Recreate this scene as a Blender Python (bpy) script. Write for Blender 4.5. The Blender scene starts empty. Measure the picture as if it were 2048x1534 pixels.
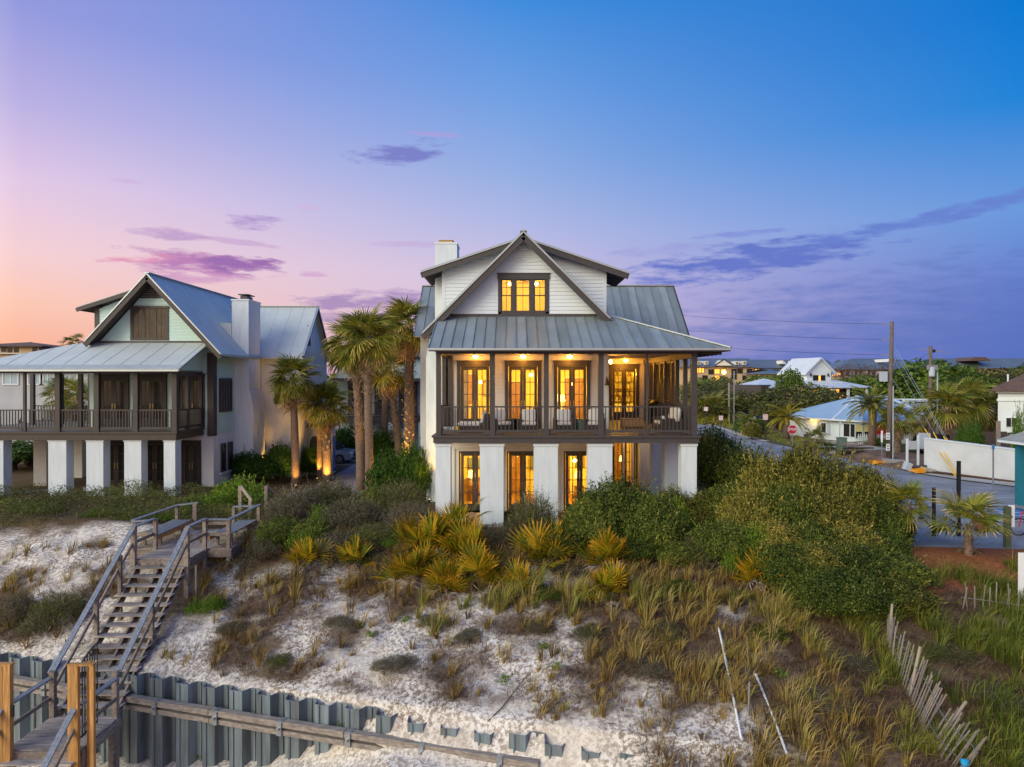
import bpy, bmesh, math, random
import numpy as np
from mathutils import Vector, Matrix, Euler
sc = bpy.context.scene
col = sc.collection
R = math.radians
random.seed(7)
rng = np.random.default_rng(11)
FPX = 1400.0
CAMZ = 6.1

# ------------------------------------------------------------------ camera
cam = bpy.data.cameras.new('camera')
cam.sensor_width = 36.0
cam.lens = FPX / 2048 * 36
cam.clip_start = 0.1
cam.clip_end = 6000
camo = bpy.data.objects.new('camera', cam)
camo.location = (0, 0, CAMZ)
camo.rotation_euler = (R(90 - 0.286), 0, 0)
col.objects.link(camo)
sc.camera = camo

# ------------------------------------------------------------------ world
def lin(c):
    return tuple((x / 255 / 12.92 if x / 255 <= 0.04045 else ((x / 255 + 0.055) / 1.055) ** 2.4) for x in c)

world = bpy.data.worlds.new('World')
sc.world = world
world.use_nodes = True
WN = world.node_tree
WN.nodes.clear()

def wmath(op, a, b=None, c=None, clamp=False):
    n = WN.nodes.new('ShaderNodeMath')
    n.operation = op
    n.use_clamp = clamp
    for i, x in enumerate((a, b, c)):
        if x is None:
            continue
        if isinstance(x, (int, float)):
            n.inputs[i].default_value = x
        else:
            WN.links.new(x, n.inputs[i])
    return n.outputs[0]

def wramp(fac, stops):
    n = WN.nodes.new('ShaderNodeValToRGB')
    e = n.color_ramp.elements
    while len(e) < len(stops):
        e.new(0.5)
    for el, (p, c) in zip(e, stops):
        el.position = p
        el.color = (*c, 1)
    WN.links.new(fac, n.inputs[0])
    return n.outputs[0]

def wmix(f, a, b, mode='MIX'):
    n = WN.nodes.new('ShaderNodeMix')
    n.data_type = 'RGBA'
    n.blend_type = mode
    for s, x in ((n.inputs[0], f), (n.inputs[6], a), (n.inputs[7], b)):
        if isinstance(x, (int, float)):
            s.default_value = x
        elif isinstance(x, tuple):
            s.default_value = (*x, 1)
        else:
            WN.links.new(x, s)
    return n.outputs[2]

tc = WN.nodes.new('ShaderNodeTexCoord')
sep = WN.nodes.new('ShaderNodeSeparateXYZ')
WN.links.new(tc.outputs['Generated'], sep.inputs[0])
sx, sy, sz = sep.outputs
zz = wmath('ADD', wmath('MAXIMUM', sz, 0.0), 0.0)
hl = wmath('MAXIMUM', wmath('SQRT', wmath('ADD', wmath('MULTIPLY', sx, sx), wmath('MULTIPLY', sy, sy))), 0.001)
SUNX, SUNY = -0.90, -0.436
tt = wmath('DIVIDE', wmath('ADD', wmath('MULTIPLY', sx, SUNX), wmath('MULTIPLY', sy, SUNY)), hl)
L_ = [(0, lin((251, 170, 138))), (.04, lin((252, 182, 150))), (.092, lin((253, 200, 180))), (.15, lin((246, 208, 212))),
      (.23, lin((226, 200, 230))), (.31, lin((188, 177, 227))), (.40, lin((150, 154, 222))), (1, lin((60, 90, 190)))]
C_ = [(0, lin((160, 152, 206))), (.078, lin((214, 192, 219))), (.15, lin((208, 194, 226))), (.216, lin((178, 185, 228))),
      (.281, lin((150, 175, 227))), (.371, lin((114, 160, 227))), (.477, lin((64, 140, 221))), (1, lin((20, 80, 180)))]
R_ = [(0, lin((82, 108, 188))), (.05, lin((86, 112, 192))), (.12, lin((102, 128, 205))), (.20, lin((106, 153, 221))),
      (.31, lin((28, 131, 216))), (.40, lin((2, 119, 209))), (1, lin((0, 70, 160)))]
S_ = [(0, (1.0, .66, .44)), (.08, (.98, .80, .66)), (.25, (.92, .90, .86)), (.5, (.70, .84, .94)), (1, lin((60, 100, 200)))]
cL, cC, cR, cS = (wramp(zz, x) for x in (L_, C_, R_, S_))
cS = wmix(1.0, cS, (2.45, 2.35, 1.85), 'MULTIPLY')
mCR = wmath('DIVIDE', wmath('SUBTRACT', tt, -0.88), 0.45, clamp=True)
mLC = wmath('DIVIDE', wmath('SUBTRACT', tt, -0.43), 0.61, clamp=True)
mS = wmath('DIVIDE', wmath('SUBTRACT', tt, 0.16), 0.75, clamp=True)
sky = wmix(mCR, cR, cC)
sky = wmix(mLC, sky, cL)
sky = wmix(mS, sky, cS)
# clouds: soft streaks at their bearing and height
azi = wmath('ARCTAN2', sx, sy)
elv = wmath('ARCSINE', sz)
comb = WN.nodes.new('ShaderNodeCombineXYZ')
WN.links.new(wmath('MULTIPLY', azi, 9.0), comb.inputs[0])
WN.links.new(wmath('MULTIPLY', elv, 42.0), comb.inputs[1])
cn = WN.nodes.new('ShaderNodeTexNoise')
cn.inputs['Scale'].default_value = 1.9
cn.inputs['Detail'].default_value = 7
cn.inputs['Roughness'].default_value = 0.62
WN.links.new(comb.outputs[0], cn.inputs['Vector'])
nz = cn.outputs[0]

def cloud(u, v, wu, wv, tilt, colr, dens, soft=0.75):
    """soft streak; (u, v) bearing/height as photo columns/rows, extents likewise"""
    global sky
    a0 = math.atan((u - 1024) / FPX)
    e0 = math.atan((760 - v) / FPX * math.cos(a0))
    wa = wu / FPX * math.cos(a0) ** 2
    we = wv / FPX * math.cos(a0)
    da = wmath('SUBTRACT', azi, a0)
    de = wmath('SUBTRACT', wmath('SUBTRACT', elv, e0), wmath('MULTIPLY', da, tilt))
    p = wmath('DIVIDE', da, wa)
    q = wmath('DIVIDE', de, we)
    d = wmath('ADD', wmath('MULTIPLY', p, p), wmath('MULTIPLY', q, q))
    m = wmath('SUBTRACT', wmath('ADD', 1.0, wmath('MULTIPLY', wmath('SUBTRACT', nz, 0.5), 5.0)), d)
    m = wmath('MULTIPLY', wmath('DIVIDE', m, soft * 1.25, clamp=True), dens, clamp=True)
    sky = wmix(m, sky, lin(colr))

cloud(1900, 665, 820, 150, 0.03, (90, 115, 190), .92, 1.6)
cloud(1500, 520, 280, 36, 0.12, (98, 116, 200), .95)
cloud(1850, 440, 330, 16, 0.14, (100, 126, 206), .85)
cloud(1480, 468, 90, 7, 0.03, (118, 132, 212), .6)
cloud(1320, 500, 90, 14, 0.05, (150, 150, 214), .5)
cloud(395, 527, 165, 30, -0.02, (188, 130, 184), 1.0)
cloud(480, 530, 85, 20, 0.0, (156, 110, 176), 1.0)
cloud(280, 517, 75, 11, 0.10, (232, 150, 180), .8)
cloud(395, 556, 100, 14, 0.0, (206, 152, 196), .7)
cloud(340, 468, 80, 13, 0.02, (186, 150, 200), .75)
cloud(510, 446, 60, 15, 0.02, (170, 142, 202), .85)
cloud(490, 486, 90, 6, -0.08, (196, 160, 206), .6)
cloud(630, 549, 32, 7, 0.0, (210, 162, 206), .7)
cloud(790, 308, 105, 22, 0.14, (118, 120, 196), .85)
cloud(870, 269, 60, 5, -0.04, (176, 158, 220), .6)
cloud(920, 224, 30, 4, 0.0, (140, 150, 222), .5)
cloud(745, 600, 190, 22, 0.06, (158, 130, 186), .8)
cloud(690, 632, 120, 13, 0.03, (150, 124, 184), .7)
cloud(820, 490, 80, 8, 0.0, (192, 166, 212), .5)
cloud(610, 415, 40, 7, 0.0, (208, 176, 220), .5)
cloud(260, 362, 40, 6, 0.0, (206, 172, 218), .4)
nis = WN.nodes.new('ShaderNodeTexSky')
nis.sky_type = 'NISHITA'
nis.sun_disc = False
nis.sun_elevation = R(3)
nis.sun_rotation = math.atan2(SUNX, SUNY)
nsc = wmix(1.0, nis.outputs[0], (.004, .004, .004), 'MULTIPLY')
sky = wmix(1.0, sky, nsc, 'ADD')
bg = WN.nodes.new('ShaderNodeBackground')
WN.links.new(sky, bg.inputs[0])
bg.inputs[1].default_value = 1.0
wo = WN.nodes.new('ShaderNodeOutputWorld')
WN.links.new(bg.outputs[0], wo.inputs[0])

# ------------------------------------------------------------------ sun (afterglow low behind the left shoulder)
sl = bpy.data.lights.new('sun', 'SUN')
sl.energy = 1.9
sl.angle = R(35)
sl.color = (1.0, .93, .76)
so = bpy.data.objects.new('sun', sl)
so.rotation_euler = Vector((.62, .70, -.42)).to_track_quat('-Z', 'Y').to_euler()
col.objects.link(so)

vs = sc.view_settings
vs.view_transform = 'Standard'
vs.look = 'None'
vs.gamma = 1
vs.exposure = 0.0
vs.use_curve_mapping = False
sc.cycles.max_bounces = 8
sc.cycles.transparent_max_bounces = 16
sc.cycles.sample_clamp_indirect = 4
sc.cycles.use_denoising = True

# ------------------------------------------------------------------ helpers
ORG = {}

class MB:
    def __init__(s):
        s.v = []
        s.f = []
    def add(s, vs, fs):
        n = len(s.v)
        s.v += [tuple(p) for p in vs]
        s.f += [tuple(i + n for i in f) for f in fs]
        return s
    def box(s, x0, x1, y0, y1, z0, z1):
        return s.add([(x0, y0, z0), (x1, y0, z0), (x1, y1, z0), (x0, y1, z0), (x0, y0, z1), (x1, y0, z1), (x1, y1, z1), (x0, y1, z1)],
              [(0, 3, 2, 1), (4, 5, 6, 7), (0, 1, 5, 4), (1, 2, 6, 5), (2, 3, 7, 6), (3, 0, 4, 7)])
    def bar(s, a, b, w, h=None, up=(0, 0, 1)):
        h = h or w
        a, b = Vector(a), Vector(b)
        d = (b - a).normalized()
        u = Vector(up)
        if abs(d.dot(u)) > .98:
            u = Vector((0, 1, 0))
        sd = d.cross(u).normalized() * (w / 2)
        uu = sd.cross(d).normalized() * (h / 2)
        pts = [p + i * sd + j * uu for p in (a, b) for i, j in ((-1, -1), (1, -1), (1, 1), (-1, 1))]
        return s.add(pts, [(0, 1, 2, 3)[::-1], (4, 5, 6, 7), (0, 1, 5, 4), (1, 2, 6, 5), (2, 3, 7, 6), (3, 0, 4, 7)])
    def tube(s, a, b, r0, r1=None, n=8):
        return s.pipe([a, b], [r0, r0 if r1 is None else r1], n)
    def pipe(s, pts, rad, n=8):
        pts = [Vector(p) for p in pts]
        if not isinstance(rad, (list, tuple)):
            rad = [rad] * len(pts)
        V, F = [], []
        for i, p in enumerate(pts):
            d = (pts[min(i + 1, len(pts) - 1)] - pts[max(i - 1, 0)]).normalized()
            u = Vector((1, 0, 0)) if abs(d.x) < .9 else Vector((0, 1, 0))
            s1 = d.cross(u).normalized()
            s2 = d.cross(s1)
            for k in range(n):
                a = 2 * math.pi * k / n
                V.append(p + (s1 * math.cos(a) + s2 * math.sin(a)) * rad[i])
        for i in range(len(pts) - 1):
            for k in range(n):
                F.append((i * n + k, i * n + (k + 1) % n, (i + 1) * n + (k + 1) % n, (i + 1) * n + k))
        F.append(tuple(range(n))[::-1])
        F.append(tuple((len(pts) - 1) * n + k for k in range(n)))
        return s.add(V, F)
    def lathe(s, c, prof, n=12):
        """prof: (r, z) list around the vertical through c"""
        c = Vector(c)
        V, F = [], []
        for r, z in prof:
            for k in range(n):
                a = 2 * math.pi * k / n
                V.append((c.x + r * math.cos(a), c.y + r * math.sin(a), c.z + z))
        for i in range(len(prof) - 1):
            for k in range(n):
                F.append((i * n + k, i * n + (k + 1) % n, (i + 1) * n + (k + 1) % n, (i + 1) * n + k))
        F.append(tuple(range(n))[::-1])
        F.append(tuple((len(prof) - 1) * n + k for k in range(n)))
        return s.add(V, F)
    def prism(s, pts, vec):
        n = len(pts)
        vec = Vector(vec)
        a = [Vector(p) for p in pts]
        return s.add(a + [p + vec for p in a], [tuple(range(n))[::-1], tuple(range(n, 2 * n))] +
              [(i, (i + 1) % n, n + (i + 1) % n, n + i) for i in range(n)])
    def rbox(s, x0, x1, y0, y1, z0, z1, r=.04, seg=2, rot=None):
        bm = bmesh.new()
        bmesh.ops.create_cube(bm, size=1)
        for v in bm.verts:
            v.co = Vector(((x0 + x1) / 2 + v.co.x * (x1 - x0), (y0 + y1) / 2 + v.co.y * (y1 - y0), (z0 + z1) / 2 + v.co.z * (z1 - z0)))
        bmesh.ops.bevel(bm, geom=list(bm.edges), offset=r, segments=seg, affect='EDGES', profile=.5)
        bm.verts.index_update()
        if rot is not None:
            c = Vector(((x0 + x1) / 2, (y0 + y1) / 2, (z0 + z1) / 2))
            for v in bm.verts:
                v.co = c + rot @ (v.co - c)
        s.add([v.co for v in bm.verts], [tuple(v.index for v in f.verts) for f in bm.faces])
        bm.free()
        return s
    def mesh(s, name, mat, off=(0, 0, 0), smooth=False):
        me = bpy.data.meshes.new(name)
        o = Vector(off)
        me.from_pydata([(p[0] - o.x, p[1] - o.y, p[2] - o.z) for p in s.v], [], s.f)
        bm = bmesh.new()
        bm.from_mesh(me)
        bmesh.ops.recalc_face_normals(bm, faces=bm.faces)
        bm.to_mesh(me)
        bm.free()
        if smooth:
            me.polygons.foreach_set('use_smooth', [True] * len(me.polygons))
        if mat:
            me.materials.append(mat)
        return me
    def build(s, name, mat, parent=None, label=None, smooth=False, kind=None):
        off = ORG[parent] if parent is not None else Vector((0, 0, 0))
        ob = bpy.data.objects.new(name, s.mesh(name, mat, off, smooth))
        col.objects.link(ob)
        if parent is not None:
            ob.parent = parent
        ORG[ob] = Vector(off)
        if label:
            ob['label'] = label
        if kind:
            ob['kind'] = kind
        return ob
    def solo(s, name, mat, label, cat, base, group=None, smooth=False):
        """a thing that is one mesh, origin at its base"""
        ob = bpy.data.objects.new(name, s.mesh(name, mat, base, smooth))
        ob.location = base
        col.objects.link(ob)
        ORG[ob] = Vector(base)
        tag(ob, label, cat, group)
        return ob

def tag(o, label, cat=None, group=None, kind='thing'):
    o['label'] = label
    o['kind'] = kind
    if cat:
        o['category'] = cat
    if group:
        o['group'] = group
    return o

def thing(name, label, cat, loc, group=None):
    o = bpy.data.objects.new(name, None)
    o.empty_display_size = .3
    o.location = loc
    col.objects.link(o)
    ORG[o] = Vector(loc)
    return tag(o, label, cat, group)

def inst(name, me, parent, wpos, rot=(0, 0, 0), scl=1.0, label=None):
    """a part that shares mesh data, at a world position"""
    o = bpy.data.objects.new(name, me)
    o.location = Vector(wpos) - (ORG[parent] if parent is not None else Vector((0, 0, 0)))
    o.rotation_euler = rot
    o.scale = (scl,) * 3 if isinstance(scl, (int, float)) else scl
    col.objects.link(o)
    if parent is not None:
        o.parent = parent
    ORG[o] = Vector(wpos)
    if label:
        o['label'] = label
    return o

def dup(root, loc, label, rotz=0, scl=1.0, group=None):
    r = root.copy()
    col.objects.link(r)
    r.location = loc
    r.rotation_euler = (0, 0, rotz)
    r.scale = (scl,) * 3 if isinstance(scl, (int, float)) else scl
    r['label'] = label
    if group:
        r['group'] = group
    for ch in list(root.children):
        c = ch.copy()
        col.objects.link(c)
        c.parent = r
        for g in list(ch.children):
            d = g.copy()
            col.objects.link(d)
            d.parent = c
    ORG[r] = Vector(loc)
    return r

def structure(o, label):
    return tag(o, label, None, None, 'structure')

def PX(u, Y):
    return (u - 1024) / FPX * Y

def PZ(v, Y):
    return CAMZ - (v - 760) / FPX * Y

# ------------------------------------------------------------------ materials
def newmat(name):
    m = bpy.data.materials.new(name)
    m.use_nodes = True
    nt = m.node_tree
    return m, nt, nt.nodes, nt.links, nt.nodes['Principled BSDF']

def pm(name, c, rough=.6, var=.15, scale=3.0, bump=0.0, metal=0.0, c2=None, stretch=(1, 1, 1), bscale=None, detail=5, spec=.4, orand=0):
    """procedural material: two tones mixed by noise, with fine relief"""
    m, nt, N, Lk, B = newmat(name)
    c2 = c2 or tuple(min(1, x * (1 - var)) for x in c)
    t = N.new('ShaderNodeTexCoord')
    mp = N.new('ShaderNodeMapping')
    mp.inputs['Scale'].default_value = stretch
    Lk.new(t.outputs['Object'], mp.inputs[0])
    n = N.new('ShaderNodeTexNoise')
    n.inputs['Scale'].default_value = scale
    n.inputs['Detail'].default_value = detail
    n.inputs['Roughness'].default_value = .6
    Lk.new(mp.outputs[0], n.inputs['Vector'])
    r = N.new('ShaderNodeValToRGB')
    r.color_ramp.elements[0].position = .35
    r.color_ramp.elements[1].position = .68
    r.color_ramp.elements[0].color = (*c2, 1)
    r.color_ramp.elements[1].color = (*c, 1)
    Lk.new(n.outputs[0], r.inputs[0])
    co = r.outputs[0]
    if orand:       # piece to piece difference in tone
        oi = N.new('ShaderNodeObjectInfo')
        ma = N.new('ShaderNodeMapRange')
        ma.inputs[3].default_value = 1 - orand
        ma.inputs[4].default_value = 1 + orand * .4
        Lk.new(oi.outputs['Random'], ma.inputs[0])
        mu = N.new('ShaderNodeVectorMath')
        mu.operation = 'SCALE'
        Lk.new(co, mu.inputs[0])
        Lk.new(ma.outputs[0], mu.inputs['Scale'])
        co = mu.outputs[0]
    Lk.new(co, B.inputs['Base Color'])
    B.inputs['Roughness'].default_value = rough
    B.inputs['Metallic'].default_value = metal
    B.inputs['Specular IOR Level'].default_value = spec
    if bump:
        n2 = N.new('ShaderNodeTexNoise')
        n2.inputs['Scale'].default_value = bscale or scale * 4
        n2.inputs['Detail'].default_value = 6
        Lk.new(mp.outputs[0], n2.inputs['Vector'])
        bp = N.new('ShaderNodeBump')
        bp.inputs['Strength'].default_value = bump
        bp.inputs['Distance'].default_value = .02
        Lk.new(n2.outputs[0], bp.inputs['Height'])
        Lk.new(bp.outputs[0], B.inputs['Normal'])
    return m

def leafmat(name, stops, rough=.5, trans=.25, big=None):
    """leaf colour spread by the per-leaf 'rnd' value; a little light passes through"""
    m, nt, N, Lk, B = newmat(name)
    a = N.new('ShaderNodeAttribute')
    a.attribute_name = 'rnd'
    fac = a.outputs['Fac']
    oi = N.new('ShaderNodeObjectInfo')
    ad = N.new('ShaderNodeMath')
    ad.operation = 'MULTIPLY_ADD'
    Lk.new(oi.outputs['Random'], ad.inputs[0])
    ad.inputs[1].default_value = .30
    Lk.new(fac, ad.inputs[2])
    sb = N.new('ShaderNodeMath')
    sb.operation = 'SUBTRACT'
    sb.inputs[1].default_value = .15
    Lk.new(ad.outputs[0], sb.inputs[0])
    r = N.new('ShaderNodeValToRGB')
    e = r.color_ramp.elements
    while len(e) < len(stops):
        e.new(.5)
    for el, (p, c) in zip(e, stops):
        el.position = p
        el.color = (*c, 1)
    Lk.new(sb.outputs[0], r.inputs[0])
    Lk.new(r.outputs[0], B.inputs['Base Color'])
    B.inputs['Roughness'].default_value = rough
    B.inputs['Specular IOR Level'].default_value = .15
    tr = N.new('ShaderNodeBsdfTranslucent')
    Lk.new(r.outputs[0], tr.inputs[0])
    mx = N.new('ShaderNodeMixShader')
    mx.inputs[0].default_value = trans
    Lk.new(B.outputs[0], mx.inputs[1])
    Lk.new(tr.outputs[0], mx.inputs[2])
    Lk.new(mx.outputs[0], N['Material Output'].inputs[0])
    return m

def emit(name, c, s):
    m, nt, N, Lk, B = newmat(name)
    B.inputs['Base Color'].default_value = (*c, 1)
    B.inputs['Emission Color'].default_value = (*c, 1)
    B.inputs['Emission Strength'].default_value = s
    return m

def glassmat(name, tint=(1, 1, 1), gl=.10, rough=.03):
    m, nt, N, Lk, B = newmat(name)
    N.remove(B)
    t = N.new('ShaderNodeBsdfTransparent')
    t.inputs[0].default_value = (*tint, 1)
    g = N.new('ShaderNodeBsdfGlossy')
    g.inputs['Roughness'].default_value = rough
    mx = N.new('ShaderNodeMixShader')
    mx.inputs[0].default_value = gl
    Lk.new(t.outputs[0], mx.inputs[1])
    Lk.new(g.outputs[0], mx.inputs[2])
    Lk.new(mx.outputs[0], N['Material Output'].inputs[0])
    return m

M = {}
M['stucco'] = pm('white_stucco', (.665, .715, .745), .8, .15, 1.6, .25, stretch=(2.2, 2.2, .4), bscale=40)
M['cream'] = pm('cream_paint', (.66, .64, .61), .7, .09, 1.5, .1, bscale=40)
M['white'] = pm('white_paint', (.665, .715, .745), .5, .05, 2, .05)
M['mint'] = pm('mint_siding', (.50, .67, .61), .6, .08, 1.5, .08)
M['trim'] = pm('dark_brown_trim', (.060, .051, .050), .5, .18, 4, .1, bscale=30)
M['trim2'] = pm('brown_trim', (.062, .047, .041), .55, .2, 4, .1, bscale=30)
M['metal'] = pm('galvalume', (.315, .36, .37), .5, .30, .9, .06, metal=.2, orand=.22, stretch=(1, .35, .35), bscale=2.5)
M['metal2'] = pm('corrugated_zinc', (.54, .575, .56), .55, .10, 1.1, .05, metal=.1, orand=.03, bscale=3)
M['edge'] = pm('metal_edge', (.42, .46, .48), .4, .1, 3, metal=.6)
M['dark'] = pm('black_iron', (.015, .015, .016), .45, .2, 6)
M['brass'] = pm('brass', (.45, .34, .16), .35, .2, 10, metal=.9)
M['glass'] = glassmat('window_glass', gl=.05)
M['dglass'] = pm('dark_glass', (.030, .028, .028), .12, .3, .8, spec=.25)
M['adg'] = pm('amber_dusk_glass', (.11, .08, .05), .12, .5, 1.4, spec=.25)
M['doordark'] = pm('dark_stained_door', (.030, .021, .017), .5, .25, 4)
M['wood'] = pm('weathered_wood', (.36, .28, .22), .8, .5, 2.2, .5, orand=.35, c2=(.17, .14, .12), stretch=(6, 1, 6), bscale=14)
M['woodx'] = pm('weathered_boards', (.40, .34, .29), .8, .5, 2.0, .5, orand=.35, c2=(.18, .15, .14), stretch=(1, 7, 7), bscale=14)
M['tread'] = pm('sandy_boards', (.50, .43, .37), .85, .4, 2.6, .5, orand=.35, c2=(.22, .18, .16), stretch=(1, 6, 6), bscale=12)
M['railw'] = pm('silvered_rail', (.24, .26, .30), .45, .35, 2.5, .3, c2=(.13, .14, .17), stretch=(7, 2, 7))
M['polewood'] = pm('pole_wood', (.20, .155, .12), .9, .5, 3, .5, c2=(.09, .07, .055), stretch=(6, 6, .6))
M['newwood'] = pm('yellow_pine', (.60, .31, .09), .6, .3, 3.5, .3, c2=(.33, .15, .04), stretch=(9, 9, .5), orand=.3)
M['pile'] = pm('sheet_pile_vinyl', (.20, .255, .28), .5, .35, 1.6, .15, c2=(.11, .12, .125), stretch=(2.5, 2.5, .3), orand=.3)
M['wale'] = pm('wale_timber', (.34, .29, .25), .85, .5, 2.5, .5, c2=(.17, .14, .12), stretch=(1, 6, 6))
M['zinc'] = pm('galvanised_steel', (.42, .44, .46), .4, .25, 8, metal=.7)
M['asphalt'] = pm('asphalt', (.32, .325, .335), .75, .35, .45, .4, c2=(.17, .17, .175), bscale=90)
M['concrete'] = pm('concrete', (.42, .40, .37), .85, .25, .9, .3, bscale=40)
M['paint'] = pm('road_paint', (.70, .70, .70), .7, .35, 4)
M['bluepaint'] = pm('blue_road_paint', (.08, .22, .45), .7, .3, 4)
M['tealpaint'] = pm('teal_paint', (.02, .22, .30), .6, .2, 3)
M['bark'] = pm('bark', (.12, .09, .07), .9, .5, 6, .8, c2=(.05, .04, .03))
M['trunk'] = pm('palm_trunk', (.26, .17, .12), .9, .5, 5, .8, c2=(.12, .08, .06), stretch=(1, 1, 4))
M['boot'] = pm('palm_boots', (.34, .26, .20), .85, .5, 4, .4, c2=(.14, .10, .075))
M['wicker'] = pm('brown_wicker', (.060, .045, .036), .75, .4, 30, .6)
M['cushion'] = pm('white_cushion', (.60, .58, .57), .9, .06, 4, .1)
M['tile'] = pm('terracotta_tile', (.55, .36, .24), .7, .3, 2, .1, c2=(.42, .26, .16))
M['ceil'] = pm('ceiling_paint', (.62, .54, .46), .7, .1, 2)
M['inwall'] = pm('room_wall', (.82, .72, .26), .8, .1, 1)
M['infurn'] = pm('room_furniture', (.34, .19, .09), .6, .4, 3)
M['inwhite'] = pm('room_white', (.85, .82, .76), .6, .05, 3)
M['red'] = pm('sign_red', (.62, .02, .025), .4, .12, 4)
M['signwhite'] = pm('sign_white', (.82, .82, .82), .4, .06, 4)
M['yellow'] = pm('yellow_guard', (.80, .50, .03), .5, .2, 6)
M['tanwall'] = pm('tan_wall', (.52, .38, .22), .8, .12, .5)
M['brownroof'] = pm('brown_shingle', (.14, .085, .07), .85, .35, 2, .4, bscale=12)
M['greyroof'] = pm('grey_metal_roof', (.20, .23, .26), .5, .2, .3, metal=.4)
M['blueroof'] = pm('pale_blue_metal', (.44, .58, .68), .45, .12, .6, metal=.35)
M['whiteroof'] = pm('white_metal_roof', (.66, .70, .74), .5, .1, .6, metal=.2)
M['greywall'] = pm('grey_render', (.46, .47, .50), .85, .15, .6, .2)
M['bluewall'] = pm('pale_blue_siding', (.40, .50, .56), .7, .1, 1)
M['darkwood'] = pm('dark_fence', (.09, .06, .05), .85, .4, 3, .3, stretch=(6, 6, 1))
M['carsilver'] = pm('silver_car_paint', (.50, .54, .60), .22, .08, 2, metal=.6)
M['carwhite'] = pm('white_car_paint', (.75, .76, .78), .25, .05, 2)
M['carblue'] = pm('blue_car_paint', (.02, .08, .36), .22, .1, 2, metal=.3)
M['cardark'] = pm('dark_car_paint', (.02, .02, .025), .2, .1, 2)
M['tyre'] = pm('tyre_rubber', (.018, .018, .018), .8, .2, 8)
M['teal'] = pm('teal_post', (.015, .17, .23), .5, .15, 4)
M['pavroof'] = pm('weathered_metal_roof', (.44, .44, .40), .5, .2, 1.5, metal=.4)
M['olive'] = pm('green_post', (.10, .12, .06), .8, .35, 5)
M['card'] = pm('cardboard', (.42, .22, .08), .8, .2, 4)
M['lampglow'] = emit('lamp_glow', (1.0, .62, .20), 30)
M['lens'] = emit('uplight_lens', (1.0, .6, .2), 3)
M['farglow'] = emit('warm_window', (1.0, .42, .06), 1.6)
M['boxgrey'] = pm('utility_grey', (.45, .50, .56), .5, .1, 4)
M['boxgreen'] = pm('utility_green', (.13, .20, .16), .6, .2, 4)
M['amber'] = pm('amber_tarp', (.80, .34, .02), .6, .2, 6)
M['slat'] = pm('fence_slat', (.33, .28, .235), .85, .45, 5, .3, orand=.35, c2=(.24, .20, .17), stretch=(3, 3, 1))
M['pvc'] = pm('white_pvc', (.78, .80, .82), .4, .15, 5)
# foliage
M['L_oak'] = leafmat('oak_leaves', [(0, (.014, .026, .004)), (.35, (.065, .098, .016)), (.7, (.165, .195, .030)), (1, (.36, .33, .06))])
M['L_olive'] = leafmat('olive_leaves', [(0, (.020, .028, .005)), (.3, (.095, .105, .018)), (.65, (.23, .205, .034)), (1, (.50, .38, .09))])
M['L_grey'] = leafmat('grey_scrub', [(0, (.060, .048, .030)), (.5, (.15, .13, .075)), (.85, (.24, .20, .125)), (1, (.36, .29, .20))], .8)
M['L_bright'] = leafmat('bright_leaves', [(0, (.045, .090, .010)), (.5, (.125, .22, .018)), (1, (.28, .36, .04))])
M['L_hedge'] = leafmat('hedge_leaves', [(0, (.016, .036, .005)), (.5, (.052, .115, .013)), (1, (.13, .22, .028))])
M['L_scrub'] = leafmat('low_scrub', [(0, (.050, .042, .018)), (.4, (.10, .105, .032)), (.8, (.17, .175, .045)), (1, (.26, .28, .05))], .7)
M['L_far'] = leafmat('far_leaves', [(0, (.036, .046, .014)), (.5, (.115, .120, .034)), (.85, (.21, .19, .055)), (1, (.30, .23, .08))])
M['L_fargreen'] = leafmat('far_green_leaves', [(0, (.028, .060, .010)), (.5, (.095, .155, .022)), (.85, (.20, .25, .036)), (1, (.30, .31, .06))])
M['L_bare'] = leafmat('bare_twigs', [(0, (.09, .06, .05)), (1, (.20, .14, .12))], .8)
M['F_palm'] = leafmat('palm_frond', [(0, (.040, .060, .008)), (.4, (.155, .185, .022)), (.75, (.34, .28, .045)), (1, (.68, .48, .18))], .45, .3)
M['F_dead'] = leafmat('dead_frond', [(0, (.16, .09, .04)), (.5, (.30, .19, .10)), (1, (.48, .38, .27))], .7, .2)
M['F_metto'] = leafmat('palmetto_frond', [(0, (.055, .080, .006)), (.3, (.17, .175, .008)), (.65, (.42, .25, .010)), (1, (.66, .29, .03))], .5, .25)
M['F_mettod'] = leafmat('palmetto_dead', [(0, (.22, .11, .06)), (.5, (.36, .26, .20)), (1, (.52, .48, .46))], .7, .2)
M['F_date'] = leafmat('date_frond', [(0, (.13, .14, .014)), (.5, (.36, .31, .025)), (1, (.55, .36, .04))], .5, .3)
M['G_gold'] = leafmat('golden_grass', [(0, (.12, .080, .030)), (.3, (.30, .19, .050)), (.65, (.46, .32, .09)), (.85, (.30, .32, .05)), (1, (.20, .26, .04))], .7)
M['G_green'] = leafmat('green_grass', [(0, (.055, .085, .012)), (.4, (.17, .20, .028)), (.7, (.34, .29, .055)), (1, (.52, .37, .15))], .7)
M['G_dead'] = leafmat('dead_scrub', [(0, (.055, .030, .019)), (.5, (.135, .076, .045)), (1, (.30, .19, .115))], .9, .1)

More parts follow.
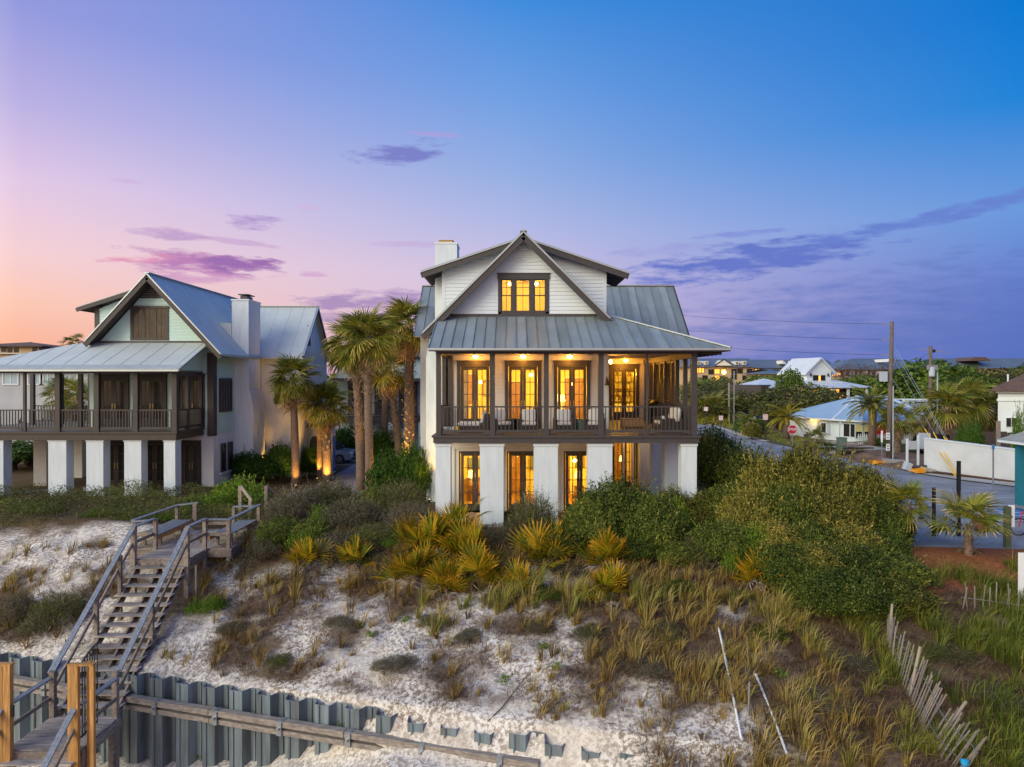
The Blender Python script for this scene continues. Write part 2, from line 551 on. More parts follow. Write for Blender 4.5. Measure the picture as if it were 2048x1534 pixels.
# ------------------------------------------------------------------ terrain
def vnoise(x, y, seed=0):
    x = np.asarray(x, float); y = np.asarray(y, float)
    xi = np.floor(x); yi = np.floor(y)
    fx = x - xi; fy = y - yi
    fx = fx * fx * (3 - 2 * fx); fy = fy * fy * (3 - 2 * fy)
    def h(a, b):
        s = np.sin(a * 127.1 + b * 311.7 + seed * 74.7) * 43758.5453
        return s - np.floor(s)
    return (h(xi, yi) * (1 - fx) + h(xi + 1, yi) * fx) * (1 - fy) + (h(xi, yi + 1) * (1 - fx) + h(xi + 1, yi + 1) * fx) * fy

def fbm(x, y, seed=0, o=4):
    t = 0; a = .5
    for i in range(o):
        t = t + a * vnoise(np.asarray(x) * 2 ** i, np.asarray(y) * 2 ** i, seed + i * 13)
        a *= .5
    return t / (1 - .5 ** o)

def Yw(x):
    return 17.15 - .3 * np.clip(x, -32, 14)

def Yc(x):
    return np.interp(x, [-40, -20, -12, -5, 0, 6, 12, 20, 60], [31, 29.5, 27.6, 26.6, 26.8, 26.0, 25.0, 23.6, 23.0])

def height(x, y, noise=True):
    x = np.asarray(x, float); y = np.asarray(y, float)
    yw, yc = Yw(x), Yc(x)
    zc = np.interp(x, [-16, -12.5], [.30, 0.0])
    zw = np.interp(x, [-30, -9, -4, 0, 4, 10], [-2.70, -2.66, -2.50, -2.42, -2.34, -2.28])
    t = np.clip((y - yw) / (yc - yw), 0, 1)
    up = zw + (zc - zw) * (.7 * t + .3 * np.sin(t * math.pi / 2))
    zb = np.interp(x, [-16, -9.5, -6.5, -5, -4, -3, -2, 0, 4.5], [-5.3, -4.9, -4.3, -3.6, -2.9, -2.5, -2.43, -2.40, -2.33])
    d = yw + .2 - y
    dn = np.maximum(zb - np.interp(x, [-6, -4, 1.5, 3], [0, 1.0, 1.15, .2]) * np.minimum(d, .66) - np.interp(x, [-2, 4], [.14, .30]) * d, -9)
    z = np.where(y > yw + .2, up, dn)
    if noise:
        amp = np.clip((yc + .3 - y) / 2.0, 0, 1)
        n = (fbm(x * .55, y * .55, 3) - .5) * .42 + (fbm(x * 1.9, y * 1.9, 5, 3) - .5) * .20 + (fbm(x * 6, y * 6, 9, 2) - .5) * .07
        nearwall = np.clip((y - yw - .2) / 1.5, .35, 1)
        z = z + n * amp * np.where(y > yw + .2, nearwall, .6)
    return z

def hz(x, y):
    return float(height(x, y))

xs = np.concatenate([[-1500, -800, -400, -200, -120, -80, -60, -45, -36, -30, -26, -23, -21], np.arange(-20, 17.01, .16),
                     [18, 19, 20, 22, 24, 27, 30, 34, 40, 50, 70, 100, 160, 300, 600, 1500]])
ss = np.concatenate([[-300, -120, -60, -30, -18, -12, -9], np.arange(-7, .1, .18), [.19, .215], np.arange(.35, 10.5, .15),
                     [10.8, 11.2, 11.6, 12, 12.5, 13, 14, 15, 16, 18, 20, 25, 30, 40, 60, 90, 140, 220, 400, 800, 2500]])
GX, GS = np.meshgrid(xs, ss)
GY = GS + Yw(GX)
GZ = height(GX, GY)
nv = GX.size
me = bpy.data.meshes.new('dune_ground')
me.vertices.add(nv)
me.vertices.foreach_set('co', np.stack([GX, GY, GZ], -1).astype(np.float32).ravel())
ny, nx = GX.shape
idx = np.arange(nv).reshape(ny, nx)
q = np.stack([idx[:-1, :-1], idx[:-1, 1:], idx[1:, 1:], idx[1:, :-1]], -1).reshape(-1, 4)

def set_quads(me, q):
    me.loops.add(q.size)
    me.loops.foreach_set('vertex_index', q.astype(np.int32).ravel())
    me.polygons.add(len(q))
    me.polygons.foreach_set('loop_start', (np.arange(len(q)) * 4).astype(np.int32))
    me.update(calc_edges=True)

set_quads(me, q)
me.polygons.foreach_set('use_smooth', [True] * len(q))
# where bare sand, leaf-litter soil or red pine straw lies
def zone_sand(x, y):
    s = np.clip((Yc(x) - 2.2 - y) / 1.8 + (fbm(x * .8, y * .8, 21) - .5) * 3.0, 0, 1)
    right = np.clip((x - 4.2 - (y - 17) * .1) / 4.2 + (fbm(x * .6, y * .6, 25) - .5) * 1.6, 0, 1)
    s = s * (1 - right * .93)
    s = np.maximum(s, np.clip((-17.2 + 30 - y) * 0, 0, 1))
    return s
def mats(x, y):
    """where dead vines and grass mat over the sand"""
    d = np.interp(x, [-18, -12, -6, 0, 6], [.07, .08, .11, .14, .17])
    d = d - np.where(x < -12.5, np.clip((y - 24.5) * .09, 0, .2), 0)
    return np.clip((fbm(x * .62, y * .85, 75, 4) + d - .50) * 6, 0, 1)
def zone_straw(x, y):
    return np.clip((x - 12.6) / .8, 0, 1) * np.clip((y - 21.2 + (fbm(x * .7, y * .7, 31) - .5) * 3) / .8, 0, 1) * np.clip((29 - y) / .5, 0, 1)
zs = me.attributes.new('sand', 'FLOAT', 'POINT')
sandv = zone_sand(GX, GY)
sandv = np.where(GX < -9.8, np.maximum(sandv, np.clip((28.9 - GY) / .8 + (fbm(GX, GY, 41) - .5) * 1.2, 0, 1)), sandv)
sandv = sandv * (1 - .85 * mats(GX, GY) * (GY > Yw(GX) + .5))
zs.data.foreach_set('value', sandv.astype(np.float32).ravel())
zt = me.attributes.new('straw', 'FLOAT', 'POINT')
zt.data.foreach_set('value', zone_straw(GX, GY).astype(np.float32).ravel())

def ground_mat():
    m, nt, N, Lk, B = newmat('dune_sand_and_soil')
    t = N.new('ShaderNodeTexCoord')
    def noise(s, d=6, rough=.6):
        n = N.new('ShaderNodeTexNoise')
        n.inputs['Scale'].default_value = s
        n.inputs['Detail'].default_value = d
        n.inputs['Roughness'].default_value = rough
        Lk.new(t.outputs['Object'], n.inputs['Vector'])
        return n.outputs[0]
    def ramp(f, st):
        r = N.new('ShaderNodeValToRGB')
        e = r.color_ramp.elements
        while len(e) < len(st):
            e.new(.5)
        for el, (p, c) in zip(e, st):
            el.position = p
            el.color = (*c, 1)
        Lk.new(f, r.inputs[0])
        return r.outputs[0]
    def mix(f, a, b):
        x = N.new('ShaderNodeMix')
        x.data_type = 'RGBA'
        Lk.new(f, x.inputs[0]); Lk.new(a, x.inputs[6]); Lk.new(b, x.inputs[7])
        return x.outputs[2]
    def attr(n):
        a = N.new('ShaderNodeAttribute')
        a.attribute_name = n
        return a.outputs['Fac']
    sand = ramp(noise(1.1), [(.3, (.54, .46, .38)), (.5, (.70, .635, .56)), (.75, (.77, .73, .68))])
    # thin dark plant litter lying in the sand
    lit = ramp(noise(9.0, 9, .72), [(.46, (1, 1, 1)), (.54, (.46, .40, .36)), (.66, (.24, .19, .16))])
    ml = N.new('ShaderNodeMix')
    ml.data_type = 'RGBA'
    ml.blend_type = 'MULTIPLY'
    Lk.new(ramp(noise(.55, 4), [(.34, (.35, .35, .35)), (.56, (1, 1, 1))]), ml.inputs[0])
    Lk.new(sand, ml.inputs[6]); Lk.new(lit, ml.inputs[7])
    soil = ramp(noise(3.0, 9, .7), [(.3, (.040, .024, .014)), (.5, (.13, .080, .046)), (.65, (.12, .10, .034)), (.8, (.30, .21, .14))])
    straw = ramp(noise(7.0, 9, .75), [(.3, (.10, .036, .016)), (.55, (.27, .095, .038)), (.8, (.40, .19, .085))])
    c = mix(attr('straw'), soil, straw)
    c = mix(attr('sand'), c, ml.outputs[2])
    Lk.new(c, B.inputs['Base Color'])
    B.inputs['Roughness'].default_value = .95
    B.inputs['Specular IOR Level'].default_value = .15
    bp = N.new('ShaderNodeBump')
    bp.inputs['Strength'].default_value = .55
    bp.inputs['Distance'].default_value = .06
    vo = N.new('ShaderNodeTexVoronoi')
    vo.feature = 'SMOOTH_F1'
    vo.inputs['Scale'].default_value = 2.6
    Lk.new(t.outputs['Object'], vo.inputs['Vector'])
    hm = N.new('ShaderNodeMath')
    hm.operation = 'MULTIPLY_ADD'
    Lk.new(vo.outputs['Distance'], hm.inputs[0])
    hm.inputs[1].default_value = .45
    Lk.new(noise(5.5, 9, .65), hm.inputs[2])
    Lk.new(hm.outputs[0], bp.inputs['Height'])
    Lk.new(bp.outputs[0], B.inputs['Normal'])
    return m
me.materials.append(ground_mat())
gro = bpy.data.objects.new('ground', me)
col.objects.link(gro)
ORG[gro] = Vector((0, 0, 0))
structure(gro, 'pale sand dune sloping down to the beach with soil inland')

def sheet(name, pts, z, mat, label, th=.0):
    mb = MB()
    mb.add([(x, y, z) for x, y in pts], [tuple(range(len(pts)))])
    return structure(mb.build(name, mat), label)

sheet('road', [(14.6, 25.6), (20.4, 25.0), (29.0, 24.0), (46, 23.6), (46, 38.2), (29.5, 38.4), (27.2, 42.3), (26.4, 45.0), (26.2, 50.5),
               (25.4, 58.2), (25.4, 62.3), (24.8, 69.4), (24.6, 76), (26.4, 92.8), (24.5, 108), (10, 120), (2, 120), (2, 112), (14, 106), (19.2, 95),
               (18.6, 76), (18.2, 60), (17.2, 45), (15.8, 34)], .006, M['asphalt'], 'grey asphalt road and parking lot running inland past the houses')
sheet('pavement', [(29.4, 38.5), (46, 38.3), (46, 39.9), (30.4, 40.1), (28.2, 43.6), (27.1, 45.4), (26.5, 45.2), (27.3, 42.4)], .05, M['concrete'], 'pale concrete pavement along the foot of the white boundary wall')
M['lawn'] = pm('lawn', (.085, .115, .022), .9, .5, 2.5, .4, c2=(.035, .050, .012), bscale=60)
M['dirt'] = pm('orange_dirt', (.26, .145, .085), .95, .5, .9, .5, c2=(.10, .065, .05), bscale=12)
M['sandpath'] = pm('sandy_shoulder', (.50, .45, .40), .95, .3, .8, .3)
sheet('lawn', [(25.6, 63.5), (30.9, 60.5), (31.2, 66.5), (31.5, 70), (30.5, 77), (33, 98), (27.8, 98), (25.9, 76), (25.6, 69.4)], .012, M['lawn'], 'bright green lawn beyond the road in front of the white gate')
sheet('lawn', [(33.6, 59.3), (44, 58), (44, 66.6), (33.6, 66.2)], .012, M['lawn'], 'small green lawn before the white picket fence')
sheet('lawn', [(31.5, 48.5), (46, 43.6), (60, 43.6), (60, 56), (34, 56)], .012, M['lawn'], 'green lawn behind the white boundary wall')
sheet('sand_shoulder', [(24.9, 69.4), (25.6, 69.4), (25.9, 76), (27.8, 98), (26.4, 108), (25.0, 108), (26.5, 92.8), (24.7, 76)], .018, M['sandpath'], 'pale sandy shoulder along the far side of the road')
sheet('dirt', [(26.3, 50.4), (26.5, 45.6), (27.0, 46.0), (31, 47.6), (33.4, 56), (33.4, 60.2), (25.5, 63.3), (25.5, 58.2)], .010, M['dirt'], 'torn up orange dirt of the roadside building site')
sheet('path', [(28.5, 63.8), (31.0, 60.8), (33.4, 61.2), (33.2, 67), (31.6, 70.5), (29.8, 68)], .022, M['concrete'], 'pale driveway leading to the white gate')
M['brickpave'] = pm('brick_drive', (.33, .29, .31), .8, .3, 1.2, .4, bscale=30)
sheet('driveway', [(-12.4, 35.5), (-7.4, 35.0), (-7.2, 60), (-16.5, 60), (-16.5, 50.3), (-11.4, 50.3), (-11.4, 40)], .010, M['brickpave'], 'grey paved driveway between the two beach houses')
sheet('parking_bay_marking', [(21.7, 31.0), (24.1, 31.0), (24.1, 33.2), (21.7, 33.2)], .012, M['bluepaint'], 'blue painted square of the accessible parking bay')
mb = MB()
for a, b in (((22.6, 32.8), (22.7, 32.1)), ((22.7, 32.1), (23.3, 32.1)), ((23.3, 32.1), (23.55, 31.5)), ((22.4, 32.2), (22.3, 31.7)), ((22.3, 31.7), (22.7, 31.35)), ((22.7, 31.35), (23.2, 31.6))):
    d = Vector((b[0] - a[0], b[1] - a[1], 0)).normalized()
    n = Vector((-d.y, d.x, 0)) * .06
    mb.add([(a[0] + n.x, a[1] + n.y, .018), (a[0] - n.x, a[1] - n.y, .018), (b[0] - n.x, b[1] - n.y, .018), (b[0] + n.x, b[1] + n.y, .018)], [(0, 1, 2, 3)])
structure(mb.build('wheelchair_marking', M['paint']), 'white wheelchair symbol on the blue painted parking square')
mb = MB()
for x0, y0, x1, y1, w in ((20.4, 30.4, 27, 30.0, .10), (20.4, 34.2, 27.4, 34.0, .10), (24.0, 36.2, 33, 36.6, .10), (20.3, 54, 23, 54.5, .35), (22.3, 80, 23.0, 80.2, .4)):
    d = Vector((x1 - x0, y1 - y0, 0)).normalized()
    n = Vector((-d.y, d.x, 0)) * w / 2
    mb.add([(x0 + n.x, y0 + n.y, .0105), (x0 - n.x, y0 - n.y, .0105), (x1 - n.x, y1 - n.y, .0105), (x1 + n.x, y1 + n.y, .0105)], [(0, 1, 2, 3)])
structure(mb.build('road_marking', M['paint']), 'worn white lines painted on the parking lot')

# ------------------------------------------------------------------ building helpers
def wall_open(mb, x0, x1, z0, z1, y0, y1, ops):
    """wall in XZ between y0 and y1, with rectangular openings (xa, xb, za, zb)"""
    X = sorted({x0, x1, *[o[0] for o in ops], *[o[1] for o in ops]})
    Z = sorted({z0, z1, *[o[2] for o in ops], *[o[3] for o in ops]})
    X = [x for x in X if x0 <= x <= x1]; Z = [z for z in Z if z0 <= z <= z1]
    for xa, xb in zip(X, X[1:]):
        run = None
        for za, zb in zip(Z, Z[1:]):
            xm, zm = (xa + xb) / 2, (za + zb) / 2
            solid = not any(o[0] < xm < o[1] and o[2] < zm < o[3] for o in ops)
            if solid:
                run = [za, zb] if run is None else [run[0], zb]
            elif run:
                mb.box(xa, xb, y0, y1, *run); run = None
        if run:
            mb.box(xa, xb, y0, y1, *run)
    return mb

def laps(mb, y, z0, z1, left, right, ops=(), h=.165, t=.032, axis='y', sgn=-1):
    """lap boards on a wall face: left(z), right(z) bound each course; openings are skipped"""
    n = max(1, round((z1 - z0) / h))
    h = (z1 - z0) / n
    for i in range(n):
        za, zb = z0 + i * h, z0 + (i + 1) * h
        l0, r0, l1, r1 = left(za), right(za), left(zb), right(zb)
        cuts = sorted([(o[0], o[1]) for o in ops if o[2] < zb - .02 and o[3] > za + .02])
        segs = []
        a0, a1 = l0, l1
        for c0, c1 in cuts:
            segs.append((a0, c0, a1, c0)); a0 = a1 = c1
        segs.append((a0, r0, a1, r1))
        for p, q_, r_, s_ in segs:
            if q_ - p < .03 and s_ - r_ < .03:
                continue
            q_, s_ = max(q_, p + .002), max(s_, r_ + .002)
            pts = [(p, y, za), (q_, y, za), (s_, y, zb), (r_, y, zb), (p, y + sgn * t, za), (q_, y + sgn * t, za), (s_, y + sgn * .004, zb), (r_, y + sgn * .004, zb)]
            if axis == 'x':
                pts = [(b, a, c) for a, b, c in pts]
            mb.add(pts, [(4, 5, 6, 7), (0, 1, 5, 4), (0, 4, 7, 3), (1, 2, 6, 5)])
    return mb

def panels(parent, name, O, S, T, edges, tb, tt, mat, rib=.045, th=.03, pname='roof_panel'):
    """standing seam panels on the plane O + s S + t T, each with its raised seam"""
    O, S, T = Vector(O), Vector(S).normalized(), Vector(T).normalized()
    Nn = S.cross(T).normalized()
    if Nn.z < 0:
        Nn = -Nn
    holder = None
    for k, (a, b) in enumerate(zip(edges, edges[1:])):
        ta0, ta1, tb0, tb1 = tb(a), tt(a), tb(b), tt(b)
        if ta1 - ta0 < .02 and tb1 - tb0 < .02:
            continue
        g = .004
        p = [O + S * (a + g) + T * ta0, O + S * (b - g) + T * tb0, O + S * (b - g) + T * max(tb1, tb0 + .005), O + S * (a + g) + T * max(ta1, ta0 + .005)]
        mb = MB()
        mb.prism(p, Nn * th)
        if ta1 - ta0 > .05:
            mb.bar(p[0] + Nn * (th + rib / 2 - .004) + S * .012, p[3] + Nn * (th + rib / 2 - .004) + S * .012, .024, rib, up=Nn)
        mb.build(pname, mat, parent)

def door_leaf_parts(dp, cx, y, z0, z1, w, mat, lw=.66, gap=.0, glass=None, rows=4, gbot=.44, gtop=.15, handles=True, stile=.13, sgn=-1):
    """two glazed leaves in the frame part dp (sub-parts: door_leaf, pane, handle)"""
    glass = glass or M['glass']
    gw = lw - 2 * stile
    pane = MB().box(-gw / 4 + .012, gw / 4 - .012, -.006, .006, 0, (z1 - z0 - gbot - gtop) / rows - .024).mesh('pane', glass)
    for sd in (-1, 1):
        xc = cx + sd * lw / 2
        mb = MB()
        x0, x1 = xc - lw / 2 + .004, xc + lw / 2 - .004
        mb.box(x0, x0 + stile, y - .022, y + .022, z0, z1).box(x1 - stile, x1, y - .022, y + .022, z0, z1)
        mb.box(x0 + stile, x1 - stile, y - .022, y + .022, z0, z0 + gbot).box(x0 + stile, x1 - stile, y - .022, y + .022, z1 - gtop, z1)
        mb.box(xc - .017, xc + .017, y - .016, y + .016, z0 + gbot, z1 - gtop)
        gh = (z1 - gtop - z0 - gbot) / rows
        for r in range(1, rows):
            zz_ = z0 + gbot + r * gh
            for s2 in (-1, 1):
                mb.box(xc + s2 * gw / 4 - gw / 4 + .012, xc + s2 * gw / 4 + gw / 4 - .012, y - .016, y + .016, zz_ - .016, zz_ + .016)
        mb.build('door_leaf', mat, dp)
        for r in range(rows):
            for s2 in (-1, 1):
                inst('pane', pane, dp, (xc + s2 * gw / 4, y, z0 + gbot + r * gh + .012))
        if handles:
            hx = cx + sd * .075
            h = MB()
            h.box(hx - .018, hx + .018, y - .032, y - .022, z0 + .95, z0 + 1.28)
            h.tube((hx, y - .065, z0 + .98), (hx, y - .065, z0 + 1.25), .010, n=6)
            h.bar((hx, y - .03, z0 + 1.0), (hx, y - .065, z0 + 1.0), .014).bar((hx, y - .03, z0 + 1.23), (hx, y - .065, z0 + 1.23), .014)
            h.build('handle', M['brass'], dp)

def french_door(house, cx, y, z0, z1, mat, trimw=.15, head=.24, lw=.66, trim=True, glass=None, name='french_door', **kw):
    """frame + head trim (part), with its leaves, panes and handles (sub-parts)"""
    mb = MB()
    hw = lw + .02
    if trim:
        mb.box(cx - hw - trimw, cx - hw, y - .05, y + .06, z0, z1)
        mb.box(cx + hw, cx + hw + trimw, y - .05, y + .06, z0, z1)
        mb.box(cx - hw - trimw - .01, cx + hw + trimw + .01, y - .062, y + .06, z1, z1 + head)
        mb.box(cx - hw - trimw - .06, cx + hw + trimw + .06, y - .10, y + .05, z1 + head, z1 + head + .05)
    else:
        mb.box(cx - hw - .07, cx - hw, y - .01, y + .06, z0, z1 + .07).box(cx + hw, cx + hw + .07, y - .01, y + .06, z0, z1 + .07)
        mb.box(cx - hw, cx + hw, y - .01, y + .06, z1, z1 + .07)
    mb.box(cx - hw, cx + hw, y - .02, y + .08, z0 - .0, z0 + .03)
    d = mb.build(name, mat, house)
    door_leaf_parts(d, cx, y + .02, z0 + .032, z1 - .004, 2 * hw, mat, lw, glass=glass, **kw)
    return d

def simple_window(house, cx, y, z0, z1, w, mat, cols=2, rows=2, fr=.09, glass=None, name='window', depth=.05, axis='y', sgn=-1):
    """frame part with muntins, panes as sub-parts"""
    glass = glass or M['dglass']
    def P(x0, x1, ya, yb, za, zb):
        ya, yb = y + sgn * ya, y + sgn * yb
        ya, yb = min(ya, yb), max(ya, yb)
        return (x0, x1, ya, yb, za, zb) if axis == 'y' else (ya, yb, x0, x1, za, zb)
    mb = MB()
    mb.box(*P(cx - w / 2, cx - w / 2 + fr, -.02, depth, z0, z1)).box(*P(cx + w / 2 - fr, cx + w / 2, -.02, depth, z0, z1))
    mb.box(*P(cx - w / 2 + fr, cx + w / 2 - fr, -.02, depth, z0, z0 + fr)).box(*P(cx - w / 2 + fr, cx + w / 2 - fr, -.02, depth, z1 - fr, z1))
    gx0, gz0 = cx - w / 2 + fr, z0 + fr
    gw, gh = (w - 2 * fr) / cols, (z1 - z0 - 2 * fr) / rows
    for c in range(1, cols):
        mb.box(*P(gx0 + c * gw - .014, gx0 + c * gw + .014, 0, depth * .7, gz0, z1 - fr))
    for r in range(1, rows):
        for c in range(cols):
            mb.box(*P(gx0 + c * gw + .014, gx0 + (c + 1) * gw - .014, 0, depth * .7, gz0 + r * gh - .014, gz0 + r * gh + .014))
    f = mb.build(name, mat, house)
    for r in range(rows):
        for c in range(cols):
            MB().box(*P(gx0 + c * gw + .014, gx0 + (c + 1) * gw - .014, .002, .012, gz0 + r * gh + .014, gz0 + (r + 1) * gh - .014)).build('pane', glass, f)
    return f

def railing(house, a, b, zb, zt, mat, n, bal=.034, arch=True, top=.09, low=.10):
    """railing part between two points; each baluster a sub-part"""
    a, b = Vector((*a, 0)), Vector((*b, 0))
    d = (b - a)
    L = d.length
    d.normalize()
    up = Vector((0, 0, 1))
    mb = MB()
    mb.bar(a + up * (zt - .03), b + up * (zt - .03), top, .06)
    mb.bar(a + up * (zb + .12 + low / 2 + .0), b + up * (zb + .12 + low / 2), .05, low)
    if arch:
        for e, s in ((a, 1), (b, -1)):
            mb.prism([e + up * (zb + .02), e + d * s * .32 + up * (zb + .118), e + up * (zb + .118)], d.cross(up) * .04)
    r = mb.build('railing', mat, house)
    me_ = MB().box(-bal / 2, bal / 2, -bal / 2, bal / 2, zb + .12 + low, zt - .06).mesh('baluster', mat)
    for i in range(n):
        p = a + d * (L * (i + .5) / n)
        inst('baluster', me_, r, (p.x, p.y, 0), (0, 0, math.atan2(d.y, d.x)))
    return r
def plamp(name, loc, power, colr, size=.08, parent=None):
    l = bpy.data.lights.new(name, 'POINT')
    l.energy = power
    l.color = colr
    l.shadow_soft_size = size
    o = bpy.data.objects.new(name, l)
    col.objects.link(o)
    if parent is not None:
        o.parent = parent
        o.location = Vector(loc) - ORG[parent]
    else:
        o.location = loc
    return o
def spot(name, loc, to, power, colr, size, parent=None, blend=.6):
    l = bpy.data.lights.new(name, 'SPOT')
    l.energy = power
    l.color = colr
    l.spot_size = R(size)
    l.spot_blend = blend
    l.shadow_soft_size = .05
    o = bpy.data.objects.new(name, l)
    col.objects.link(o)
    o.rotation_euler = (Vector(to) - Vector(loc)).to_track_quat('-Z', 'Y').to_euler()
    if parent is not None:
        o.parent = parent
        o.location = Vector(loc) - ORG[parent]
    else:
        o.location = loc
    return o
WARM = (1.0, .55, .04)

# ------------------------------------------------------------------ main beach house
H = thing('beach_house', 'white three storey beach house with dark brown porch and glowing yellow windows', 'house', (2.2, 29, 0))
# terrace under the porch, tiled where it shows
MB().box(-3.25, 7.75, 28.7, 39.6, -.5, .0).build('terrace', M['concrete'], H)
tl = MB().box(-.195, .195, -.195, .195, 0, .022).mesh('tile', M['tile'])
for x0, x1, y0, y1 in ((3.9, 7.2, 36.4, 39.6), (-2.9, -.6, 28.9, 32.4), (1.6, 3.6, 30.4, 32.4)):
    for i in range(int((x1 - x0) / .4)):
        for j in range(int((y1 - y0) / .4)):
            inst('tile', tl, H, (x0 + .2 + i * .4, y0 + .2 + j * .4, .0), scl=(1, 1, 1 + random.uniform(-.2, .2)))
# ground columns
for x0, x1, y0 in ((-3.17, -2.55, 29), (-1.33, -.35, 29), (.91, 1.90, 29), (3.15, 4.16, 29), (7.02, 7.66, 29), (7.02, 7.62, 32.2), (7.02, 7.62, 35.5), (7.02, 7.62, 38.4)):
    mb = MB().box(x0, x1, y0, y0 + .62, -.3, 3.36)
    c = mb.build('column', M['stucco'], H)
    MB().box(x0 - .035, x1 + .035, y0 - .035, y0 + .655, 3.36, 3.47).build('column_cap', M['white'], c)
mb = MB().box(6.52, 6.66, 38.2, 38.34, 0, 3.47).box(5.95, 6.06, 37.6, 37.71, 0, 3.47)
mb.build('porch_support', M['cream'], H)
# deck band and floors
mb = MB().box(-3.25, 7.73, 28.86, 29.2, 3.5, 3.72).box(7.42, 7.73, 29.2, 39.7, 3.5, 3.72).box(-3.25, -2.95, 29.2, 32.4, 3.5, 3.72)
mb.build('deck_band', M['trim'], H)
mb = MB().box(-3.31, 7.79, 28.80, 29.25, 3.722, 3.81).box(7.40, 7.79, 29.25, 39.7, 3.722, 3.81).box(-3.31, -2.93, 29.25, 32.4, 3.722, 3.81)
mb.build('band_moulding', M['trim'], H)
MB().box(-2.95, 7.42, 29.2, 32.5, 3.56, 3.70).box(4.5, 7.42, 32.5, 39.7, 3.56, 3.70).build('lower_ceiling', M['ceil'], H)
fl = pm('porch_floor', (.16, .12, .09), .6, .3, 4, .1, stretch=(1, 8, 1))
for k in range(36):
    y0 = 29.25 + k * .29
    x0 = -2.92 if y0 < 32.3 else 4.55
    MB().box(x0, 7.40, y0 + .004, y0 + .286, 3.702, 3.83).build('floor_board', fl, H)
# walls with door openings
DX = (-1.72, .51, 2.79)
GXD = (-1.72, .51, 3.16)
FD, CD = 6.72, 2.72
ops1 = [(x - .70, x + .70, 3.83, FD) for x in DX]
ops0 = [(x - .76, x + .76, 0, CD + .07) for x in GXD]
mb = wall_open(MB(), -2.95, 4.46, 3.4, 7.25, 32.55, 32.72, ops1)
mb.build('porch_wall', M['cream'], H)
mb = laps(MB(), 32.55, 3.84, 7.22, lambda z: -2.75, lambda z: 4.24, [(x - .85, x + .85, 3.8, FD + .29) for x in DX])
mb.build('lap_siding', M['cream'], H, kind='stuff')
mb = MB().box(-2.97, -2.75, 32.44, 32.55, 3.84, 7.22)
mb.build('corner_board', M['trim'], H)
MB().box(4.24, 4.48, 32.44, 32.56, 3.84, 7.22).box(4.37, 4.48, 32.56, 32.8, 3.84, 7.22).build('corner_board', M['white'], H)
wall_open(MB(), -2.95, 4.46, -.2, 3.56, 32.55, 32.75, ops0).build('ground_wall', M['cream'], H)
for x in GXD:   # shallow plaster recess round the lower doors
    MB().box(x - 1.02, x - .94, 32.49, 32.55, 0, 2.98).box(x + .94, x + 1.02, 32.49, 32.55, 0, 2.98).box(x - .94, x + .94, 32.49, 32.55, 2.90, 2.98).build('door_surround', M['cream'], H)
MB().box(4.30, 4.46, 32.72, 39.7, -.2, 7.25).build('side_wall', M['cream'], H)
X4 = 6.35
ops4 = [(X4 - .70, X4 + .70, 3.83, FD), (X4 - .76, X4 + .76, 0, CD + .07)]
wall_open(MB(), 4.46, 8.0, -.2, 7.3, 39.7, 39.9, ops4).build('rear_porch_wall', M['cream'], H)
laps(MB(), 39.7, 3.84, 7.22, lambda z: 4.47, lambda z: 7.95, [(X4 - .85, X4 + .85, 3.8, FD + .29)]).build('lap_siding', M['cream'], H, kind='stuff')
for x in DX:
    french_door(H, x, 32.52, 3.83, FD, M['trim'])
french_door(H, X4, 39.68, 3.83, FD, M['trim'])
for x in GXD:
    french_door(H, x, 32.60, .03, CD, M['trim'], trim=False, gbot=.26)
french_door(H, X4, 39.74, .03, CD, M['trim'], trim=False, gbot=.26)
MB().box(7.42, 7.50, 39.6, 39.7, .55, .66).build('outlet_cover', M['dark'], H)
# porch posts, beams, rails
for x, w in ((-3.04, .20), (-.81, .21), (1.42, .20), (3.68, .22), (7.54, .24)):
    MB().box(x - w / 2, x + w / 2, 28.92, 28.92 + w, 3.81, 7.18).build('porch_post', M['trim'], H)
MB().box(5.545, 5.635, 28.96, 29.05, 3.81, 7.18).build('slim_post', M['trim'], H)
for y in (30.5, 32.0, 34.4, 36.9, 39.4):
    MB().box(7.46, 7.63, y - .09, y + .09, 3.81, 7.15).build('porch_post', M['trim'], H)
MB().box(-3.12, -2.96, 31.25, 31.41, 3.81, 7.15).build('porch_post', M['trim'], H)
MB().box(-3.15, 7.68, 28.93, 29.12, 7.181, 7.32).box(7.44, 7.65, 29.12, 39.7, 7.02, 7.27).box(-3.13, -2.95, 29.12, 32.44, 7.151, 7.27).build('porch_beam', M['trim'], H)
MB().box(-2.95, 7.44, 29.12, 32.5, 7.27, 7.33).box(4.5, 7.44, 32.5, 39.7, 7.27, 7.33).build('porch_ceiling', M['ceil'], H)
px_ = [-2.94, -.92, -.70, 1.31, 1.53, 3.56, 3.80, 5.54, 5.64, 7.41]
for a, b, n in ((0, 1, 12), (2, 3, 12), (4, 5, 12), (6, 7, 11), (8, 9, 11)):
    railing(H, (px_[a], 29.02), (px_[b], 29.02), 3.81, 5.02, M['trim'], n)
for a, b, n in ((29.2, 30.4, 7), (30.6, 31.9, 8), (32.1, 34.3, 12), (34.5, 36.8, 12), (37.0, 39.3, 12)):
    railing(H, (7.54, a), (7.54, b), 3.81, 5.02, M['trim'], n)
railing(H, (-3.04, 29.15), (-3.04, 31.24), 3.81, 5.02, M['trim'], 11)
railing(H, (-3.04, 31.42), (-3.04, 32.4), 3.81, 5.02, M['trim'], 6)
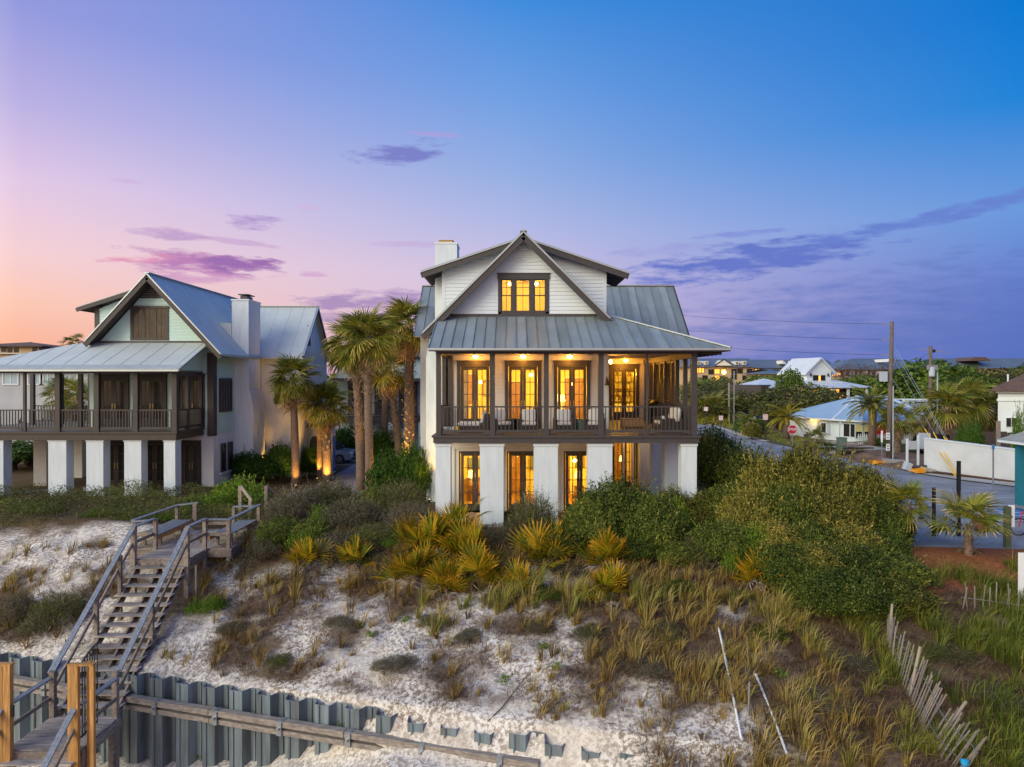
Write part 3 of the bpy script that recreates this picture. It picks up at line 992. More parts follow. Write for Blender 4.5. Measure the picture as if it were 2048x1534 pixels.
# louvred storm shutters closing the side of the porch
for y0, y1 in ((32.15, 33.1), (33.2, 34.25), (34.55, 35.6), (35.75, 36.75), (37.05, 38.0), (38.15, 39.2)):
    f = MB().box(7.52, 7.57, y0, y0 + .07, 5.06, 7.0).box(7.52, 7.57, y1 - .07, y1, 5.06, 7.0).box(7.52, 7.57, y0 + .07, y1 - .07, 5.06, 5.14).box(7.52, 7.57, y0 + .07, y1 - .07, 6.92, 7.0).build('shutter', M['trim'], H)
    sm = MB().bar((0, y0 + .07, 0), (0, y1 - .07, 0), .075, .012, up=(.6, 0, .8)).mesh('slat', M['trim'])
    for k in range(26):
        inst('slat', sm, f, (7.545, 0, 5.17 + k * .0685))
# porch roof: standing seam, hipped at the right
EY, EZ, TY, TZ = 28.35, 7.36, 32.15, 8.98
tv = Vector((0, TY - EY, TZ - EZ))
TL = tv.length
hipx0, hipx1 = 8.85, 4.55
def tt_(s):
    x = -3.41 + s
    return TL if x <= hipx1 else max(0, TL * (hipx0 - x) / (hipx0 - hipx1))
edg = list(np.arange(0, 12.26, .445)) + [12.26]
panels(H, 'porch_roof', (-3.41, EY, EZ), (1, 0, 0), tv, edg, lambda s: 0, tt_, M['metal'])
# right slope of the porch roof
sv = Vector((hipx1 - hipx0, 0, TZ - EZ))
SL = sv.length
edg2 = list(np.arange(0, 12.3, .5))
panels(H, 'porch_roof', (hipx0, EY, EZ), (0, 1, 0), sv, edg2, lambda s: 0, lambda s: min(SL, SL * s / (TY - EY)), M['metal'])
MB().bar((hipx0 + .02, EY - .02, EZ + .07), (hipx1, TY, TZ + .08), .16, .05).build('hip_cap', M['edge'], H)
mb = MB().bar((-3.43, EY - .02, EZ - .01), (hipx0, EY - .02, EZ - .01), .05, .085).bar((hipx0 + .01, EY, EZ - .03), (hipx0 + .01, 40.5, EZ - .03), .05, .12)
mb.build('roof_edge', M['edge'], H)
mb = MB().prism([(-3.38, EY + .03, EZ - .10), (7.66, EY + .03, EZ - .10), (7.66, 28.92, EZ - .02), (-3.38, 28.92, EZ - .02)], (0, 0, .05))
mb.prism([(8.80, EY + .03, EZ - .10), (8.80, 40.4, EZ - .10), (7.66, 40.4, EZ - .02), (7.66, EY + .03, EZ - .10)], (0, 0, .05))
mb.build('soffit', M['trim'], H)
for k in range(18):
    y = 29.2 + k * .62
    MB().bar((7.66, y, EZ - .10), (8.74, y, EZ - .16), .06, .11).build('rafter_tail', M['trim'], H)
MB().prism([(-3.38, EY + .1, EZ - .02), (-3.38, TY, EZ - .02), (-3.38, TY, TZ - .03)], (.06, 0, 0)).build('roof_end_board', M['trim'], H)
# steep front gable
AX, AZ, AY = .52, 12.74, 31.5
WY = 32.2
def gl(z):
    return AX - (AZ - .22 - z)
def gr(z):
    return AX + (AZ - .22 - z)
win = (AX - .62 - .55, AX + .62 + .52, 9.13, 10.95)
wx0, wx1 = PX(996, WY), PX(1098, WY)
wz0, wz1 = 9.14, PZ(548, WY)
op = [(wx0 + .12, wx1 - .12, wz0 + .1, wz1 - .22)]
mb = MB()
for za, zb in ((8.9, op[0][2]), (op[0][2], op[0][3]), (op[0][3], 12.45)):
    if za == op[0][2]:
        mb.prism([(gl(za), WY, za), (op[0][0], WY, za), (op[0][0], WY, zb), (gl(zb), WY, zb)], (0, .15, 0))
        mb.prism([(op[0][1], WY, za), (gr(za), WY, za), (gr(zb), WY, zb), (op[0][1], WY, zb)], (0, .15, 0))
    else:
        mb.prism([(gl(za), WY, za), (gr(za), WY, za), (gr(zb), WY, zb), (gl(zb), WY, zb)], (0, .15, 0))
mb.build('gable_wall', M['white'], H)
laps(MB(), WY, 9.14, 12.4, lambda z: gl(z) + .02, lambda z: gr(z) - .02, [(wx0, wx1, wz0, wz1)], h=.172).build('lap_siding', M['white'], H, kind='stuff')
MB().box(gl(9.1) + .05, gr(9.1) - .05, WY - .06, WY, 8.98, 9.13).build('base_board', M['trim'], H)
mb = MB()
for k in range(6):
    z = 11.62 + k * .11
    w = (gr(z) - gl(z)) / 2 * .52
    mb.box(AX - w, AX + w, WY - .045, WY - .024, z, z + .075)
mb.box(AX - .025, AX + .025, WY - .05, WY - .046, 11.55, 12.3).box(AX - .6, AX + .6, WY - .05, WY - .024, 11.52, 11.57)
mb.build('gable_vent', M['white'], H)
# triple gable window
f = MB()
f.box(wx0, wx0 + .15, WY - .05, WY + .05, wz0, wz1 - .25).box(wx1 - .15, wx1, WY - .05, WY + .05, wz0, wz1 - .25)
f.box(wx0 - .03, wx1 + .03, WY - .07, WY + .05, wz1 - .25, wz1).box(wx0 - .06, wx1 + .06, WY - .10, WY + .04, wz1 + .002, wz1 + .04).box(wx0, wx1, WY - .05, WY + .05, wz0 - .003, wz0 + .10)
m1, m2 = PX(1027.5, WY), PX(1064, WY)
f.box(m1 - .09, m1 + .09, WY - .04, WY + .05, wz0 + .10, wz1 - .25).box(m2 - .09, m2 + .09, WY - .04, WY + .05, wz0 + .10, wz1 - .25)
fr = f.build('triple_window', M['trim'], H)
for x0, x1 in ((wx0 + .15, m1 - .09), (m1 + .09, m2 - .09), (m2 + .09, wx1 - .15)):
    za, zb = wz0 + .10, wz1 - .25
    s = MB().box(x0, x0 + .05, WY - .01, WY + .03, za, zb).box(x1 - .05, x1, WY - .01, WY + .03, za, zb).box(x0 + .05, x1 - .05, WY - .01, WY + .03, za, za + .05).box(x0 + .05, x1 - .05, WY - .01, WY + .03, zb - .05, zb)
    zm = (za + zb) / 2
    s.box(x0 + .05, x1 - .05, WY - .012, WY + .032, zm - .025, zm + .025)
    xm = (x0 + x1) / 2
    s.box(xm - .012, xm + .012, WY - .005, WY + .025, za + .05, zm - .025).box(xm - .012, xm + .012, WY - .005, WY + .025, zm + .025, zb - .05)
    z3 = zm + (zb - zm) * .5
    s.box(x0 + .05, xm - .012, WY - .005, WY + .025, z3 - .012, z3 + .012).box(xm + .012, x1 - .05, WY - .005, WY + .025, z3 - .012, z3 + .012)
    s.build('sash', M['trim'], fr)
    for a, b in ((x0 + .05, xm - .012), (xm + .012, x1 - .05)):
        for c, d in ((za + .05, zm - .025), (zm + .025, z3 - .012), (z3 + .012, zb - .05)):
            MB().box(a, b, WY + .006, WY + .016, c, d).build('pane', M['glass'], fr)
# gable roof
for sd, xe in ((-1, -4.02), (1, 4.40)):
    L = abs(xe - AX) * math.sqrt(2)
    T = Vector((-sd, 0, 1))
    O = (xe, AY, AZ - abs(xe - AX))
    n = 13
    panels(H, 'gable_roof', O, (0, 1, 0), T, list(np.linspace(0, 6.2, n + 1)), lambda s: 0, lambda s, L=L: L, M['metal'])
    # rake board and metal edge
    a = Vector((xe, AY + .03, AZ - abs(xe - AX) - .19)); b = Vector((AX, AY + .03, AZ - .19))
    MB().bar(a, b, .06, .27, up=(0, 0, 1)).build('rake_board', M['trim'], H)
    MB().bar(a + Vector((0, -.03, .215)), b + Vector((0, -.03, .215)), .10, .06, up=(0, 0, 1)).build('rake_edge', M['edge'], H)
    # soffit under the overhang
    off = Vector((0, 0, -.20))
    p = [Vector((xe, AY + .06, AZ - abs(xe - AX))) + off, Vector((AX, AY + .06, AZ)) + off, Vector((AX, WY, AZ)) + off, Vector((xe, WY, AZ - abs(xe - AX))) + off]
    MB().prism(p, (0, 0, .09)).build('soffit', M['trim'], H)
MB().prism([(-4.0, AY + .08, 8.1), (-3.0, AY + .08, 9.05), (-3.0, AY + .08, 8.1)], (0, 4.2, 0)).build('eave_block', M['trim'], H)
MB().bar((AX, AY - .03, AZ + .09), (AX, 37.5, AZ + .09), .30, .05).build('ridge_cap', M['edge'], H)
# low wide dormer behind the gable
DY, DW = 33.0, 33.6
LP = (12.78 - 11.14) / 4.9
def dz(x):
    return 12.62 - abs(x - AX) * LP
mb = MB().prism([(-3.33, DW, 8.2), (-1.3, DW, 8.2), (-1.3, DW, dz(-1.3)), (-3.33, DW, dz(-3.33))], (0, .16, 0))
mb.prism([(2.35, DW, 8.2), (4.50, DW, 8.2), (4.50, DW, dz(4.5)), (2.35, DW, dz(2.35))], (0, .16, 0))
mb.prism([(-1.3, DW, 11.35), (2.35, DW, 11.35), (2.35, DW, dz(2.35)), (AX, DW, dz(AX)), (-1.3, DW, dz(-1.3))], (0, .16, 0))
mb.box(-3.33, -3.17, DW + .16, 37.0, 7.3, 11.2).box(4.34, 4.50, DW + .16, 37.0, 7.3, 11.2)
mb.build('dormer_wall', M['white'], H)
def dl(z):
    return max(-3.20, AX - (12.62 - z) / LP)
def dr(z):
    return min(4.38, AX + (12.62 - z) / LP)
laps(MB(), DW, 8.6, 12.5, dl, dr, [(-1.2, 2.25, 8, 11.3)], h=.175).build('lap_siding', M['white'], H, kind='stuff')
MB().box(-3.36, -3.20, DW - .03, DW + .1, 8.2, 11.22).build('corner_board', M['white'], H)
MB().box(4.38, 4.53, DW - .03, DW + .1, 8.2, 11.22).build('corner_board', M['white'], H)
for sd, xe in ((-1, -4.29), (1, 5.50)):
    ze = 12.80 - abs(xe - AX) * LP
    T = Vector((AX - xe, 0, 12.80 - ze))
    L = T.length
    panels(H, 'dormer_roof', (xe, DY, ze), (0, 1, 0), T, list(np.linspace(0, 3.9, 9)), lambda s: 0, lambda s, L=L: L, M['metal'])
    a = Vector((xe, DY + .03, ze - .16)); b = Vector((AX, DY + .03, 12.80 - .16))
    MB().bar(a, b, .06, .25).build('rake_board', M['trim'], H)
    MB().bar(a + Vector((0, -.03, .165)), b + Vector((0, -.03, .165)), .10, .055).build('rake_edge', M['edge'], H)
    MB().bar((xe, DY, ze - .02), (xe, DY + 3.9, ze - .02), .05, .09).build('roof_edge', M['edge'], H)
    for k in range(9):
        y = DY + .1 + k * .45
        x2 = AX + sd * (3.85 if sd < 0 else 3.97)
        MB().bar((xe - sd * .05, y, ze - .10), (x2, y, 12.80 - abs(x2 - AX) * LP - .10), .07, .14).build('rafter_tail', M['trim'], H)
    p = [Vector((xe, DY + .06, ze - .025)), Vector((AX, DY + .06, 12.775)), Vector((AX, DY + 3.9, 12.775)), Vector((xe, DY + 3.9, ze - .025))]
    MB().prism(p, (0, 0, .02)).build('soffit', M['trim'], H)
# rear wing with cross ridge
MB().box(-5.2, 4.30, 39.7, 39.9, -.2, 8.6).box(-5.2, 9.4, 46, 46.2, -.2, 8.6).box(9.2, 9.4, 39.91, 46, -.2, 8.6).box(-5.2, -5.0, 39.9, 46, -.2, 8.6).build('wing_wall', M['cream'], H)
MB().prism([(9.2, 39.9, 8.6), (9.2, 46, 8.6), (9.2, 42.95, 11.3)], (.2, 0, 0)).build('wing_gable', M['white'], H)
MB().box(8.0, 9.2, 39.72, 39.88, -.2, 8.6).build('wing_end_wall', M['trim'], H)
T = Vector((0, 3.9, 3.35))
panels(H, 'wing_roof', (-5.5, 39.1, 8.5), (1, 0, 0), T, list(np.arange(0, 15.5, .48)), lambda s: 0, lambda s: T.length, M['metal'])
T2 = Vector((0, -3.9, 3.35))
panels(H, 'wing_roof', (-5.5, 46.9, 8.5), (1, 0, 0), T2, list(np.arange(0, 15.5, .96)), lambda s: 0, lambda s: T.length, M['metal'])
MB().bar((-5.5, 43, 11.9), (9.9, 43, 11.9), .3, .06).build('ridge_cap', M['edge'], H)
MB().bar((9.9, 39.1, 8.44), (9.9, 43, 11.79), .06, .22).bar((9.9, 46.9, 8.44), (9.9, 43, 11.79), .06, .22).build('rake_board', M['trim'], H)
MB().box(-3.33, -3.17, 32.75, 39.7, -.2, 8.3).build('side_wall', M['cream'], H)
# chimney with its flared stack
mb = MB().prism([(-4.3, 35, -.2), (-3.33, 35, -.2), (-3.33, 35, 9.2), (-2.75, 35, 9.2), (-2.75, 35, 12.9), (-3.85, 35, 12.9), (-3.85, 35, 8.6), (-4.12, 35, 8.1), (-4.3, 35, 7.2)], (0, 1.5, 0))
ch = mb.build('chimney', M['stucco'], H)
MB().box(-3.88, -2.72, 34.97, 36.53, 12.9, 12.98).build('chimney_cap', M['white'], ch)
MB().box(-3.65, -3.0, 35.3, 36.2, 12.98, 13.12).box(-3.7, -2.95, 35.25, 36.25, 13.12, 13.15).build('flue', M['brass'], ch)
# porch lamps: flush domes on the ceiling and one wall lamp
for x, y, p in ((-1.66, 31.9, 32), (.51, 31.9, 32), (2.63, 31.9, 32), (6.3, 38.7, 95)):
    d = MB().lathe((x, y, 7.16), [(.05, .11), (.13, .10), (.13, .07)], 12).build('ceiling_lamp', M['dark'], H)
    MB().lathe((x, y, 7.09), [(.02, 0), (.08, .02), (.115, .07), (.11, .13)], 12).build('lamp_globe', M['lampglow'], d, smooth=True)
    plamp('porch_lamp', (x, y + .1, 6.98), p, (1, .38, .03), .1, H)
d = MB().box(4.5, 4.56, 32.9, 33.0, 6.95, 7.15).build('wall_lamp', M['dark'], H)
MB().lathe((4.64, 32.95, 6.86), [(.03, 0), (.07, .05), (.07, .16), (.04, .2)], 10).build('lamp_globe', M['lampglow'], d, smooth=True)
plamp('porch_lamp', (4.85, 32.95, 6.9), 12, (1, .38, .03), .08, H)
# under-porch lamps (warm light on the lower terrace)
for x, y, p in ((-1.7, 30.9, 9), (2.2, 30.9, 9), (6.2, 37.0, 45)):
    MB().lathe((x, y, 3.52), [(.07, 0), (.08, .045)], 10).build('recessed_lamp', M['lampglow'], H)
    plamp('porch_lamp', (x, y, 3.42), p, (1, .58, .2), .08, H)
# rooms behind the glass
def room(x0, x1, y0, y1, z0, z1, lights, nm):
    t = .06
    mb = MB().box(x0, x1, y1, y1 + t, z0, z1).box(x0 - t, x0, y0, y1, z0, z1).box(x1, x1 + t, y0, y1, z0, z1).box(x0, x1, y0, y1, z1, z1 + t)
    mb.build('room_wall', M['inwall'], H)
    MB().box(x0, x1, y0, y1, z0 - t, z0).build('room_floor', M['infurn'], H)
    for x, y, z, p in lights:
        l = MB().lathe((x, y, z), [(.02, -.08), (.09, -.04), (.09, .04), (.02, .08)], 10).build('room_lamp', M['lampglow'], H)
        plamp('room_light', (x, y, z - .25), p, WARM, .12, H)
room(-2.9, 4.2, 32.8, 38.2, 3.84, 7.0, [(-1.6, 35.8, 6.0, 216), (.95, 35.0, 6.35, 329), (3.1, 36.0, 5.9, 243)], 'living')
room(-2.9, 4.2, 32.8, 37.4, .02, 3.3, [(-1.5, 35.4, 2.2, 202), (.3, 34.2, 3.05, 230), (3.2, 35.6, 2.0, 230)], 'lower')
room(4.6, 9.0, 39.95, 44.5, 3.84, 7.0, [(6.5, 41.6, 6.7, 329)], 'kitchen')
room(4.6, 9.0, 39.95, 44.5, .02, 3.3, [(6.4, 41.6, 3.0, 297)], 'rear')
room(-.72, 1.76, 32.4, 36.4, 9.0, 11.1, [(-.1, 34.6, 10.85, 86), (1.2, 34.6, 10.85, 86)], 'loft')
# things in the rooms
M['shade'] = emit('lamp_shade_lit', (1, .66, .25), 2.6)
def rtag(mb, name, mat, label, cat, base):
    return mb.solo(name, mat, label, cat, base)
t = thing('framed_picture', 'framed picture on the lit wall behind the left upper porch door', 'picture', (-1.25, 38.1, 5.6))
MB().box(-1.6, -.9, 38.12, 38.18, 5.2, 6.1).build('frame', M['infurn'], t)
MB().box(-1.52, -.98, 38.105, 38.118, 5.28, 6.02).build('picture', M['greywall'], t)
t = thing('table_lamp', 'table lamp seen through the third upper porch door', 'lamp', (2.55, 36.6, 3.86))
MB().box(2.2, 2.9, 36.3, 36.9, 4.5, 4.56).box(2.24, 2.3, 36.34, 36.4, 3.86, 4.5).box(2.8, 2.86, 36.34, 36.4, 3.86, 4.5).box(2.24, 2.3, 36.8, 36.86, 3.86, 4.5).box(2.8, 2.86, 36.8, 36.86, 3.86, 4.5).build('table', M['infurn'], t)
MB().lathe((2.55, 36.6, 4.56), [(.12, 0), (.05, .06), (.09, .22), (.03, .42)], 10).build('lamp_base', M['inwhite'], t, smooth=True)
MB().lathe((2.55, 36.6, 4.98), [(.26, 0), (.19, .38)], 14).build('lamp_shade', M['shade'], t)
t = thing('kitchen_shelf', 'shelf wall of jars seen through the rear porch door', 'shelf', (6.4, 44.2, 3.86))
for k in range(5):
    MB().box(5.2, 7.6, 44.0, 44.4, 4.7 + k * .42, 4.74 + k * .42).build('shelf', M['infurn'], t)
    for j in range(9):
        MB().lathe((5.4 + j * .25 + random.uniform(-.05, .05), 44.15, 4.74 + k * .42), [(.06, 0), (.06, random.uniform(.12, .26)), (.03, .28)], 7).build('jar', M['inwhite'] if (j + k) % 3 else M['infurn'], t)
MB().box(5.1, 7.7, 43.4, 43.95, 3.86, 4.62).build('counter', M['inwhite'], t)
t = thing('armchair', 'pale armchair inside the middle upper porch door', 'armchair', (1.5, 35.6, 3.86))
MB().rbox(1.15, 1.85, 35.3, 36.0, 3.95, 4.3, .05).build('seat', M['infurn'], t)
MB().rbox(1.15, 1.85, 35.95, 36.15, 4.0, 4.95, .05).build('backrest', M['infurn'], t)
t = thing('curtain', 'cream curtain hanging inside the left upper porch door', 'curtain', (-2.25, 33.4, 3.86))
for k in range(7):
    MB().lathe((-2.55 + k * .075, 33.3, 3.9), [(.045, 0), (.035, 2.8)], 8).build('pleat', M['inwhite'], t)
t = thing('sideboard', 'wooden sideboard inside the left lower door', 'sideboard', (-1.6, 36.8, .02))
MB().rbox(-2.4, -1.0, 36.7, 37.2, .15, .95, .02).build('cabinet', M['infurn'], t)
for x in (-2.35, -1.05):
    MB().box(x - .03, x + .03, 36.75, 36.81, .02, .15).build('leg', M['infurn'], t)
for x0, x1, y, z0, z1 in ((-.2, .55, 38.16, 3.84, 6.0), (2.9, 3.9, 38.16, 3.84, 6.2), (-.1, .75, 37.36, .02, 2.2), (2.5, 3.1, 37.36, .02, 2.2), (6.5, 7.3, 44.46, .02, 2.3), (-2.6, -2.0, 38.16, 4.8, 6.4)):
    MB().box(x0 - .08, x1 + .08, y - .03, y, z0, z1 + .08).build('inner_door_frame', M['inwhite'], H)
    MB().box(x0, x1, y - .05, y - .031, z0, z1).build('inner_doorway', M['infurn'], H)
for x, y, z, w, h in ((-1.95, 37.3, 1.35, .8, .6), (1.2, 37.3, 1.3, .5, .9), (3.6, 37.3, 1.4, .5, .7), (5.6, 44.4, 1.3, .9, .7), (1.9, 38.1, 5.3, .6, .8)):
    t = thing('wall_art', 'dark framed picture on the room wall behind the %s' % {-1.95: 'left lower door', 1.2: 'second lower door', 3.6: 'third lower door', 5.6: 'rear lower door', 1.9: 'third upper door'}[x], 'picture', (x, y, z))
    MB().box(x - w / 2, x + w / 2, y - .04, y, z, z + h).build('frame', M['infurn'], t)
    MB().box(x - w / 2 + .06, x + w / 2 - .06, y - .05, y - .041, z + .06, z + h - .06).build('picture', M['boxgreen'], t)
for x, y, lab in ((3.35, 35.2, 'bright table lamp inside the third lower door'), (-2.05, 35.4, 'table lamp inside the left lower door'), (6.7, 42.4, 'table lamp inside the rear lower door')):
    t = thing('table_lamp', lab, 'lamp', (x, y, .02))
    MB().lathe((x, y, .02), [(.22, 0), (.22, .7), (.26, .72), (.26, .76)], 12).build('table', M['infurn'], t)
    MB().lathe((x, y, .78), [(.1, 0), (.04, .05), (.08, .2), (.02, .4)], 10).build('lamp_base', M['inwhite'], t, smooth=True)
    MB().lathe((x, y, 1.18), [(.22, 0), (.15, .34)], 14).build('lamp_shade', M['shade'], t)
t = thing('ceiling_fan', 'ceiling fan behind the gable window', 'fan', (.9, 34.0, 11.0))
MB().lathe((.9, 34, 10.82), [(.03, 0), (.10, .03), (.10, .12), (.02, .14), (.02, .5)], 10).build('motor', M['infurn'], t)
for k in range(5):
    a = k * 2 * math.pi / 5
    MB().bar((.9 + .1 * math.cos(a), 34 + .1 * math.sin(a), 10.88), (.9 + .62 * math.cos(a), 34 + .62 * math.sin(a), 10.88), .13, .015).build('blade', M['infurn'], t)

# ------------------------------------------------------------------ things on the porch
def lounge_chair(label, loc, rz):
    t = thing('wicker_armchair', label, 'armchair', loc, 'wicker armchairs along the upper porch')
    x, y, z = loc
    MB().rbox(x - .40, x + .40, y - .38, y + .38, z + .04, z + .30, .03).build('base', M['wicker'], t)
    MB().rbox(x - .40, x + .40, y + .27, y + .40, z + .24, z + .80, .04).build('backrest', M['wicker'], t)
    for s in (-1, 1):
        MB().rbox(x + s * .40 - .07, x + s * .40 + .07, y - .38, y + .36, z + .04, z + .58, .04).build('armrest', M['wicker'], t)
    MB().rbox(x - .31, x + .31, y - .40, y + .25, z + .30, z + .45, .05).build('seat_cushion', M['cushion'], t)
    MB().rbox(x - .30, x + .30, y + .12, y + .27, z + .44, z + .98, .06, rot=Matrix.Rotation(R(-8), 3, 'X')).build('back_cushion', M['cushion'], t)
    t.rotation_euler.z = rz
    return t
PZF = 3.835
lounge_chair('brown wicker armchair right of the first tall porch post, half turned right', (PX(1003, 30.8), 30.8, PZF), R(25))
lounge_chair('brown wicker armchair with white cushions below the second lit upper door', (PX(1058, 30.7), 30.7, PZF), 0)
lounge_chair('brown wicker armchair with white cushions right of the middle porch post', (PX(1128, 30.7), 30.7, PZF), 0)
lounge_chair('brown wicker armchair behind the fourth porch post below the bell', (PX(1190, 30.8), 30.8, PZF), R(-10))
t = thing('chaise_longue', 'brown wicker chaise with long white cushion at the left end of the porch', 'chaise', (PX(950, 30.4), 30.4, PZF))
x, y, z = PX(950, 30.4), 30.4, PZF
MB().rbox(x - .70, x + .55, y - .35, y + .35, z + .04, z + .28, .03).build('base', M['wicker'], t)
MB().rbox(x - .72, x + .26, y - .36, y + .36, z + .28, z + .46, .07).build('seat_cushion', M['cushion'], t)
MB().rbox(x + .30, x + .42, y - .34, y + .34, z + .40, z + .95, .05, rot=Matrix.Rotation(R(14), 3, 'Y')).build('back_cushion', M['cushion'], t)
MB().rbox(x + .42, x + .62, y - .38, y + .38, z + .1, z + .82, .04).build('backrest', M['wicker'], t)
for u, lab in ((1023, 'black side table between the left pair of porch armchairs'), (1160, 'dark green drum table between the right pair of porch armchairs')):
    x, y = PX(u, 30.9), 30.9
    t = thing('side_table', lab, 'side table', (x, y, PZF))
    MB().lathe((x, y, PZF), [(.20, 0), (.23, .06), (.23, .50), (.20, .52)], 16).build('drum', M['dark'] if u < 1100 else M['boxgreen'], t)
    MB().lathe((x, y, PZF + .52), [(.27, 0), (.27, .03)], 16).build('table_top', M['dark'], t)
x, y = PX(1264, 33.5), 33.5
t = thing('coffee_table', 'low wooden chest table in the lamp light at the right of the porch', 'table', (x, y, PZF))
MB().rbox(x - .50, x + .50, y - .35, y + .35, PZF + .05, PZF + .38, .02).build('chest', pm('amber_wood', (.42, .22, .07), .5, .4, 3, .2, stretch=(1, 6, 6)), t)
MB().rbox(x - .53, x + .53, y - .38, y + .38, PZF + .38, PZF + .43, .015).build('table_top', M['infurn'], t)
x, y = PX(1345, 31.0), 31.0
t = thing('wicker_sofa', 'brown wicker sofa with white pillows at the right end of the porch', 'sofa', (x, y, PZF))
MB().rbox(x - .75, x + .35, y - .8, y + .8, PZF + .05, PZF + .32, .03).build('base', M['wicker'], t)
MB().rbox(x + .28, x + .48, y - .85, y + .85, PZF + .05, PZF + .85, .05).build('backrest', M['wicker'], t)
for s in (-1, 1):
    MB().rbox(x - .72, x + .28, y + s * .80 - .08, y + s * .80 + .08, PZF + .05, PZF + .60, .04).build('armrest', M['wicker'], t)
MB().rbox(x - .68, x + .26, y - .70, y + .70, PZF + .32, PZF + .46, .05).build('seat_cushion', M['cushion'], t)
for yy, zz_, rr in ((-.72, .58, 10), (-.30, .66, 20), (.25, .64, 14)):
    MB().rbox(x - .05, x + .14, y + yy - .28, y + yy + .28, PZF + zz_ - .12, PZF + zz_ + .46, .08, 3, rot=Matrix.Rotation(R(rr), 3, 'Y')).build('pillow', M['cushion'], t)
MB().rbox(x - .62, x - .50, y - .86, y - .50, PZF + .40, PZF + .72, .05, rot=Matrix.Rotation(R(-10), 3, 'Y')).build('pillow', M['cushion'], t, label='small pale pillow on the left arm')
x, y = PX(1316, 36.5), 36.5
t = thing('covered_grill', 'black covered grill standing against the dark side shutters', 'grill', (x, y, PZF))
MB().lathe((x, y, PZF), [(.50, 0), (.52, .5), (.54, .85)], 14).build('cover', M['dark'], t)
MB().lathe((x, y, PZF + .85), [(.54, 0), (.46, .22), (.28, .38), (.05, .44)], 14).build('dome', M['dark'], t, smooth=True)
x, y, z = 4.38, 32.30, 0
t = thing('porch_bell', 'small dark bell on a bracket on the white corner board', 'bell', (x, y, 6.0))
MB().box(x - .03, x + .03, 32.40, 32.44, 6.02, 6.2).bar((x, 32.42, 6.15), (x, 32.25, 6.17), .025).lathe((x, 32.42, 6.2), [(.0, 0), (.03, .02), (.0, .07)], 6).build('bracket', M['dark'], t)
MB().lathe((x, 32.27, 5.86), [(.12, 0), (.095, .05), (.075, .16), (.05, .24), (.015, .28)], 12).build('bell_cup', M['trim2'], t, smooth=True)
MB().tube((x, 32.27, 5.86), (x + .01, 32.27, 5.42), .010, n=5).build('pull_cord', M['cushion'], t)
mb = MB()
for k, (dx, c) in enumerate(((0, 'boxgrey'), (.26, 'boxgrey'), (.52, 'yellow'))):
    x = PX(893, 30.6) + dx * 1.0
    t = MB().rbox(x - .11, x + .11, 30.4, 30.75, PZF, PZF + .22, .03).solo('storage_box', M[c], ('pale blue box nearest the left porch corner', 'grey box between the blue and the yellow box on the porch floor', 'yellow box on the porch floor beside the left door')[k], 'box', (x, 30.55, PZF))
x, y = -2.2, 29.9
t = thing('planter', 'mottled green planter pot beside the left lower door', 'planter', (x, y, 0.02))
MB().lathe((x, y, .02), [(.20, 0), (.24, .1), (.25, .5), (.28, .52), (.28, .6), (.22, .6), (.22, .52)], 14).build('pot', M['boxgreen'], t)
x, y = PX(1325, 31.4), 31.4
t = thing('planter', 'dark round pot at the foot of the right column', 'planter', (x, y, .02))
MB().lathe((x, y, .02), [(.16, 0), (.24, .15), (.25, .3), (.2, .42), (.22, .46), (.18, .46)], 14).build('pot', M['infurn'], t)
t = MB().box(PX(1346, 30.3) - .07, PX(1346, 30.3) + .07, 30.2, 30.34, 0, 1.1).solo('post_light', M['dark'], 'slim black post light beside the right column', 'post light', (PX(1346, 30.3), 30.27, 0))
t = thing('bench', 'low wooden bench below the third lower door', 'bench', (2.3, 29.9, .02))
MB().rbox(1.95, 2.95, 29.7, 30.1, .40, .46, .015).build('seat', M['infurn'], t)
for x in (2.05, 2.85):
    MB().box(x - .04, x + .04, 29.74, 30.06, .02, .40).build('leg', M['infurn'], t)

# ------------------------------------------------------------------ left neighbour house
N_ = thing('neighbour_house', 'mint green beach house with unlit dark doors and long zinc porch roof on the left', 'house', (-20, 35, .3))
T2M = M['trim2']
FZ, BZ0 = 3.5, 3.1
for x0, x1 in ((-28.4, -27.5), (-26.3, -25.45), (-23.2, -22.3), (-21.3, -20.45), (-19.4, -18.55), (-17.42, -16.85)):
    c = MB().box(x0, x1, 35, 35.62, -.1, 3.02).build('column', M['stucco'], N_)
    MB().box(x0 - .03, x1 + .03, 34.97, 35.65, 3.02, 3.1).build('column_cap', M['white'], c)
for x0, x1, y in ((-26.2, -25.5, 38.3), (-22.9, -22.2, 38.0), (-26.2, -25.5, 41.5)):
    MB().box(x0, x1, y, y + .6, -.1, 3.1).build('column', M['cream'], N_)
MB().box(-29, -16.7, 34.9, 45, -.3, .28).build('terrace', M['concrete'], N_)
MB().box(-29.5, -16.75, 34.9, 35.3, 3.1, 3.42).box(-17.0, -16.75, 35.3, 38, 3.1, 3.42).build('deck_band', T2M, N_)
MB().box(-29.5, -16.68, 34.83, 35.3, 3.422, 3.52).box(-17.05, -16.68, 35.3, 38, 3.422, 3.52).build('band_moulding', T2M, N_)
MB().box(-29.5, -17.0, 35.3, 38.0, 3.3, 3.50).box(-29.5, -23.1, 38.0, 45.0, 3.3, 3.50).build('deck', M['woodx'], N_)
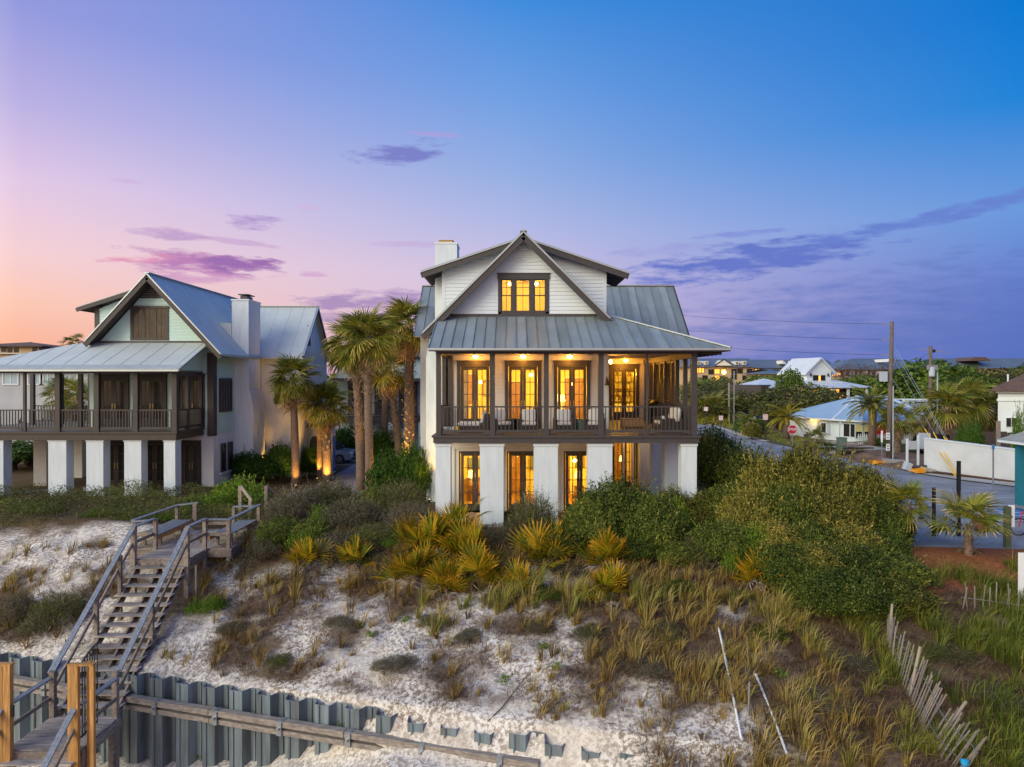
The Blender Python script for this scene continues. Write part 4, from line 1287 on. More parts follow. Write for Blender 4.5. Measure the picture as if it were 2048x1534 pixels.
# body
dops = [(-22.35, -20.95, 3.5, 6.2), (-20.28, -18.9, 3.5, 6.2)]
gops = [(-22.2, -20.85, .28, 2.75), (-20.1, -18.75, .28, 2.75), (-17.9, -17.0, .28, 2.75)]
wall_open(MB(), -23, -16.25, 3.1, 7.6, 38.1, 38.3, []).build('porch_wall', M['mint'], N_)
laps(MB(), 38.1, 3.5, 7.5, lambda z: -22.9, lambda z: -16.55, [(a - .15, b + .15, c, d + .3) for a, b, c, d in dops]).build('lap_siding', M['mint'], N_, kind='stuff')
MB().box(-23.0, -16.25, 38.1, 38.3, -.2, 3.1).build('ground_wall', M['cream'], N_)
for a, b, c, d in dops:
    french_door(N_, (a + b) / 2, 38.04, c, d, M['doordark'], trimw=.12, head=.2, lw=(b - a) / 2 - .01, glass=M['dglass'])
french_door(N_, -17.45, 38.04, 3.5, 6.2, M['doordark'], trimw=.12, head=.2, lw=.6, glass=M['dglass'])
for a, b, c, d in gops:
    french_door(N_, (a + b) / 2, 38.04, c, d, M['doordark'], trim=False, lw=(b - a) / 2 - .01, glass=M['dglass'], gbot=.3)
# right side wall: white below, mint siding above, corner boards
MB().box(-16.45, -16.25, 38.3, 43.3, -.2, 3.1).build('side_ground_wall', M['stucco'], N_)
MB().box(-16.45, -16.25, 38.3, 43.3, 3.1, 7.6).build('side_wall', M['mint'], N_)
laps(MB(), -16.25, 3.12, 7.45, lambda z: 38.35, lambda z: 41.1, [(38.7, 40.6, 4.2, 6.3)], axis='x', sgn=1).build('lap_siding', M['mint'], N_, kind='stuff')
MB().box(-16.55, -16.20, 38.0, 38.12, 3.05, 7.6).box(-16.27, -16.19, 38.13, 38.42, 3.05, 7.6).build('corner_board', T2M, N_)
f = simple_window(N_, 39.65, -16.22, 4.3, 6.2, 1.7, T2M, 4, 2, .12, axis='x', sgn=1)
simple_window(N_, 39.3, -16.22, .95, 2.55, .62, T2M, 1, 2, .07, axis='x', sgn=1)
simple_window(N_, 40.25, -16.22, .95, 2.55, .62, T2M, 1, 2, .07, axis='x', sgn=1)
MB().box(-16.30, -16.14, 38.85, 40.7, .84, .94).build('window_sill', M['white'], N_)
# porch posts and rails
for x in (-26.9, -24.4, -22.75, -20.8, -18.85, -16.9):
    w = .12 if x == -24.4 else .24
    MB().box(x - w / 2, x + w / 2, 35.0, 35.0 + w, 3.52, 6.45).build('porch_post', T2M, N_)
for y in (36.4, 38.0):
    MB().box(-16.98, -16.80, y - .09, y + .09, 3.52, 6.45).build('porch_post', T2M, N_)
for x, y in ((-25.0, 41.5), (-27.8, 40.6), (-26.4, 41), (-23.3, 41.8), (-23.6, 38.3)):
    MB().box(x - .1, x + .1, y - .1, y + .1, 3.5, 6.45).build('porch_post', T2M, N_)
px_ = (-26.9, -24.4, -22.75, -20.8, -18.85, -16.9)
for a, b in zip(px_, px_[1:]):
    railing(N_, (a + .13, 35.1), (b - .13, 35.1), 3.52, 4.62, T2M, max(8, int((b - a) / .165)), bal=.045)
railing(N_, (-16.9, 35.25), (-16.9, 36.3), 3.52, 4.62, T2M, 7, bal=.045)
railing(N_, (-16.9, 36.5), (-16.9, 37.9), 3.52, 4.62, T2M, 9, bal=.045)
railing(N_, (-28.6, 41.6), (-23.4, 41.6), 3.5, 4.6, T2M, 30, bal=.045, arch=False)
MB().box(-29.5, -16.76, 34.98, 35.22, 6.45, 6.62).box(-17.0, -16.78, 35.22, 38.0, 6.30, 6.55).box(-29, -23, 41.4, 41.6, 6.45, 6.6).build('porch_beam', T2M, N_)
laps(MB(), -16.84, 6.62, 7.7, lambda z: 35.3 + (z - 6.62) * 2.1, lambda z: 38.0, axis='x', sgn=1).build('lap_siding', M['mint'], N_, kind='stuff')
# porch roof: long zinc sheet roof with hip to the left
EYn, EZn, TYn, TZn = 34.4, 6.62, 37.9, 8.10
T = Vector((0, TYn - EYn, TZn - EZn))
TLn = T.length
X0n = -30.0
def ttn(s):
    x = X0n + s
    return TLn if x >= -23.0 else TLn * max(0, (x + 27.2)) / 4.2
panels(N_, 'porch_roof', (X0n, EYn, EZn), (1, 0, 0), T, list(np.arange(0, 13.4, .95)) + [13.62], lambda s: 0, lambda s: TLn * min(1, max(.05, 1 - .2 * (-23.2 - X0n - s))), M['metal2'], rib=.018)
mb = MB()
for k in range(150):      # corrugated lip along the eave
    x = X0n + .05 + k * .0905
    mb.bar((x, EYn - .012, EZn + .028), (x, EYn + .5, EZn + .245), .045, .02)
mb.build('corrugated_lip', M['metal2'], N_, kind='stuff')
MB().bar((X0n, EYn - .02, EZn - .05), (-16.38, EYn - .02, EZn - .05), .04, .09).bar((-16.36, EYn, EZn - .02), (-16.36, TYn, TZn - .02), .05, .12).build('roof_edge', M['edge'], N_)
MB().prism([(-28.1, EYn + .04, EZn - .06), (-16.42, EYn + .04, EZn - .06), (-16.42, TYn, TZn - .08), (-23.4, TYn, TZn - .08)], (0, 0, .03)).build('soffit', T2M, N_)
# front gable
ax, az, ay, wy = -19.3, 11.72, 37.0, 37.9
SLP = 1.09
def nl(z): return ax - (az - .26 - z) / SLP
def nr(z): return ax + (az - .26 - z) / SLP
MB().prism([(nl(7.6), wy, 7.6), (nr(7.6), wy, 7.6), (ax, wy, az - .26)], (0, .18, 0)).build('gable_wall', M['mint'], N_)
wa, wb, wz0, wz1 = PX(262, wy), PX(338, wy), PZ(681, wy) + .02, PZ(613, wy)
laps(MB(), wy, 8.22, 10.5, lambda z: nl(z) + .02, lambda z: nr(z) - .02, [(wa, wb, wz0, wz1)]).build('lap_siding', M['mint'], N_, kind='stuff')
MB().box(nl(8.1) + .05, nr(8.1) - .05, wy - .05, wy, 8.06, 8.2).build('base_board', T2M, N_)
mb = MB()
for k in range(7):
    z = 10.52 + k * .12
    mb.add([(nl(z), wy - .02, z), (nr(z), wy - .02, z), (nr(z + .11), wy - .005, z + .11), (nl(z + .11), wy - .005, z + .11)], [(0, 1, 2, 3)])
mb.box(ax - .03, ax + .03, wy - .04, wy - .021, 10.5, 11.35).build('gable_vent', T2M, N_)
w3 = (wb - wa) / 3
f = MB().box(wa - .04, wb + .04, wy - .09, wy, wz1 - .10, wz1 + .02).box(wa, wa + .1, wy - .07, wy, wz0, wz1 - .1).box(wb - .1, wb, wy - .07, wy, wz0, wz1 - .1).box(wa + .1, wb - .1, wy - .07, wy, wz0, wz0 + .12).build('triple_window', T2M, N_)
for k in range(3):
    x0, x1 = wa + .1 + k * (wb - wa - .2) / 3, wa + .1 + (k + 1) * (wb - wa - .2) / 3
    za, zb = wz0 + .12, wz1 - .1
    s = MB().box(x0, x0 + .07, wy - .055, wy, za, zb).box(x1 - .07, x1, wy - .055, wy, za, zb).box(x0 + .07, x1 - .07, wy - .055, wy, (za + zb) / 2 - .03, (za + zb) / 2 + .03)
    xm = (x0 + x1) / 2
    s.box(xm - .015, xm + .015, wy - .045, wy, za, (za + zb) / 2 - .03).box(xm - .015, xm + .015, wy - .045, wy, (za + zb) / 2 + .03, zb).build('sash', T2M, f)
    for a, b in ((x0 + .07, xm - .015), (xm + .015, x1 - .07)):
        for c, d in ((za, (za + zb) / 2 - .03), ((za + zb) / 2 + .03, zb)):
            MB().box(a, b, wy - .03, wy - .02, c, d).build('pane', M['adg'], f)
for sd, xe in ((-1, -22.6), (1, -15.4)):
    dx = abs(xe - ax)
    T = Vector((-sd, 0, SLP))
    L = dx * math.sqrt(1 + SLP * SLP)
    d_end = 18 if sd > 0 else 18
    panels(N_, 'main_roof', (xe, ay, az - dx * SLP), (0, 1, 0), T, list(np.arange(0, d_end + .1, .9)), lambda s: 0, lambda s, L=L: L, M['metal2'], rib=.015)
    a = Vector((xe, ay + .03, az - dx * SLP - .19)); b = Vector((ax, ay + .03, az - .19))
    MB().bar(a, b, .06, .26).build('rake_board', T2M, N_)
    MB().bar(a + Vector((0, -.03, .2)), b + Vector((0, -.03, .2)), .08, .06).build('rake_edge', M['edge'], N_)
    MB().prism([(xe, ay + .06, az - dx * SLP - .16), (ax, ay + .06, az - .16), (ax, wy + .2, az - .16), (xe, wy + .2, az - dx * SLP - .16)], (0, 0, .08)).build('soffit', T2M, N_)
MB().bar((-15.38, ay, az - 3.9 * SLP - .05), (-15.38, 43, az - 3.9 * SLP - .05), .06, .12).build('roof_edge', M['edge'], N_)
MB().bar((ax, ay - .02, az + .06), (ax, 55, az + .06), .26, .05).build('ridge_cap', M['edge'], N_)
# left shed dormer
yd = 38.5
MB().prism([(-22.85, yd, 7.8), (-20.2, yd, 7.8), (-20.2, yd, 11.0), (-22.85, yd, 9.95)], (0, 6, 0)).build('dormer_wall', M['mint'], N_)
laps(MB(), yd, 8.0, 10.9, lambda z: max(-22.7, -22.85 + max(0, (z - 9.95)) * 2.5), lambda z: -20.3).build('lap_siding', M['mint'], N_, kind='stuff')
MB().box(-22.92, -22.68, yd - .06, yd + .2, 7.8, 9.98).build('corner_board', T2M, N_)
T = Vector((3.1, 0, 1.0))
panels(N_, 'dormer_roof', (-23.65, 38.0, 10.02), (0, 1, 0), T, list(np.arange(0, 7.3, .9)), lambda s: 0, lambda s: 3.5, M['metal2'], rib=.015)
MB().bar((-23.65, 38.02, 9.9), (-20.3, 38.02, 10.98), .05, .20).bar((-23.66, 38, 9.95), (-23.66, 45, 9.95), .05, .12).build('rake_board', T2M, N_)
MB().prism([(-23.6, 38.05, 9.97), (-22.8, 38.05, 10.2), (-22.8, 45, 10.2), (-23.6, 45, 9.97)], (0, 0, .03)).build('soffit', T2M, N_)
# chimney with flared foot
mb = MB().prism([(-16.4, 41.0, -.2), (-15.15, 41.0, -.2), (-15.15, 41.0, 4.2), (-15.22, 41.0, 4.8), (-15.42, 41.0, 5.6), (-15.42, 41.0, 10.75), (-16.4, 41.0, 10.75)], (0, 1.9, 0))
ch = mb.build('chimney', M['stucco'], N_)
MB().box(-16.44, -15.38, 40.96, 42.94, 10.75, 10.84).build('chimney_cap', M['white'], ch)
MB().box(-16.1, -15.7, 41.5, 42.4, 10.84, 11.08).box(-16.2, -15.6, 41.4, 42.5, 11.14, 11.19).build('flue', M['trim'], ch)
MB().prism([(-17.2, 40.98, 9.42), (-16.42, 40.98, 9.42), (-16.42, 40.98, 8.55)], (0, 2.0, 0)).build('roof_cricket', M['metal2'], N_)
# east wing
MB().box(-16.25, -13.1, 43.3, 43.5, -.2, 7.9).box(-13.3, -13.1, 43.5, 49.5, -.2, 7.9).box(-16.2, -13.3, 49.3, 49.5, -.2, 7.9).build('wing_wall', M['cream'], N_)  # white stucco wall; the uplight's warm wash is put into its cream colour
MB().prism([(-13.1, 43.3, 7.9), (-13.1, 49.5, 7.9), (-13.1, 46.3, 10.75)], (-.2, 0, 0)).build('wing_gable', M['white'], N_)
MB().box(-16.2, -15.45, 43.18, 43.3, 3.1, 7.5).build('wing_siding', M['mint'], N_)
simple_window(N_, PX(564, 43.3), 43.27, 4.6, 6.0, .85, T2M, 2, 2, .09)
simple_window(N_, -15.75, 43.16, 4.4, 6.3, .5, T2M, 1, 2, .09)
simple_window(N_, 45.0, -13.07, 8.3, 9.6, .5, T2M, 1, 2, .09, axis='x', sgn=1)
T = Vector((0, 3.4, 3.4))
panels(N_, 'wing_roof', (-19.6, 42.75, 7.5), (1, 0, 0), T, list(np.arange(0, 6.9, .85)), lambda s: max(0, min(T.length, 4.45 - s) if s < 4.2 else 0), lambda s: T.length, M['metal2'], rib=.015)
panels(N_, 'wing_roof', (-19.6, 49.7, 7.35), (1, 0, 0), Vector((0, -3.55, 3.55)), list(np.arange(0, 6.9, .85)), lambda s: 0, lambda s: 5.02, M['metal2'], rib=.015)
MB().bar((-12.78, 42.75, 7.42), (-12.78, 46.15, 10.84), .06, .24).bar((-12.78, 49.7, 7.28), (-12.78, 46.15, 10.84), .06, .24).build('rake_board', T2M, N_)
MB().bar((-12.74, 42.75, 7.56), (-12.74, 46.15, 10.98), .10, .05).bar((-18.8, 46.15, 10.96), (-12.75, 46.15, 10.96), .26, .05).bar((-15.4, 42.73, 7.45), (-12.75, 42.73, 7.45), .05, .12).build('roof_edge', M['edge'], N_)
MB().prism([(-12.82, 42.8, 7.40), (-12.82, 46.15, 10.76), (-13.1, 46.15, 10.76), (-13.1, 42.8, 7.40)], (0, 0, .04)).build('soffit', T2M, N_)
# garage block with arched door and balcony
MB().box(-13.1, -11.75, 45.0, 45.2, -.2, 3.1).box(-11.95, -11.75, 45.2, 46.6, -.2, 3.1).build('garage_wall', M['stucco'], N_)
MB().box(-11.75, -11.55, 44.9, 45.1, -.2, 3.1).build('garage_post', M['white'], N_)
MB().box(-11.74, -11.70, 45.3, 46.4, .1, 2.4).build('garage_door', M['carblue'], N_)
pts = []
for k in range(13):
    a = math.pi * k / 12
    pts.append((-12.66 + .33 * math.cos(a), 44.93, 1.95 + .55 * math.sin(a)))
MB().prism([(-12.99, 44.93, .3)] + pts[::-1] + [(-12.33, 44.93, .3)], (0, .07, 0)).build('arched_shutter', M['trim'], N_)
MB().box(-13.1, -11.5, 44.6, 46.5, 3.1, 3.35).build('balcony_floor', T2M, N_)
railing(N_, (-13.05, 44.65), (-11.55, 44.65), 3.35, 4.5, T2M, 12, arch=False)
# small things on the neighbour's patio
t = thing('ladder', 'white ladder lying flat on the patio at far left', 'ladder', (-24.4, 36.4, .3))
MB().bar((-25.4, 36.0, .36), (-23.4, 37.2, .36), .05, .07).bar((-25.2, 35.65, .36), (-23.2, 36.85, .36), .05, .07).build('rail', M['zinc'], t)
for k in range(8):
    f_ = (k + .5) / 8
    MB().bar((-25.4 + 2 * f_, 36.0 + 1.2 * f_, .36), (-25.2 + 2 * f_, 35.65 + 1.2 * f_, .36), .03).build('rung', M['zinc'], t)
MB().rbox(-22.4, -21.5, 36.5, 37.0, .28, .5, .02).box(-22.3, -21.6, 36.55, 36.95, .502, .56).solo('storage_chest', M['boxgrey'], 'grey storage chest on the patio between two white columns', 'chest', (-22, 36.7, .28))
t = thing('porch_table', 'dark table set on the long left porch', 'table', (-23.9, 39.2, 3.5))
MB().box(-24.6, -23.2, 38.8, 39.6, 4.2, 4.25).build('table_top', T2M, t)
for dx in (-.6, .6):
    for dy in (-.3, .3):
        MB().box(-23.9 + dx - .03, -23.9 + dx + .03, 39.2 + dy - .03, 39.2 + dy + .03, 3.5, 4.2).build('leg', T2M, t)
# garden uplights grazing the palms and walls
def uplight(label, loc, to, power, size=75):
    t = thing('garden_uplight', label, 'garden light', loc, 'garden uplights')
    x, y, z = loc
    MB().lathe((x, y, z), [(.05, 0), (.06, .04), (.07, .14), (.06, .145)], 8).build('housing', M['dark'], t)
    MB().lathe((x, y, z + .146), [(.05, 0), (.045, .01)], 8).build('lens', M['lens'], t)
    spot('uplight', (x, y, z + .2), to, power, (1, .52, .08), size, t)

# ------------------------------------------------------------------ house behind the palms
Q = thing('rear_beach_house', 'pale blue house with dark balcony half hidden behind the palms', 'house', (-10, 58, 0))
MB().box(-14.5, -6.9, 58, 66, 0, 8.2).build('wall', M['bluewall'], Q)
laps(MB(), 58, 3.2, 8.2, lambda z: -14.4, lambda z: -7.0, h=.2).build('lap_siding', M['bluewall'], Q, kind='stuff')
MB().prism([(-15, 57.4, 8.0), (-6.3, 57.4, 8.0), (-10.7, 57.4, 10.6)], (0, 9, 0)).build('roof', M['greyroof'], Q)
MB().bar((-6.3, 57.36, 7.95), (-10.7, 57.36, 10.6), .06, .3).bar((-15, 57.36, 7.95), (-10.7, 57.36, 10.6), .06, .3).build('rake_board', M['trim'], Q)
MB().box(-14.4, -6.9, 56.0, 58, 2.75, 3.15).build('balcony_floor', M['trim'], Q)
for x in (-14.2, -11.9, -9.6, -7.2):
    MB().box(x - .3, x + .3, 56.1, 56.7, 0, 2.75).build('column', M['stucco'], Q)
    MB().box(x - .1, x + .1, 56.05, 56.25, 3.15, 6.0).build('porch_post', M['trim'], Q)
MB().box(-14.4, -6.9, 55.7, 58, 6.0, 6.25).build('porch_roof', M['trim'], Q)
for a in (-14.1, -11.8, -9.5):
    railing(Q, (a, 56.15), (a + 2.1, 56.15), 3.15, 4.3, M['trim'], 13, arch=False)
for x in (-12.8, -10.6, -8.6):
    french_door(Q, x, 57.95, 3.2, 5.7, M['trim'], lw=.6, glass=M['dglass'], handles=False)
MB().box(-6.9, -3.0, 56.2, 56.5, 0, 4.6).solo('wood_fence', M['darkwood'], 'dark board fence between the palms and the main house', 'fence', (-5, 56.3, 0))

# ------------------------------------------------------------------ far buildings
def hip_roof(mb, x0, x1, y0, y1, z0, z1, inset=None):
    i = inset if inset is not None else (y1 - y0) / 2
    ym = (y0 + y1) / 2
    mb.add([(x0, y0, z0), (x1, y0, z0), (x1, y1, z0), (x0, y1, z0), (x0 + i, ym, z1), (x1 - i, ym, z1), (x0, y0, z0 - .15), (x1, y0, z0 - .15), (x1, y1, z0 - .15), (x0, y1, z0 - .15)],
           [(0, 1, 5, 4), (1, 2, 5), (2, 3, 4, 5), (3, 0, 4), (0, 6, 7, 1), (1, 7, 8, 2), (2, 8, 9, 3), (3, 9, 6, 0), (6, 9, 8, 7)])
    return mb
def win(parent, x, y, z, w, h, glass, frame=None, fr=.12):
    f = MB().box(x - w / 2, x + w / 2, y - .08, y + .02, z, z + fr).box(x - w / 2, x + w / 2, y - .08, y + .02, z + h - fr, z + h).box(x - w / 2, x - w / 2 + fr, y - .08, y + .02, z + fr, z + h - fr).box(x + w / 2 - fr, x + w / 2, y - .08, y + .02, z + fr, z + h - fr).box(x - fr / 3, x + fr / 3, y - .06, y + .02, z + fr, z + h - fr).build('window', frame or M['trim'], parent)
    MB().box(x - w / 2 + fr, x - fr / 3, y - .03, y - .01, z + fr, z + h - fr).build('pane', glass, f)
    MB().box(x + fr / 3, x + w / 2 - fr, y - .03, y - .01, z + fr, z + h - fr).build('pane', glass, f)
Y = 200
B1 = thing('apartment_building', 'tan apartment block with grey roof, small gable and dormers nearest the porch', 'building', (PX(1450, Y), Y, 0))
xa, xb = PX(1380, Y), PX(1507, Y)
ze, zr = PZ(734, Y), PZ(719.5, Y)
MB().box(xa, xb, Y, Y + 14, 0, ze).build('wall', M['tanwall'], B1)
MB().prism([(xa - 1, Y - 1, ze), (xa - 1, Y + 15, ze), (xa - 1, Y + 7, zr + .6)], (xb - xa + 2, 0, 0)).build('roof', M['greyroof'], B1)
for u in (1397, 1412, 1473, 1488):
    x = PX(u, Y)
    d = MB().box(x - .4, x + .6, Y - .2, Y + 4, ze + .6, ze + 1.7).build('dormer', M['cream'], B1)
    MB().box(x - .2, x + .4, Y - .26, Y - .2, ze + .75, ze + 1.5).build('pane', M['infurn'], d)
x0, x1 = PX(1428, Y), PX(1462, Y)
MB().prism([(x0, Y - 1.2, ze + .4), (x1, Y - 1.2, ze + .4), ((x0 + x1) / 2, Y - 1.2, ze + 2.0)], (0, 6, 0)).build('gable', M['cream'], B1)
MB().bar((x0 - .3, Y - 1.3, ze + .4), ((x0 + x1) / 2, Y - 1.3, ze + 2.2), .2, .3).bar((x1 + .3, Y - 1.3, ze + .4), ((x0 + x1) / 2, Y - 1.3, ze + 2.2), .2, .3).build('rake_board', M['trim'], B1)
for u, v, l in ((1397, 739, 1), (1403, 739, 1), (1422, 742, 0), (1434, 741, 1), (1447, 741, 1), (1468, 741, 0), (1480, 740, 0), (1499, 741, 0), (1468, 752, 0), (1434, 754, 1), (1410, 754, 0), (1490, 754, 0)):
    win(B1, PX(u, Y), Y, PZ(v, Y) - 1.0, 1.6, 1.5, M['farglow'] if l else M['dglass'])
x = PX(1448, Y - 3)
l_ = thing('street_lamp', 'bright amber lamp glowing before the tan apartment block', 'lamp', (x, Y - 3, 3))
MB().tube((x, Y - 3, 0), (x, Y - 3, PZ(750, Y - 3)), .12).build('pole', M['dark'], l_)
MB().lathe((x, Y - 3, PZ(749, Y - 3)), [(.1, 0), (.55, .3), (.55, .9), (.1, 1.2)], 8).build('lamp_globe', emit('amber_lamp', (1, .60, .12), 9), l_)
B2 = thing('apartment_building', 'long grey roofed block behind the white tower house', 'building', (PX(1560, 215), 215, 0))
Y = 215
xa, xb = PX(1507, Y), PX(1668, Y)
MB().box(xa, xb, Y, Y + 14, 0, PZ(736, Y)).build('wall', M['tanwall'], B2)
MB().prism([(xa - 1, Y - 1.5, PZ(736, Y)), (xa - 1, Y + 15, PZ(736, Y)), (xa - 1, Y + 7, PZ(718, Y))], (xb - xa + 2, 0, 0)).build('roof', M['greyroof'], B2)
for u in (1512, 1518, 1524, 1670):
    win(B2, PX(u, Y), Y, PZ(745, Y), .9, 1.2, M['farglow'])
for u in (1561, 1585):
    MB().prism([(PX(u, Y), Y - 1, PZ(728, Y)), (PX(u + 10, Y), Y - 1, PZ(728, Y)), (PX(u + 2, Y), Y - 1, PZ(721, Y))], (0, 5, 0)).build('dormer', M['cream'], B2)
B3 = thing('apartment_building', 'low tan pavilion with grey hip roof among the trees', 'building', (PX(1545, 170), 170, 0))
Y = 170
MB().box(PX(1520, Y), PX(1570, Y), Y, Y + 10, 0, PZ(747, Y)).build('wall', M['tanwall'], B3)
hip_roof(MB(), PX(1514, Y), PX(1585, Y), Y - 1, Y + 11, PZ(747, Y), PZ(737, Y)).build('roof', M['greyroof'], B3)
B4 = thing('apartment_building', 'wide grey roofed apartment block behind the bare trees and the tall utility pole', 'building', (PX(1760, 190), 190, 0))
Y = 190
xa, xb = PX(1676, Y), PX(1880, Y)
MB().box(xa, xb, Y, Y + 16, 0, PZ(738, Y)).build('wall', M['tanwall'], B4)
hip_roof(MB(), xa - 1.5, xb + 1.5, Y - 1.5, Y + 17.5, PZ(738, Y), PZ(715, Y)).build('roof', M['greyroof'], B4)
MB().prism([(PX(1768, Y), Y - 1.8, PZ(724, Y)), (PX(1778, Y), Y - 1.8, PZ(724, Y)), (PX(1773, Y), Y - 1.8, PZ(718, Y))], (0, 8, 0)).build('gable', M['cream'], B4)
for u in range(1684, 1860, 13):
    win(B4, PX(u, Y), Y, PZ(752, Y), 1.1, 1.5, M['dglass'])
    if u % 2:
        MB().box(PX(u + 6, Y) - .6, PX(u + 6, Y) + .6, Y - .5, Y, 0, PZ(742, Y)).build('pier', M['cream'], B4)
for u in (1665, 1675):
    win(B4, PX(u, Y) + .2, Y - .2, PZ(752, Y), 1.3, 1.0, M['farglow'])
B5 = thing('apartment_building', 'long dark grey roof on the skyline at far right', 'building', (PX(1960, 230), 230, 0))
Y = 230
xa, xb = PX(1840, Y), PX(2200, Y)
MB().box(xa, xb, Y, Y + 16, 0, PZ(735, Y)).build('wall', M['tanwall'], B5)
hip_roof(MB(), xa - 1.5, xb + 1.5, Y - 1.5, Y + 17.5, PZ(736, Y), PZ(715, Y)).build('roof', M['greyroof'], B5)
MB().prism([(PX(1930, Y), Y - 1.8, PZ(722, Y)), (PX(1975, Y), Y - 1.8, PZ(722, Y)), (PX(1964, Y), Y - 1.8, PZ(714.5, Y)), (PX(1942, Y), Y - 1.8, PZ(714.5, Y))], (0, 9, 0)).build('dormer', M['brownroof'], B5)
# white tower house
W = thing('tower_house', 'white two storey house with steep gabled top and small balcony', 'house', (PX(1640, 105), 105, 0))
def wloc(mb):
    c, s = math.cos(R(14)), math.sin(R(14))
    ox, oy = PX(1638, 105), 105
    mb.v = [(ox + x * c - y * s, oy + x * s + y * c, z) for x, y, z in mb.v]
    return mb
YT = 105
zb, zE, zA = PZ(772, YT), PZ(741, YT), PZ(715, YT)
wloc(MB().box(-2.1, 2.1, 0, 6, zb - 1, zE)).build('tower_wall', M['white'], W)
wloc(MB().prism([(-2.1, 0, zE), (2.1, 0, zE), (0, 0, zA - .15)], (0, 6, 0))).build('tower_gable', M['white'], W)
for s in (-1, 1):
    wloc(MB().prism([(s * 2.75, -.6, zE - .45), (0, -.6, zA), (0, -.6, zA - .2), (s * 2.75, -.6, zE - .65)], (0, 7, 0))).build('tower_roof', M['whiteroof'], W)
for s in (-1, 1):
    wloc(MB().box(s * .55 - .5, s * .55 + .5, -.08, 0, zE - 2.6, zE - .7)).build('balcony_door', M['dglass'], W)
wloc(MB().box(-.12, .2, -.10, -.081, zE - 2.4, zE - .75)).build('lit_pane', M['farglow'], W)
for s in (-1, 1):
    wloc(MB().lathe((s * 1.5, -.15, zE - .8), [(.22, 0), (.05, .4)], 8)).build('wall_lamp', M['trim'], W)
wloc(MB().box(-1.3, 2.9, -1.6, 0, zE - 2.75, zE - 2.6)).build('balcony_floor', M['white'], W)
wloc(MB().box(-1.3, 2.9, -1.6, -1.52, zE - 1.85, zE - 1.75).box(2.82, 2.9, -1.52, 0, zE - 1.85, zE - 1.75)).build('balcony_rail', M['white'], W)
mb = MB()
for k in range(22):
    mb.box(-1.3 + k * .2, -1.26 + k * .2, -1.58, -1.54, zE - 2.6, zE - 1.85)
wloc(mb).build('balusters', M['white'], W, kind='stuff')
x0, x1 = -9, 6.6
zr_, ze_ = PZ(757, YT), PZ(774, YT)
wloc(MB().prism([(-11, -3.5, ze_), (6.6, -3.5, ze_), (2.3, 1, zr_), (-6, 1, zr_)], (0, 0, -.12)).add([(6.6, -3.5, ze_), (6.6, 9, ze_), (2.3, 5, zr_), (2.3, 1, zr_)], [(0, 1, 2, 3)])).build('lower_roof', M['whiteroof'], W)
wloc(MB().box(-10, 5.6, -.2, 8, 0, ze_ + .3)).build('lower_wall', M['trim'], W)
for x in (-8, -4, .2, 2.6, 5.8):
    wloc(MB().box(x - .15, x + .15, -3.2, -2.9, 0, ze_)).build('porch_post', M['white'], W)
wloc(MB().box(-10, 6, -3.2, -.2, 2.0, 2.25)).build('porch_floor', M['white'], W)
mb = MB()
for k in range(60):
    mb.box(-9.9 + k * .27, -9.84 + k * .27, -3.1, -3.04, 2.25, 3.1)
mb.box(-10, 6, -3.12, -3.02, 3.1, 3.2)
wloc(mb).build('porch_balusters', M['white'], W, kind='stuff')
for x, w, z, h in ((-.7, .9, 4.2, .5), (2.2, 2.2, 4.2, .5), (1.7, .9, 2.5, 1.3), (3.6, .9, 2.5, 1.3)):
    wloc(MB().box(x - w / 2, x + w / 2, -.27, -.205, z, z + h)).build('lit_window', M['farglow'], W)
# white roofed wing among trees
Z_ = thing('garden_house', 'low white roofed house peeping above the trees left of the tower house', 'house', (PX(1535, 118), 118, 0))
MB().box(PX(1514, 118), PX(1575, 118), 118, 126, 0, PZ(770, 118)).build('wall', M['white'], Z_)
hip_roof(MB(), PX(1508, 118), PX(1582, 118), 117, 127, PZ(770, 118), PZ(757, 118), 3).build('roof', M['whiteroof'], Z_)
# cottage with pale blue roof
K = thing('cottage', 'white cottage with pale blue metal roof and red door', 'house', (36, 72, 0))
fp = [(30.9, 76), (32.6, 70.6), (34.0, 68), (41, 68), (44, 71), (44, 81), (32, 81)]
WZ = 2.15
mb = MB()
n = len(fp)
mb.prism([(x, y, 0) for x, y in fp], (0, 0, WZ))
mb.build('wall', M['white'], K)
ap = [(36.6, 74.2, 4.45), (40.2, 75.5, 4.45)]
c = Vector((37, 74.3, 0))
ev = [tuple(c + (Vector((x, y, 0)) - c) * 1.09) for x, y in fp]
mb = MB()
mb.add([(x, y, WZ + .02) for x, y, _ in ev] + ap, [(0, 1, 7), (1, 2, 7), (2, 3, 8, 7), (3, 4, 8), (4, 5, 8), (5, 6, 7, 8), (6, 0, 7)])
mb.build('roof', M['blueroof'], K)
for i in (1, 2, 3):
    MB().bar((ev[i][0], ev[i][1], WZ + .04), (*ap[0 if i < 3 else 1][:2], 4.48), .28, .05).build('hip_cap', M['whiteroof'], K)
mb = MB()
for i in range(n):
    a, b = ev[i], ev[(i + 1) % n]
    mb.bar((a[0], a[1], WZ - .05), (b[0], b[1], WZ - .05), .08, .16)
mb.build('gutter', M['white'], K)
